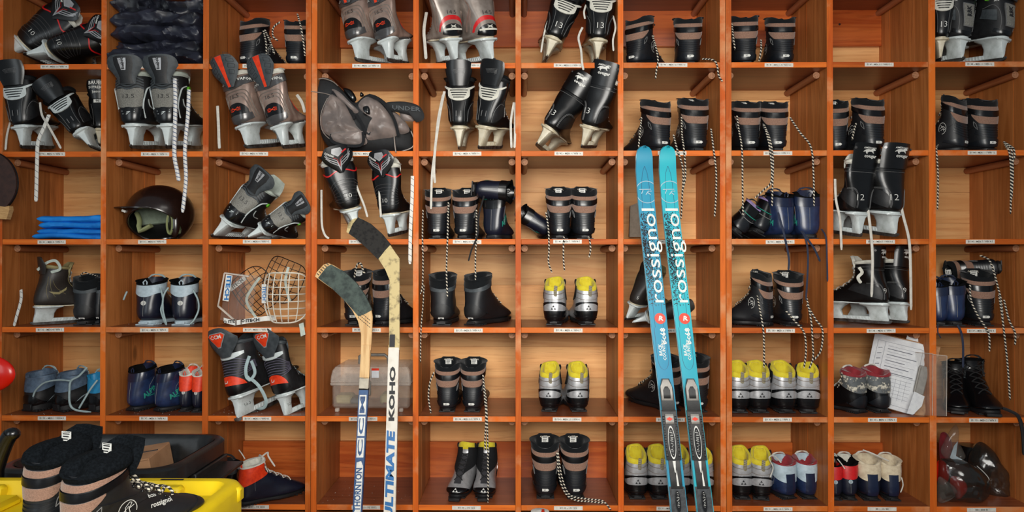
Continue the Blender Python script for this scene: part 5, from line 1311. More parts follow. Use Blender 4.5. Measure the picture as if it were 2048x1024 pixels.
sk2 = ski('skicyan', 'right, lighter blue one of the two skis leaning on the shelving')
sk2.location.x += 45.6*P*.985
# --- hockey sticks
def stick(blade, tape, worn, shaftL, y0, sl, lab, decor):
    z0 = 1.25
    q = lambda x, y, o=0: atp(x, y, o, y0, z0, sl)
    c = q((shaftL[0][1]+shaftL[0][2])/2, 1024); r_ = empty('hockey_stick', (c.x, c.y, 0), lab, 'hockey stick', 'wooden hockey sticks leaning on the shelving')
    def flat(poly, th, off=0.0):
        mb = MB(); a = [q(x, y, off+th/2) for x, y in poly]; b = [q(x, y, off+th/2)+Vector((0, th, 0)) for x, y in poly]; n = len(poly)
        mb.add(a+b, [tuple(range(n)), tuple(range(2*n-1, n-1, -1))]+[(i, n+i, n+(i+1) % n, (i+1) % n) for i in range(n)]); return mb
    local(flat(blade, .008).build('blade', 'stickwood' if worn is None else 'stickworn', ang=30), r_)
    local(flat(tape, .0105).build('blade_tape', 'tape_g' if worn is None else 'tape_k', ang=30), r_)
    # shaft: segments by colour, the last one down to the floor
    for i, (m_, ya, yb, *_rest) in enumerate(decor):
        def lr(y):
            (a, l0, r0), (b, l1, r1) = [(s_[0], s_[1], s_[2]) for s_ in shaftL]
            f = (y-a)/(b-a); return l0+(l1-l0)*f, r0+(r1-r0)*f
        A_ = []
        for y in (ya, yb): l, r = lr(y); A_.append([q(l, y, .009), q(r, y, .009)])
        if yb >= 1024:
            d = A_[1][0]-A_[0][0]; k = (A_[1][0].z-.002)/(-d.z); A_[1] = [A_[1][0]+d*k, A_[1][1]+(A_[1][1]-A_[0][1])*k]
            for p in A_[1]: p.z = .004
        mb = MB(); th = .018+(.0015 if m_[0:4] == 'tape' else 0)
        vs = A_[0]+A_[1]; vs = vs+[v+Vector((0, th, 0)) for v in vs]
        mb.add(vs, [(0, 1, 3, 2), (4, 6, 7, 5), (0, 4, 5, 1), (2, 3, 7, 6), (0, 2, 6, 4), (1, 5, 7, 3)])
        o = mb.build('shaft' if m_[0:4] != 'tape' else 'shaft_tape', m_, smooth=False)
        bm = bmesh.new(); bm.from_mesh(o.data); bmesh.ops.bevel(bm, geom=[e for e in bm.edges if abs((e.verts[0].co-e.verts[1].co).normalized().z) > .8], offset=.002, segments=2, affect='EDGES'); bm.to_mesh(o.data); bm.free()
        local(o, r_)
    return r_, q
B1 = [(630, 553), (633, 545), (646, 530), (656, 526), (668, 531), (690, 545), (712, 567), (730, 592), (742, 618), (745, 634), (742, 700), (722, 700), (722, 668), (716, 642), (704, 620), (688, 600), (665, 578), (645, 564)]
T1 = [(636, 556), (653, 534), (662, 529), (690, 544.5), (713, 566.5), (731, 592), (744, 620), (730, 628), (717, 633), (704, 618), (687, 599), (664, 577), (645, 563)]
st1, q1 = stick(B1, T1, None, [(700, 721.5, 740.5), (1024, 705, 723)], -.045, .24, 'shorter hockey stick with grey tape and dark blue shaft', [('stickwood', 690, 757), ('tape_s', 755, 779), ('tape_k', 777, 782), ('shaft_b', 780, 1024)])
B2 = [(693, 464), (696, 448), (706, 438), (718, 435), (740, 448), (762, 468), (780, 490), (799, 517), (799, 700), (778, 700), (779, 560), (771, 540), (757, 518), (735, 497), (715, 480)]
T2 = [(697, 467), (706, 447), (716, 434.5), (741, 447.5), (763, 467), (781, 489), (769, 502), (756, 519), (734, 497), (714, 479)]
st2, q2 = stick(B2, T2, 1, [(700, 776.5, 797.5), (1024, 767, 790.5)], -.030, .23, 'taller hockey stick with black tape and white shaft', [('stickworn', 690, 697), ('shaft_w', 695, 1024)])
def vtext(q, s_, cx, y0, y1, h, bold=.02, slant=0, off=.0098, m_='ink', nm='shaft_lettering', r=None, res=2, dx=0):
    tv, tf = text2d(s_, 1, res, bold); w0, w1 = min(v[0] for v in tv), max(v[0] for v in tv)
    mb = MB(); out = []
    for x, y in tv:
        k = (x-w0)/(w1-w0); py = y1+(y0-y1)*k; out.append(q(cx(py)-y*h*1.35, py-y*slant, off+.0012))
    mb.add(out, tf); return local(mb.build(nm, m_, smooth=False), r)
cx1 = lambda y: 731+(714-731)*(y-700)/324
cx2 = lambda y: 787+(778.5-787)*(y-700)/324
mb = MB()
for a, b in ((790, 829), (833, 872), (876, 915)):
    c = lambda y, s_: q1(cx1(y)+s_, y, .0102)
    mb.add([c(a, -7), c(a, 7), c(b, 7), c(b, -7)], [(0, 1, 2, 3)])
mb.add([q1(cx1(925)-6, 925, .0102), q1(cx1(925)+3, 922, .0102), q1(cx1(925)+7, 932, .0102), q1(cx1(1060)+7, 1060, .0102), q1(cx1(1060)-6, 1060, .0102)], [(0, 1, 2, 3, 4)])
local(mb.build('shaft_panel', 'white', smooth=False), st1)
for s_, a, b in (('M', 793, 826), ('C', 836, 869), ('C', 879, 912)): vtext(q1, s_, cx1, a, b, 10, .03, m_='shaft_b', r=st1, off=.0096)
vtext(q1, 'JOE THORNTON', cx1, 936, 1052, 13, .03, m_='shaft_b', r=st1, off=.0096)
vtext(q2, 'KOHO', cx2, 733, 842, 11, .05, m_='ink', r=st2); vtext(q2, 'ULTIMATE', cx2, 862, 1040, 15.5, .05, 4, m_='printblue', r=st2)
mb = MB(); mb.add([q2(779.5, 669, .0115), q2(790, 669, .0115), q2(789.5, 694, .0115), q2(778.5, 694, .0115)], [(0, 1, 2, 3)]); local(mb.build('shaft_sticker', 'ink', smooth=False), st2)
mb = MB()
for k in range(3):
    for a in range(7):
        x0, y0_ = 716+a*3.6, 640-k*7+a*3.0-6; mb.add([q1(x0, y0_, .0055), q1(x0+2.6, y0_+2.2, .0055), q1(x0+2.2, y0_+3.4, .0055), q1(x0-.4, y0_+1.2, .0055)], [(0, 1, 2, 3)])
for k in range(6):
    x0, y0_ = 633+k*3.8, 547-k*4.1; mb.add([q1(x0, y0_, .0055), q1(x0+1.5, y0_-1, .0055), q1(x0+5.5, y0_+3, .0055), q1(x0+4.5, y0_+4, .0055)], [(0, 1, 2, 3)])
local(mb.build('blade_print', 'ink', smooth=False), st1)
# ---------------------------------------------------------------- left foreground
def rr_outline(x0, x1, y0, y1, r, n=6):
    o = []
    for cx_, cy_, a0 in ((x1-r, y1-r, 0), (x0+r, y1-r, 90), (x0+r, y0+r, 180), (x1-r, y0+r, 270)):
        for k in range(n+1): a = radians(a0+90*k/n); o.append((cx_+r*cos(a), cy_+r*sin(a)))
    return o
tubr = empty('storage_tub', (-1.045, -.575, 0), 'large black plastic tub standing open, with cardboard box inside', 'tub')
def tubrow(z, g): return [Vector((x, y, z)) for x, y in rr_outline(-.225-g, .195+g, -.165-g, .165+g, .07+g*.5)]
mb = MB(); mb.grid([tubrow(.0, -.075), tubrow(.01, -.07), tubrow(.66, -.012), tubrow(.705, -.008), tubrow(.71, 0), tubrow(.70, .006), tubrow(.690, .012)], 0, closed=True)
n_ = len(tubrow(0, 0)); mb.f.append(tuple(range(n_))); mb.m.append(0)
mb.grid([tubrow(.712, -.008), tubrow(.70, -.016), tubrow(.60, -.028), tubrow(.02, -.085)], 0, closed=True, flip=True); mb.f.append(tuple(range(len(mb.v)-n_, len(mb.v)))); mb.m.append(0)
mb.build('tub_body', 'tub', tubr, recalc=False)
mb = MB(); mb.grid([tubrow(.668, .010), tubrow(.672, .016), tubrow(.706, .016), tubrow(.712, .010), tubrow(.713, -.004), tubrow(.706, -.010)], 0, closed=True); mb.build('tub_rim', 'tub', tubr)
mb = MB(); mb.box((.205, -.05, .640), (.265, .12, .650), 0, .003); mb.box((.195, -.06, .60), (.215, .13, .668), 0, .003); mb.build('tub_handle', 'tub', tubr)
bx = empty('cardboard_box', (-1.05, -.53, .56), 'brown cardboard box standing inside the black tub', 'box'); bx.rotation_euler = (radians(4), radians(-9), radians(4))
MB().box((-.10, -.05, -.14), (.085, .08, .125), 0, .001).build('carton', 'cardboard', bx, smooth=False)
MB().box((-.098, -.052, .122), (.083, .014, .1265), 0, .0005).build('carton_flap', 'cardboard', bx, smooth=False)
MB().box((-.098, .018, .122), (.083, .081, .1265), 0, .0005).build('carton_flap', 'cardboard', bx, smooth=False)
mb = MB(); mb.box((-.10, .012, .126), (.08, .019, .1275)); mb.build('carton_seam', 'darkgrey', bx)
# yellow crate
YX1, YY1, YZ = -.605, -.86, .735
yc = empty('yellow_crate', (-1.1, -1.15, 0), 'yellow plastic crate with ribbed lid carrying the two front boots', 'crate')
def yr(z, g): return [Vector((x, y, z)) for x, y in rr_outline(-.42-g, .495+g, -.28-g, .29+g, .05+g*.5)]
mb = MB(); mb.grid([yr(0, -.09), yr(.01, -.08), yr(.64, -.035), yr(.65, -.02)], 0, closed=True); n_ = len(yr(0, 0)); mb.f.append(tuple(range(n_))); mb.m.append(0); mb.build('crate_body', 'handlegrey', yc)
mb = MB(); mb.grid([yr(.640, -.012), yr(.645, 0), yr(YZ-.012, 0), yr(YZ-.003, -.006), yr(YZ, -.016), yr(YZ-.002, -.030), yr(YZ-.040, -.048)], 0, closed=True); mb.f.append(tuple(range(len(mb.v)-n_, len(mb.v)))); mb.m.append(0); mb.build('crate_lid', 'crate', yc)
for k in range(6):
    x = -.36+.15*k; mb = MB().box((x, .02, YZ-.045), (x+.085, .235, YZ-.022), 0, .008); mb.build('lid_rib', 'crate', yc)
for k in range(6):
    x = -.36+.15*k; mb = MB().box((x-.01, -.22, YZ-.045), (x+.10, -.01, YZ-.026), 0, .008); mb.build('lid_rib', 'crate', yc)
for k in range(7): x = -.33+.13*k; MB().box((x, .225, YZ-.04), (x+.05, .255, YZ-.006), 0, .006).build('lid_lug', 'crate', yc)
mb = MB(); mb.box((.31, .262, YZ-.0002), (.36, .268, YZ+.0006)); mb.box((-.20, .262, YZ-.0002), (-.16, .268, YZ+.0006)); mb.build('lid_slot', 'ink', yc)
# black grip, red scoop and red sled edge at the left
g_ = empty('grip_handle', at(-8, 1000, -.75), 'black bulb-ended grip rising at the lower left edge', 'handle')
g_.location.z = 0; g_.location.y = -.86; g_.location.x = -1.21
pts = [at(-8, 940, -.86), at(-2, 920, -.86), at(6, 898, -.86), at(14, 880, -.86), at(22, 868, -.86)]
local(MB().tube([Vector((pts[0].x-.02, pts[0].y, 0)), Vector((pts[0].x-.012, pts[0].y, .45)), *smooth_pts(pts, 14)], lambda k: .016, 12).build('grip_shaft', 'handleblack'), g_)
e_ = at(24, 868, -.86); local(MB().ell(e_, (.0175, .015, .0145), 16, 12).build('grip_knob', 'handleblack'), g_)
rd = empty('red_shovel', (-1.62, -.25, 0), 'bright red plastic shovel blade poking in at the left edge', 'shovel')
mb = MB(); mb.ell(at(-46, 748, -.25), (.122, .026, .066), 28, 16); local(mb.build('shovel_blade', 'redplastic'), rd)
p = at(-60, 770, -.25); mb = MB(); mb.tube([Vector((p.x, p.y, 0)), Vector((p.x, p.y, .4)), p], .014, 10); local(mb.build('shovel_handle', 'handleblack'), rd)
rb = empty('red_bin', (-1.345, -.33, 0), 'tall red plastic bin behind the black grip, mostly hidden', 'bin')
prof = [(.0, 0), (.10, 0), (.105, .01), (.13, .60), (.138, .604), (.138, .622), (.128, .624), (.122, .60), (.095, .02), (0, .02)]
MB().grid([[Vector((max(r, 1e-4)*cos(2*pi*k/28), max(r, 1e-4)*sin(2*pi*k/28), z)) for k in range(28)] for r, z in prof], 0, closed=True).build('bin_body', 'redplastic', rb)

# --- crumbs of dirt and snow grit on the lower shelves
rg_ = random.Random(21); mb = MB()
for row, c0, c1, n in ((5, 2, 2, 90), (5, 1, 1, 40), (5, 0, 0, 30), (6, 2, 3, 60), (5, 3, 3, 14), (4, 1, 2, 20)):
    for k in range(n):
        c = rg_.randint(c0, c1); x = rg_.uniform(X(COLS[c][0])+.01, X(COLS[c][1])-.01); y = rg_.uniform(.005, .25); r = rg_.uniform(.0006, .0018)
        z = zrow(row)+.0002; mb.add([(x+r*cos(a)*rg_.uniform(.6, 1.2), y+r*sin(a), z) for a in (0, 1.6, 3.1, 4.7)]+[(x, y, z+r*.6)], [(0, 1, 4), (1, 2, 4), (2, 3, 4), (3, 0, 4)])
o = mb.build('grit', 'felt', smooth=False); tag(o, 'pale specks of grit scattered over the lower shelves', 'grit', kind='stuff')
# ------------------------------------------------------------------ placing the footwear
_first = {}
def use(key, fn):
    if key not in _first: _first[key] = fn(); return _first[key]
    return dup(_first[key])
def pose(r, loc, yaw=0, roll=0, pitch=0, sc=1.0, wx=1.0, cell=None, L=.294):
    r.location = loc; R = Matrix.Rotation(radians(yaw), 3, 'Z') @ Matrix.Rotation(radians(roll), 3, 'Y') @ Matrix.Rotation(radians(pitch), 3, 'X')
    ly = 1.0
    if cell:
        x0, x1 = cell
        while ly > .45:     # sizes differ from pair to pair: the boot must end inside its cubby
            q = [R @ Vector((sx*.036*sc*wx, L*sc*ly, z_)) for sx in (-1, 1) for z_ in (.02, .06)]
            if all(x0 < loc[0]+p.x < x1 and loc[1]+p.y < .322 for p in q): break
            ly -= .02
    r.rotation_euler = R.to_euler(); r.scale = (sc*wx, sc*ly, sc); return r
def az(px): return .5*math.degrees(math.atan((1037-px)/FPX))
def cellof(px):
    for a, b in COLS:
        if a-8 <= px <= b+8: return (X(a)+.001, X(b)-.001)
def stand(r, row, px, Y=.035, yaw=0, sc=1.0, wx=1.0, label='', cat='boot', group=None, dz=.0005):
    p = at(px, YS[row], Y); pose(r, (p.x, Y, zrow(row)+dz), yaw+az(px), sc=sc, wx=wx, cell=cellof(px)); return tag(r, label, cat, group)
def free(r, px, py, Y, yaw=0, roll=0, pitch=0, sc=1.0, wx=1.0, label='', cat='skate', group=None):
    pose(r, at(px, py, Y), yaw+az(px), roll, pitch, sc, wx, cellof(px)); return tag(r, label, cat, group)
def hang(parent, pts, m='lace_bw', r=.0030, flat=1.0, n=None, name='lace_end'):
    """lace lying on / hanging from its boot; pts = (px, py, Y)"""
    n = n or max(10, 5*len(pts)); W = [at(*p) for p in smooth_pts(pts, n)]
    mb = MB().tube(W, lambda k: r*(1 if k < .97 else .6), 6, 0, flat, up=Vector((0, 1, 0)))
    o = mb.build(name, m); o.parent = parent; o['own'] = 1
    L = Matrix.Translation(parent.location) @ parent.rotation_euler.to_matrix().to_4x4() @ Matrix.Diagonal((*parent.scale, 1))
    o.matrix_parent_inverse = L.inverted(); return o
H = lambda: use('h', hiker)
J = lambda: use('j', juniorboot)
G1 = 'black high ski boots with two taupe bands'
F_ = -.008
# row 1
b = stand(H(), 1, 487, .045, -32, .92, 1.10, 'taupe-banded black boot right of the folded trousers, laces dangling', group=G1)
hang(b, [(527, 62, .04), (532, 85, .02), (533, 110, .01)]); hang(b, [(530, 60, .04), (541, 85, .02), (549, 108, .0)])
b = stand(H(), 1, 588, .04, -6, .90, 1.10, 'taupe-banded black boot with a curled lace, next to grey skates on top row', group=G1)
hang(b, [(560, 44, .05), (547, 55, .04), (546, 72, .03), (556, 82, .03)]); hang(b, [(595, 28, .03), (602, 55, .0), (607, 85, -.004), (610, 112, -.004)])
b = stand(H(), 1, 1264, .05, -33, .92, 1.10, 'taupe-banded black boot cut off by the divider, top row above the skis', group=G1)
hang(b, [(1305, 72, .04), (1312, 95, .01), (1316, 122, F_), (1313, 140, F_), (1311, 158, F_)])
b = stand(H(), 1, 1381, .04, 2, .92, 1.14, 'upright taupe-banded boot in the top row, right above the ski tips', group=G1)
hang(b, [(1405, 118, .02), (1426, 120, F_), (1434, 130, F_), (1437, 150, F_), (1445, 163, F_)])
b = stand(H(), 1, 1494, .04, 4, .95, 1.12, 'left of two taupe-banded boots in the second top cubby right of the skis', group=G1)
hang(b, [(1522, 80, .02), (1522, 100, .0), (1518, 122, -.004)]); hang(b, [(1464, 48, .05), (1466, 70, .03), (1470, 100, .02)])
b = stand(H(), 1, 1572, .04, 10, .92, 1.14, 'right of two taupe-banded boots in the second top cubby right of the skis', group=G1)
# row 2
b = stand(H(), 2, 1329, .045, 27, .97, 1.12, 'taupe-banded boot just above and behind the two ski tips', group=G1)
hang(b, [(1283, 235, .05), (1280, 265, .02), (1277, 295, .0)]); hang(b, [(1347, 270, .02), (1354, 298, F_), (1366, 340, F_), (1364, 400, F_), (1362, 438, F_)])
b = stand(H(), 2, 1398, .04, 14, 1.0, 1.12, 'taupe-banded boot right of the ski tips, two long laces hanging', group=G1)
hang(b, [(1363, 235, .05), (1364, 270, .02), (1368, 300, F_), (1371, 350, F_), (1364, 385, F_)]); hang(b, [(1422, 258, .02), (1426, 290, F_), (1432, 340, F_), (1432, 390, F_), (1429, 434, F_)])
b = stand(H(), 2, 1503, .04, 10, .95, 1.10, 'left of the two taupe-banded boots in second row with laces hanging past shelf', group=G1)
hang(b, [(1474, 232, .04), (1478, 262, .02), (1484, 300, F_), (1485, 370, F_), (1486, 433, F_)]); hang(b, [(1532, 262, .02), (1540, 300, F_), (1543, 360, F_), (1527, 380, F_), (1510, 396, F_)])
b = stand(H(), 2, 1557, .04, 8, .94, 1.10, 'right of the two taupe-banded boots in second row, lace hanging at far right', group=G1)
hang(b, [(1528, 250, .04), (1540, 280, .0), (1546, 320, F_), (1545, 370, F_), (1544, 412, F_)]); hang(b, [(1580, 235, .04), (1600, 265, .01), (1622, 295, F_), (1627, 350, F_), (1628, 412, F_)])
b = stand(H(), 2, 1677, .09, 2, 1.0, .95, 'narrowly seen taupe-banded boot at the left, behind the skates numbered 12', group=G1)
hang(b, [(1712, 247, .05), (1708, 262, .04), (1704, 280, .03)])
b = stand(H(), 2, 1757, .05, 24, 1.0, 1.10, 'taupe-banded boot standing above the right skate numbered 12', group=G1)
b = stand(H(), 2, 1932, .05, 50, 1.0, 1.12, 'taupe-banded boot with round emblem showing, far right second row', group=G1)
hang(b, [(1876, 290, .05), (1873, 300, F_), (1876, 350, F_), (1875, 420, F_)], r=.0026)
b = stand(H(), 2, 1985, .06, 24, 1.0, 1.10, 'right-most taupe-banded boot of the second row, laces bunched beside it', group=G1)
for dx, e in ((0, 428), (6, 400), (12, 325)): hang(b, [(2008, 284, .03), (2014+dx, 296, .0), (2019+dx*.8, 306, F_), (2022+dx*.6, 350 if e > 350 else 312, F_), (2021+dx*.3, e, F_)])
# row 3
b = stand(H(), 3, 873, .05, -3, 0.902, 1.11, 'left-most taupe-banded boot beside the upturned plain black boots', group=G1)
hang(b, [(846, 420, .03), (845, 470, .0), (846, 520, F_), (845, 570, F_), (841, 588, F_)], r=.0027); hang(b, [(897, 405, .04), (896, 440, .01), (895, 480, F_), (893, 540, F_), (895, 596, F_)])
b = stand(H(), 3, 926, .05, -8, 0.902, 1.11, 'second taupe-banded boot, touching the plain black boots on the third row', group=G1)
hang(b, [(953, 420, .04), (953, 470, .0), (951, 510, F_), (951, 560, F_)])
b = stand(H(), 3, 1120, .05, 2, 0.921, 1.11, 'left of two taupe-banded boots above the pale yellow-lined pair', group=G1)
hang(b, [(1092, 425, .03), (1097, 460, .01), (1098, 500, F_), (1097, 525, F_), (1104, 545, F_)]); hang(b, [(1128, 474, .01), (1127, 490, F_), (1127, 520, F_), (1129, 541, F_)])
b = stand(H(), 3, 1171, .05, 5, 0.921, 1.11, 'right of two taupe-banded boots above the pale yellow-lined pair', group=G1)
hang(b, [(1177, 474, .01), (1180, 484, F_), (1181, 500, F_), (1178, 515, F_)])
# row 4
b = stand(H(), 4, 706, .05, -8, 0.951, 1.11, 'taupe-banded boot behind the hockey stick with grey tape', group=G1)
hang(b, [(708, 560, .1), (714, 530, .08), (722, 528, .08), (728, 545, .08), (738, 556, .09)], r=.0036)
b = stand(H(), 4, 757, .05, -34, 0.970, 1.11, 'taupe-banded boot behind the white hockey stick, toe to the right', group=G1)
b = stand(H(), 4, 1543, .05, 58, 0.941, 1.17, 'taupe-banded boot seen side-on with toe to the left', group=G1)
hang(b, [(1512, 575, .06), (1518, 610, .02), (1526, 655, F_), (1528, 690, F_), (1528, 735, F_)])
b = stand(H(), 4, 1590, .05, 12, 0.921, 1.11, 'taupe-banded boot beside the side-on one, laces looping down', group=G1)
for pts in ([(1572, 622, .0), (1592, 645, F_), (1608, 665, F_), (1612, 700, F_), (1608, 736, F_)], [(1612, 590, .03), (1622, 640, F_), (1625, 680, F_), (1626, 715, F_), (1618, 738, F_)], [(1614, 610, .02), (1632, 640, F_), (1645, 660, F_), (1642, 700, F_), (1628, 720, F_)]): hang(b, pts)
b = stand(H(), 4, 1972, .05, 8, 0.951, 1.11, 'upright taupe-banded boot under the one lying on its side, far right', group=G1)
hang(b, [(1940, 570, .03), (1942, 600, .02), (1955, 630, .0), (1968, 650, F_), (1978, 670, F_), (1979, 703, F_)]); hang(b, [(1998, 590, .03), (2004, 630, .0), (2010, 680, F_), (2016, 740, F_), (2020, 800, F_)]); hang(b, [(2008, 600, .03), (2018, 640, .0), (2030, 665, F_), (2030, 690, F_)])
b = free(H(), 2006, 534, .14, -18, -97, 8, .86, 1.0, 'taupe-banded boot lying on its side on top of the blue boots', 'boot', G1)
hang(b, [(1960, 511, .08), (1978, 520, .06), (1988, 545, .04), (1996, 575, .03), (2002, 600, .02), (2006, 640, .0)])
# row 5
b = stand(H(), 5, 893, .055, -2, 0.873, 1.11, 'left taupe-banded boot of the pair above the front-facing silver boots', group=G1)
hang(b, [(868, 745, .05), (860, 765, .03), (857, 795, .02), (862, 826, .01)])
b = stand(H(), 5, 943, .055, -5, 0.873, 1.11, 'right taupe-banded boot of that pair, a long lace over the shelf', group=G1)
hang(b, [(966, 750, .05), (969, 790, .02), (972, 832, F_), (970, 880, F_), (971, 900, F_)]); hang(b, [(966, 752, .05), (972, 800, .02), (974, 832, F_), (976, 920, F_), (976, 1005, F_)])
b = stand(H(), 5, 1400, .06, 12, 0.951, 1.11, 'taupe-banded boot standing behind the right ski binding', group=G1)
b = stand(H(), 5, 1352, .07, 34, 0.951, 1.11, 'taupe-banded boot between the ski bindings, toe to the left', group=G1)
# row 6
b = stand(H(), 6, 1091, .055, 0, 0.989, 1.09, 'left taupe-banded boot in the middle of the bottom row', group=G1)
b = stand(H(), 6, 1153, .055, 6, 0.989, 1.09, 'right taupe-banded boot of the bottom row, laces trailing right', group=G1)
hang(b, [(1114, 905, .05), (1118, 950, .03), (1130, 985, .01), (1150, 1000, .0), (1180, 1003, -.002), (1207, 1006, F_)]); hang(b, [(1116, 905, .05), (1124, 955, .03), (1140, 990, .01), (1175, 998, .0), (1205, 1002, -.002), (1222, 1020, F_)])
# foreground pair on the yellow crate
def fg(): return hiker(ltext=True, plump=True)
fz = YZ-.020
bb = use('hf', fg); pose(bb, (-.747, -1.27, YZ-.020), -20, sc=.79, wx=1.22); bb.scale.y *= 1.18; tag(bb, 'nearer black boot with taupe bands and laces standing on the yellow crate', 'boot', 'pair of boots on the yellow crate')
mb = MB()
b2 = dup(bb); pose(b2, (-.858, -1.20, YZ-.020), -14, sc=.80, wx=1.2); b2.scale.y *= 1.15; tag(b2, 'farther black boot with taupe bands, behind its mate on the yellow crate', 'boot', 'pair of boots on the yellow crate')
# junior silver boots
G2 = 'silver junior ski boots with yellow lining'
J4 = [(4, 1107, -7, 1.03, 'left silver boot of the pair under the hanging laces, fourth row'), (4, 1177, 8, 1.03, 'right silver boot of the pair under the hanging laces, fourth row'),
 (5, 1097, -8, 1.02, 'left silver boot of the fifth-row pair in the middle column'), (5, 1160, 8, 1.02, 'right silver boot of the fifth-row pair in the middle column')]
for row, px, yaw, sc, lab in J4: b = stand(J(), row, px, .06, yaw, sc, 1.02, lab, group=G2)
hang(b, [(1176, 735, .05), (1178, 760, .05), (1176, 802, .05)], 'lace_k', .0016)
for k, (px, yaw, w_) in enumerate(((1481, 3, 1.0), (1524, 9, 1.05), (1577, 14, 1.08), (1619, 3, 1.0))):
    stand(J(), 5, px, .045, yaw, 1.06, w_, ['left-most', 'second', 'third', 'right-most'][k]+' of the four silver yellow-lined boots on the fifth row', group=G2)
for k, (px, yaw) in enumerate(((1276, 4), (1321, 6), (1362, 4), (1406, 2))):
    stand(J(), 6, px, .05, yaw, 1.06, 1.0, ['left-most', 'second', 'third', 'right-most'][k]+' of the four silver yellow-lined boots behind the skis, bottom row', group=G2)
stand(J(), 6, 1487, .05, 4, 1.04, 1.0, 'silver yellow-lined boot at the left of the bottom cubby right of skis', group=G2)
stand(J(), 6, 1523, .045, -6, 1.04, 1.0, 'silver yellow-lined boot touching the pale blue and red boot', group=G2)
for px, yaw, l_ in ((910, 166, 'left'), (967, 176, 'right')):
    b = J(); yaw += 2*az(px); a = radians(yaw); L_ = .268; p = at(px, 1003, .05)
    pose(b, (p.x+sin(a)*L_*1.0, .05-cos(a)*L_*1.0-.02, zrow(6)+.0005), yaw, sc=.98, wx=1.02); tag(b, l_+' of the two silver boots seen from the front, bottom row', 'boot', G2)
# plain touring boots
def CL(key, **k): return use(key, lambda: classic(**k))
nv = lambda: CL('navy', text='ALPINA')
gN = 'navy blue ski boots'
stand(nv(), 3, 1577, .05, 24, 1.0, 1.16, 'navy boot with green lettering, beside the black lilac-lined pair', group=gN)
b = stand(nv(), 3, 1620, .05, 8, 1.0, 1.12, 'navy boot at the right end of its cubby, laces hanging over shelf', group=gN)
hang(b, [(1602, 462, .02), (1612, 480, F_), (1616, 520, F_), (1612, 600, F_)], 'lace_navy', .0036, .4); hang(b, [(1604, 462, .02), (1618, 482, F_), (1630, 500, F_), (1640, 523, F_)], 'lace_navy', .0040, .4); hang(b, [(1643, 458, .02), (1652, 476, F_), (1654, 520, F_), (1655, 563, F_)], 'lace_navy', .0030, .4)
b = _first['navy']; hang(b, [(1556, 425, .02), (1566, 460, .0), (1574, 495, F_), (1578, 520, F_), (1577, 540, F_)], 'lace_navy', .0040, .4)
stand(nv(), 4, 1882, .05, 0, .93, 1.0, 'navy boot cut by the divider, far right fourth row', group=gN)
b = stand(nv(), 4, 1915, .05, 5, .96, 1.08, 'navy boot under the overturned taupe-banded boot', group=gN)
hang(b, [(1915, 650, .0), (1922, 664, F_), (1926, 690, F_), (1926, 735, F_)], 'lace_navy', .0040, .4); hang(b, [(1876, 648, .0), (1876, 665, F_), (1882, 676, F_)], 'lace_navy', .0018)
dk = lambda: CL('darknavy', body='ink_navy', cuff='gloss', text='ALPINA')
stand(nv(), 5, 259, .06, -36, .92, 1.14, 'navy boot with green lettering, left of the red and navy pair', group=gN)
stand(nv(), 5, 312, .05, -44, .92, 1.14, 'second navy boot, touching the red and navy pair', group=gN)
gD = 'dark navy boots with black cuffs'
stand(dk(), 3, 982, .06, -22, .95, 1.10, 'dark navy boot standing under the lying one, third row', group=gD)
b = free(dk(), 942, 376, .04, -4, 94, 0, .84, 1.12, 'dark navy boot lying on top of the standing boots, sole to the left', 'boot', gD); 
hang(b, [(968, 392, .0), (958, 430, F_), (955, 470, F_), (943, 500, F_), (937, 522, F_)], 'lace_k', .0032)
b = free(dk(), 1108, 470, .16, 10, -58, 0, .84, 1.0, 'dark navy boot tipped over beside the taupe-banded pair', 'boot', gD)
b.location.z = zrow(3)+.03
pb = lambda: CL('pale', body='ink_navy', cuff='paleblue', solem='paleblue', emb='white', wavy=1, lace='lace_pale', cuffu=.17, tongue_m='ink_navy')
gP = 'navy boots with pale blue cuffs'
b = stand(pb(), 4, 286, .05, -18, .97, 1.24, 'navy boot with pale cuff, left one of its pair on the fourth row', group=gP)
hang(b, [(254, 583, .04), (250, 592, .04), (247, 600, .04)], 'lace_pale', .003); hang(b, [(321, 575, .05), (326, 600, .04), (322, 620, .03), (328, 640, .02), (333, 650, .01)], 'lace_pale', .003)
b = stand(pb(), 4, 360, .05, -4, .97, 1.14, 'navy boot with pale cuff, right one of its pair on the fourth row', group=gP)
hang(b, [(337, 575, .04), (327, 592, .03), (326, 620, .02), (333, 648, .01)], 'lace_pale', .003); hang(b, [(386, 580, .04), (396, 600, .03), (397, 620, .02), (388, 640, .01), (380, 648, .01)], 'lace_pale', .003)
ob = lambda: CL('redn', body='ink_navy', cuff='orange', emb='white', wavy=0, lace='lace_w', cuffu=.26, tongue_m='orange', inner='felt')
gO = 'small red and navy boots'
stand(ob(), 5, 366, .05, -12, .86, .84, 'left small red-topped boot with white round emblem, beside the navy pair', group=gO)
stand(ob(), 5, 391, .04, -12, .86, .78, 'right small red-topped boot, against the divider', group=gO)
sw = lambda: CL('redsw', body='ink_navy', cuff='orange', emb='white', lace='lace_w', cuffu=.30, tongue_m='felt', inner='felt', name='ski_boot')
b = stand(sw(), 6, 476, -.03, -60, .86, 1.0, 'orange and navy boot with toe to the right, beside the crate', group='boots behind the yellow crate', dz=.004)
s_ = Surf(NB, 2.4); mb = MB(); s_.decal(mb, ring2(.026, .031, 24, radians(-70), radians(120)), .50, pi+radians(100), .003); s_.decal(mb, tr2(text2d('alpina', 1, 1, .03), .018, .014, .014), .52, pi+radians(110), .003, rot=-.4); o = mb.build('side_print', 'white'); o.parent = b; o['own'] = 1
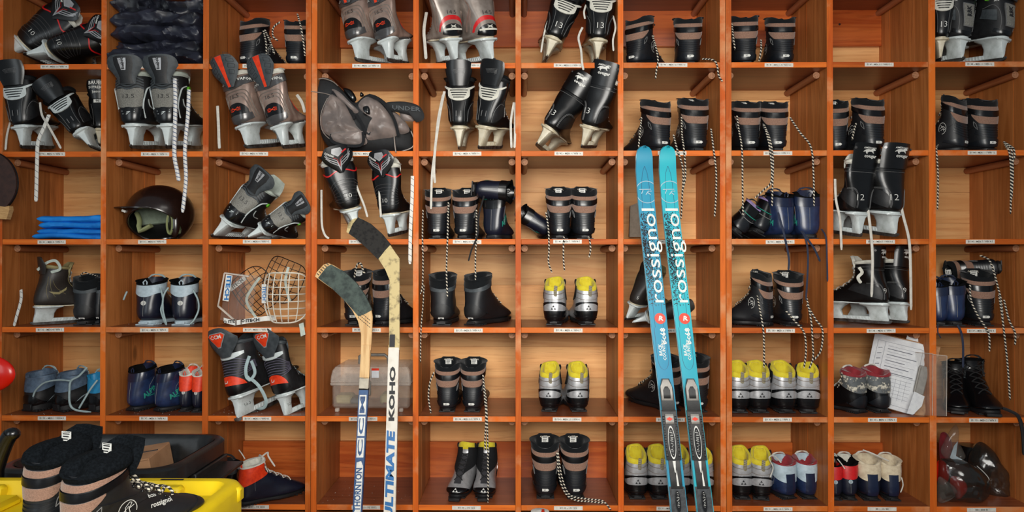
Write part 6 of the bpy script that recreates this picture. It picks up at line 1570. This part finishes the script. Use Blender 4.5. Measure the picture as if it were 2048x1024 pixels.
hang(b, [(522, 915, .02), (535, 905, .02), (537, 913, .01), (550, 933, .0)], 'lace_w', .003); hang(b, [(478, 900, .03), (484, 908, .02), (490, 918, .02)], 'lace_w', .002)
kb = lambda: CL('blackk', body='gloss', cuff='shellmatte', pull=False, seam=None, heel='heelgloss', lace='lace_k', tongue_m='shellmatte', sh=.72, text=None)
b = stand(kb(), 6, 436, .03, -14, 1.06, 1.4, 'glossy black boot with a ring pull, half hidden behind the tub', group='boots behind the yellow crate')
s_ = Surf(NB, 2.4, (1, 1, .72)); p = s_.p(.03, pi-1.3); mb = MB(); mb.tube([p+Vector((.012*cos(a)+.014, -.006, .012*sin(a)+.006)) for a in [2*pi*k/18 for k in range(19)]], .0035, 8); o = mb.build('ring_pull', 'stripe_grey', b); o['own'] = 1
rb_ = lambda: CL('palered', body='navy', cuff='paleblue', inner='crimson', cuffu=.30, tongue_m='paleblue', lace='lace_w', strap='navydk', pull=False)
M['navy2'] = mat('deep_navy', srgb(24, 36, 66), .5); 
gR = 'pale blue and navy boots with red lining'
b = stand(rb_(), 6, 1583, .06, 26, .80, 1.32, 'left pale blue and navy boot with red lining, bottom row', group=gR)
hang(b, [(1562, 925, .06), (1548, 912, .05), (1538, 916, .04), (1546, 935, .04), (1540, 955, .04)], 'lace_w', .0022)
b = stand(rb_(), 6, 1622, .06, 12, .82, 1.14, 'right pale blue and navy boot with red lining, bottom row', group=gR)
gy = lambda: CL('worn', body='gloss', cuff='wornpatch', inner='crimson', cuffu=.27, tongue_m='wornpatch', lace='lace_w', pull=False, seam=None, heel='heelgloss', sh=.92, lipth=(.0065, .014))
q = NT('worn_grey_leather'); tc = q.n('ShaderNodeTexCoord'); n = q.n('ShaderNodeTexNoise', Scale=34.0, Detail=6.0, Roughness=.7); q.l(tc, 'Object', n, 'Vector'); r = q.ramp([(.46, srgb(92, 96, 98)), (.5, srgb(70, 74, 76)), (.56, srgb(206, 200, 184))]); q.l(n, 0, r, 0); q.l(r, 0, q.b, 'Base Color'); q.b.inputs['Roughness'].default_value = .6; M['wornpatch'] = q.m
gW = 'black boots with worn grey tops and red lining'
b = stand(gy(), 5, 1727, .055, 40, .93, 1.22, 'left black boot with peeling grey top and dark red lining', group=gW)
hang(b, [(1684, 745, .06), (1680, 765, .05), (1675, 775, .04)], 'lace_bw', .002)
b = stand(gy(), 5, 1770, .055, 20, .93, 1.14, 'right black boot with peeling grey top, beside the clipboard', group=gW)
# small navy boots bottom right
rn = lambda: CL('redn2', body='ink_navy', cuff='red', emb='paleblue', cuffu=.24, tongue_m='felt', inner='inner', lace='lace_w', pull=False)
stand(rn(), 6, 1672, .05, 0, .80, 1.0, 'narrow red-topped navy boot cut by the divider, bottom row', group='red and navy boots on the bottom row')
b = stand(rn(), 6, 1702, .05, 4, .82, 1.05, 'red-topped navy boot left of the cream pair, bottom row', group='red and navy boots on the bottom row')
hang(b, [(1675, 918, .05), (1683, 928, .04), (1690, 938, .03)], 'lace_w', .002)
bn = lambda: CL('beign', body='ink_navy', cuff='beige', emb='stripe_grey', strap='navydk', cuffu=.27, tongue_m='beige', inner='beige', lace='lace_w', pull=False)
b = stand(bn(), 6, 1747, .045, 10, .84, 1.22, 'left cream-topped navy boot on the bottom row', group='cream and navy boots on the bottom row')
hang(b, [(1726, 900, .08), (1745, 907, .06), (1762, 915, .06), (1778, 922, .06)], 'lace_w', .0028)
b = stand(bn(), 6, 1789, .045, 8, .82, 1.12, 'right cream-topped navy boot on the bottom row', group='cream and navy boots on the bottom row')
hang(b, [(1803, 955, .04), (1806, 970, .03), (1801, 985, .02)], 'lace_w', .002)
# grey-blue shoes
def trainer(body='shellmatte', cuff='greyblue', extra=None):
    r_ = classic(body=body, cuff=cuff, cuffu=.26, inner='greyblue' if cuff == 'greyblue' else 'cyan', tongue_m=cuff, lace='lace_pale', pull=False, seam=None, heel='gloss', sh=.80, name='ski_shoe', text=None)
    s = Surf(NB, 2.4, (1, 1, .80))
    mb = MB()
    for sg in (-1, 1): s.decal(mb, ([(-.03, .003), (.03*1.0, -.004), (.0, .006)], [(0, 1, 2)]), .44, pi+sg*1.45, .003)
    mb.build('side_flash', 'paleblue', r_)
    sole(.284, .0385, .045, .0, .030, 'sole', r_, name='midsole', y0=-.002)
    return r_
gT = 'grey-blue low touring shoes'
stand(use('tr', trainer), 5, 55, .05, -34, .96, 1.25, 'left-most grey-blue and black shoe on the fifth row', cat='shoe', group=gT, dz=.004)
stand(use('tr', trainer), 5, 112, .05, -46, .96, 1.25, 'middle grey-blue and black shoe with a pale lace across it', cat='shoe', group=gT, dz=.004)
b = stand(use('tr2', lambda: trainer('shellmatte', 'cyan')), 5, 184, .05, -30, .92, 1.0, 'black and bright blue shoe with long pale laces, by the divider', cat='shoe', dz=.004)
hang(b, [(174, 735, .05), (158, 752, .03), (142, 762, .02), (139, 780, .01), (140, 808, .0), (152, 820, .0), (182, 824, .0)], 'lace_pale', .0036); hang(b, [(142, 762, .02), (118, 760, .02), (90, 765, .02), (72, 780, .02), (66, 794, .02)], 'lace_pale', .003); hang(b, [(195, 760, .02), (180, 780, .01), (165, 805, .0), (158, 817, .0)], 'lace_pale', .0032)
# black boots, front view, fifth row far right
bw = lambda: CL('bwk', body='gloss', cuff='wornblack', inner='inner', cuffu=.30, tongue_m='wornblack', pull=False, lace='lace_k', sh=1.02)
q = NT('worn_black_leather'); tc = q.n('ShaderNodeTexCoord'); n = q.n('ShaderNodeTexNoise', Scale=60.0, Detail=6.0, Roughness=.75); q.l(tc, 'Object', n, 'Vector'); r = q.ramp([(.46, srgb(24, 26, 28)), (.62, srgb(116, 126, 130))]); q.l(n, 0, r, 0); q.l(r, 0, q.b, 'Base Color'); q.b.inputs['Roughness'].default_value = .5; M['wornblack'] = q.m
for px, yaw, lab, sc in ((1915, 176, 'left scuffed black leather boot behind the acrylic sheet, toe forward', .92), (1968, 192, 'right scuffed black leather boot with toe forward, worn grey top', 1.0)):
    b = bw(); yaw += az(px)*1.6; a = radians(yaw); L_ = .275*sc; p = at(px, 826, .05)
    pose(b, (p.x+sin(a)*L_, min(.05-cos(a)*L_, .272), zrow(5)+.0005), yaw, sc=sc, wx=1.10); tag(b, lab, 'boot', 'scuffed black leather boots')
hang(b, [(2000, 815, .02), (2020, 822, .0), (2038, 835, F_), (2046, 870, F_), (2048, 910, F_)], 'lace_k', .006)
# black boots with grey collar
def greycollar():
    r_ = classic(body='rubber', cuff='charcoal', cuffu=.16, inner='fleece', tongue_m='fleece', lace='lace_bw', heel='shellmatte', seam=None, pull=False, sh=1.06, loops=False, lipth=(.005, .012))
    s = Surf(NB, 2.4, (1, 1, 1.06)); s.patch(MB(), .0, lambda k: .03+.09*(1-abs(2*k-1))**.8, radians(60), radians(300), .0030, nt=26).build('collar_notch', 'fleece', r_)
    mb = MB(); s.decal(mb, tr2(poly2([(-.5, -.5), (.5, -.5), (.5, .5), (-.5, .5)]), 0, 0, .018, .007), .46, pi, .0045); s.decal(mb, tr2(text2d('39', 1, 1, .03), 0, 0, .007), .46, pi, .005, mi=1); mb.build('size_sticker', ['white', 'ink'], r_)
    return r_
gC = 'plain black boots with grey collars'
b = stand(use('gc', greycollar), 4, 882, .055, -4, 1.0, 1.16, 'left plain black boot with grey collar, middle of fourth row', group=gC)
hang(b, [(848, 570, .03), (846, 610, .01), (842, 660, F_), (841, 725, F_)], 'lace_bw', .0022)
b = stand(use('gc', greycollar), 4, 941, .055, -28, 1.0, 1.16, 'right plain black boot with grey collar, toe turned right', group=gC)
b = stand(use('gc', greycollar), 4, 163, .05, -8, .96, 1.16, 'plain black grey-collared boot beside the brown skate', group=gC)
hang(b, [(160, 552, .08), (168, 545, .07), (180, 548, .07), (196, 552, .06)], 'lace_bw', .002)
b = stand(use('gc', greycollar), 4, 200, .075, -4, .96, .5, 'narrow plain black boot squeezed against the divider', group=gC); b.location.x -= .010
# black boots with lilac lining, tipped over
def lilac():
    r_ = classic(body='gloss', cuff='gloss', inner='lilac', tongue_m='lilac', cuffu=.2, lace='lace_k', seam=None, heel='heelgloss', sh=.86, pull=False)
    s = Surf(NB, 2.4, (1, 1, .86)); mb = MB()
    s.line(mb, [(.18, pi-1.7), (.21, pi), (.18, pi+1.7)], .0014, .002); mb.build('teal_line', 'teal', r_)
    mb = MB(); s.line(mb, [(.26, pi-1.6), (.29, pi), (.26, pi+1.6)], .0014, .002); mb.build('grey_line', 'stripe_grey', r_)
    return r_
gL = 'black boots with lilac lining'
free(use('lil', lilac), 1475, 467, .06, 20, 38, 0, .92, .95, 'left tilted black boot with lilac lining', 'boot', gL)
free(use('lil', lilac), 1520, 468, .07, 18, 26, 0, .95, .95, 'right tilted black boot with lilac lining, against the navy boot', 'boot', gL)
# ------------------------------------------------------------------ skates
gk = 'skates on the boot shelves'
# row 1
rc = lambda: use('chev', sk_chevron)
free(rc(), 2, 112, .05, -16, 50, 0, 1.08, 1.25, 'black skate with red line leaning in the top left corner', group='black skates with silver chevron guards')
free(rc(), 48, 110, .02, -16, 68, 0, 1.02, 1.2, 'black skate with red line, lying lower beside its mate, top left', group='black skates with silver chevron guards')
vp = lambda: use('vap', sk_vapor)
gV = 'tan and silver skates with orange guard stripe'
free(vp(), 716, 123, .014, -32, -10, 9, 1.02, 1.22, 'left tan skate of the pair on the top row', group=gV)
free(vp(), 778, 123, .014, -32, -10, 9, 1.02, 1.22, 'right tan skate of the pair on the top row', group=gV)
ra = lambda: use('arc', sk_redarc)
gA = 'grey skates with red arc'
b = free(ra(), 914, 125, .014, 32, -12, 9, 1.06, 1.22, 'left grey skate with red arc at the heel, top row', group=gA)
hang(b, [(853, 25, .05), (848, 60, .03), (850, 90, .02), (852, 118, .01)], 'lace_w', .006, .4)
b = free(ra(), 986, 125, .014, 32, -12, 9, 1.06, 1.22, 'right grey skate with red arc at the heel, top row', group=gA)
b12 = lambda: use('c13', lambda: sk_classic('13', badge=False))
gB = 'black skates with white slotted tendon pieces'
b = free(b12(), 1092, 118, .014, 6, 20, 9, 1.0, 1.15, 'black skate numbered 13 leaning right, top row', group=gB)
hang(b, [(1105, 24, .04), (1093, 50, .03), (1086, 80, .03), (1082, 105, .02)], 'lace_w', .0035, .5); hang(b, [(1165, 55, .03), (1157, 75, .02), (1162, 100, .0), (1164, 125, F_), (1167, 140, F_)], 'lace_w', .0042, .4)
b = free(b12(), 1194, 124, .014, 2, 4, 9, 1.0, 1.12, 'black skate numbered 13 standing upright, top row', group=gB)
hang(b, [(1226, 32, .04), (1231, 55, .02), (1226, 80, .02), (1227, 102, .01)], 'lace_w', .0035, .5); hang(b, [(1172, 10, .04), (1168, 24, .03), (1170, 38, .03)], 'lace_w', .0035, .5)
rk = lambda: use('rbk', sk_badge)
gK = 'black skates with grey lettered heel badge'
b = free(rk(), 1922, 122, .014, 30, 6, 9, 1.02, 1.15, 'left black skate with tall grey badge, top right cubby', group=gK)
hang(b, [(1891, 34, .04), (1902, 32, .03), (1905, 46, .03), (1906, 58, .03)], 'lace_w', .003)
free(rk(), 2003, 122, .014, 36, 8, 9, 1.02, 1.15, 'right black skate with tall grey badge, top right cubby', group=gK)
free(use('c13', None), 1880, 122, .014, -2, 3, 9, 1.0, .9, 'black skate cut by the divider, far right of the top row', group=gK)
# row 2
c11 = lambda: use('c11', lambda: sk_classic('11'))
b = free(use('c11h', lambda: sk_classic('11', hold='holder')), 45, 297, 0.018, -16, -6, 9, 1.0, 1.15, 'upright black skate with white tendon piece, far left second row', group=gB)
hang(b, [(20, 245, .03), (14, 270, .01), (11, 300, F_)], 'lace_w', .004, .4)
b = free(use('c11h', None), 184, 296, .03, -6, -36, 0, .98, 1.1, 'black skate tipped to the left beside the upright one', group=gB)
hang(b, [(80, 205, .03), (84, 230, .02), (96, 250, .0), (110, 275, .0), (122, 297, .0)], 'lace_w', .0042, .4); hang(b, [(98, 230, .02), (88, 255, .0), (76, 285, F_), (74, 330, F_), (73, 370, F_), (72, 403, F_)], 'lace_tick', .0072, .35)
free(use('sup', lambda: sk_classic('', supreme=True, badge=False)), 199, 292, .10, 2, -4, 0, .80, .98, 'narrow junior skate with white lettering on its guard, by the divider', group=None)
me = lambda: use('mesh', sk_mesh)
gM = 'grey mesh skates numbered 13.5'
free(me(), 265, 297, 0.018, -12, -3, 9, 1.06, 1.22, 'left charcoal-guard mesh skate, standing on the second row', group=gM)
b = free(me(), 335, 297, 0.018, -12, -3, 9, 1.06, 1.22, 'right charcoal-guard mesh skate with rope laces, second row', group=gM)
hang(b, [(350, 158, -.0), (351, 200, -.01), (350, 260, -.012), (349, 310, -.012), (354, 340, -.01), (358, 362, -.01)], 'lace_rope', .0070, .8); hang(b, [(378, 180, -.0), (376, 230, -.01), (370, 300, -.012), (372, 360, -.01), (365, 425, -.01)], 'lace_rope', .0066, .8)
b = free(vp(), 496, 297, 0.012, -30, -13, 12, 1.07, 1.22, 'left tan skate of the pair on the second row, orange stripe up the guard', group=gV)
hang(b, [(435, 212, .03), (437, 250, .02), (438, 280, .01), (439, 297, .0)], 'lace_w', .0055, .4)
b = free(vp(), 568, 297, 0.012, -30, -12, 12, 1.07, 1.22, 'right tan skate of the pair on the second row, orange stripe up the guard', group=gV)
hang(b, [(594, 190, .06), (604, 205, .05), (610, 225, .05)], 'lace_w', .006, .5)
b = free(c11(), 918, 299, 0.018, -3, 0, 9, 1.0, 1.1, 'black skate numbered 11 seen square from behind, upright', group=gB)
hang(b, [(889, 183, .03), (882, 215, .02), (875, 260, .0), (870, 300, F_), (868, 340, F_), (870, 366, F_)], 'lace_w', .0050, .4); hang(b, [(886, 190, .03), (876, 240, .01), (870, 300, F_), (864, 350, F_), (862, 418, F_)], 'lace_w', .0042, .4)
b = free(c11(), 958, 298, 0.018, -28, 14, 9, 1.0, 1.15, 'black skate numbered 11 leaning right with doubled white lace', group=gB)
hang(b, [(1028, 205, .03), (1022, 240, .02), (1022, 270, .0), (1023, 296, .0)], 'lace_w', .0045, .4); hang(b, [(1030, 205, .03), (1030, 240, .02), (1030, 270, .0), (1029, 296, .0)], 'lace_w', .0045, .4)
co = lambda: use('cou', sk_cougar)
gG = 'black skates with a leaping cat emblem'
b = free(co(), 1072, 292, .03, -12, 34, 0, 1.0, 1.12, 'cat-emblem skate leaning far right across its cubby, second row', group=gG)
b = free(co(), 1163, 296, 0.048, -20, 19, 9, 1.0, 1.12, 'cat-emblem skate standing behind the tilted one, second row', group=gG)
# row 3
m2 = free(me(), 424, 474, .03, -20, 40, 0, 1.0, 1.15, 'upper mesh skate leaning right, third row', group=gM)
m3 = free(me(), 492, 476, .0, -18, 58, 0, .84, 1.1, 'lower smaller mesh skate leaning further right, third row', group=gM)
b = free(rc(), 716, 462, 0.008, 14, -16, 9, 1.0, 1.2, 'black skate above the black-taped stick blade, chevron guard', group='black skates with silver chevron guards')
hang(b, [(643, 380, .03), (643, 410, .02), (644, 450, .01), (650, 470, .0), (658, 477, .0)], 'lace_w', .004, .5); hang(b, [(706, 352, .02), (718, 385, .0), (728, 410, .0), (735, 434, .0)], 'lace_w', .004, .5)
b = free(rc(), 779, 474, 0.008, -24, -4, 9, 1.0, 1.15, 'black chevron-guard skate hanging by the white hockey stick', group='black skates with silver chevron guards')
hang(b, [(760, 355, .02), (759, 390, .0), (762, 434, .0)], 'lace_w', .004, .5); hang(b, [(825, 352, -.01), (824, 400, -.012), (821, 460, -.014), (820, 528, -.014)], 'lace_tick', .0066, .35)
b = free(use('cou12', lambda: sk_cougar('12', 'holder')), 1720, 474, -0.012, 36, 1, 9, 1.04, 1.34, 'left cat-emblem skate numbered 12, hanging over the second shelf', group=gG)
hang(b, [(1670, 358, .0), (1672, 400, -.01), (1680, 440, -.012), (1683, 500, -.012)], 'lace_w', .0045, .4)
b = free(use('cou12', None), 1789, 474, -0.012, 36, 1, 9, 1.04, 1.34, 'right cat-emblem skate numbered 12, long white lace hanging down', group=gG)
hang(b, [(1796, 382, -.012), (1806, 430, -.014), (1818, 480, -.014), (1821, 540, -.014), (1822, 620, -.012)], 'lace_w', .0050, .4); hang(b, [(1736, 420, -.012), (1742, 470, -.014), (1745, 520, -.014), (1743, 594, -.012)], 'lace_w', .0050, .4)
# row 4
b = free(use('brn', sk_brown), 68, 650, .03, -56, 0, 0, .84, 1.1, 'brown skate with a pale side mark, seen from the side', group=None)
hang(b, [(42, 580, .04), (42, 600, .02), (34, 630, .0), (28, 652, .0)], 'lace_tick', .0060, .4); hang(b, [(75, 540, .04), (95, 525, .04), (112, 522, .04), (120, 538, .04), (100, 545, .04)], 'feltpale', .0055, .4)
free(use('brn9', lambda: sk_brown('5')), 1252, 640, .06, -34, 22, 0, .80, 1.1, 'brown skate leaning at the left behind the skis, fourth row', group='brown skates behind the skis')
free(use('brn9', None), 1262, 645, .03, -14, 72, 0, .78, 1.0, 'brown skate lying low behind the skis, fourth row', group='brown skates behind the skis')
b = free(use('cou9', lambda: sk_cougar('9', 'holder')), 1776, 648, .045, 54, 3, 0, .89, 1.1, 'black skate numbered 9, seen side-on with toe to the left', group=gG)
hang(b, [(1718, 535, .06), (1724, 545, .05), (1716, 555, .05), (1722, 566, .05)], 'felt', .006, .5)
b = free(use('cou9', None), 1812, 647, .045, 40, 8, 0, .89, 1.0, 'black skate behind the side-on one numbered 9, nearer the divider', group=gG)
# row 5
we = lambda: use('wed', sk_wedge)
gX = 'charcoal skates with red triangle badge'
b = free(we(), 478, 842, -0.012, -36, -12, 9, 1.08, 1.15, 'left charcoal skate with red badge and heel wedge', group=gX)
hang(b, [(499, 712, .0), (492, 735, -.01), (494, 755, -.02), (505, 760, -.02), (520, 775, -.02), (532, 800, -.01), (528, 815, .0), (515, 818, .0)], 'lace_pale', .0062, .6); hang(b, [(503, 722, .0), (510, 745, -.018), (500, 760, -.02), (495, 752, -.02)], 'lace_pale', .0060, .6)
b = free(we(), 572, 838, 0.018, -40, -14, 9, 1.08, 1.15, 'right charcoal skate with red badge, against the divider', group=gX)
# something at the very bottom edge
bo = empty('drink_bottle', (at(1080, 1020, -.12).x, -.12, 0), 'white bottle top with a red band, peeking at the bottom edge', 'bottle')
prof = [(0, 0), (.034, 0), (.036, .006), (.036, .27), (.034, .28), (0.03, .288), (0, .292)]
zt = Z(1019, -.12); mb = MB(); rows = [[Vector((max(r, 1e-4)*cos(2*pi*k/24), max(r, 1e-4)*sin(2*pi*k/24), z*zt/.292)) for k in range(24)] for r, z in prof]; mb.grid(rows, 0, closed=True)
mb.build('bottle_body', 'white', bo)
MB().box((.002, -.04, zt-.05), (.016, .01, zt-.001), 0, .003).build('bottle_band', 'redorange', bo)
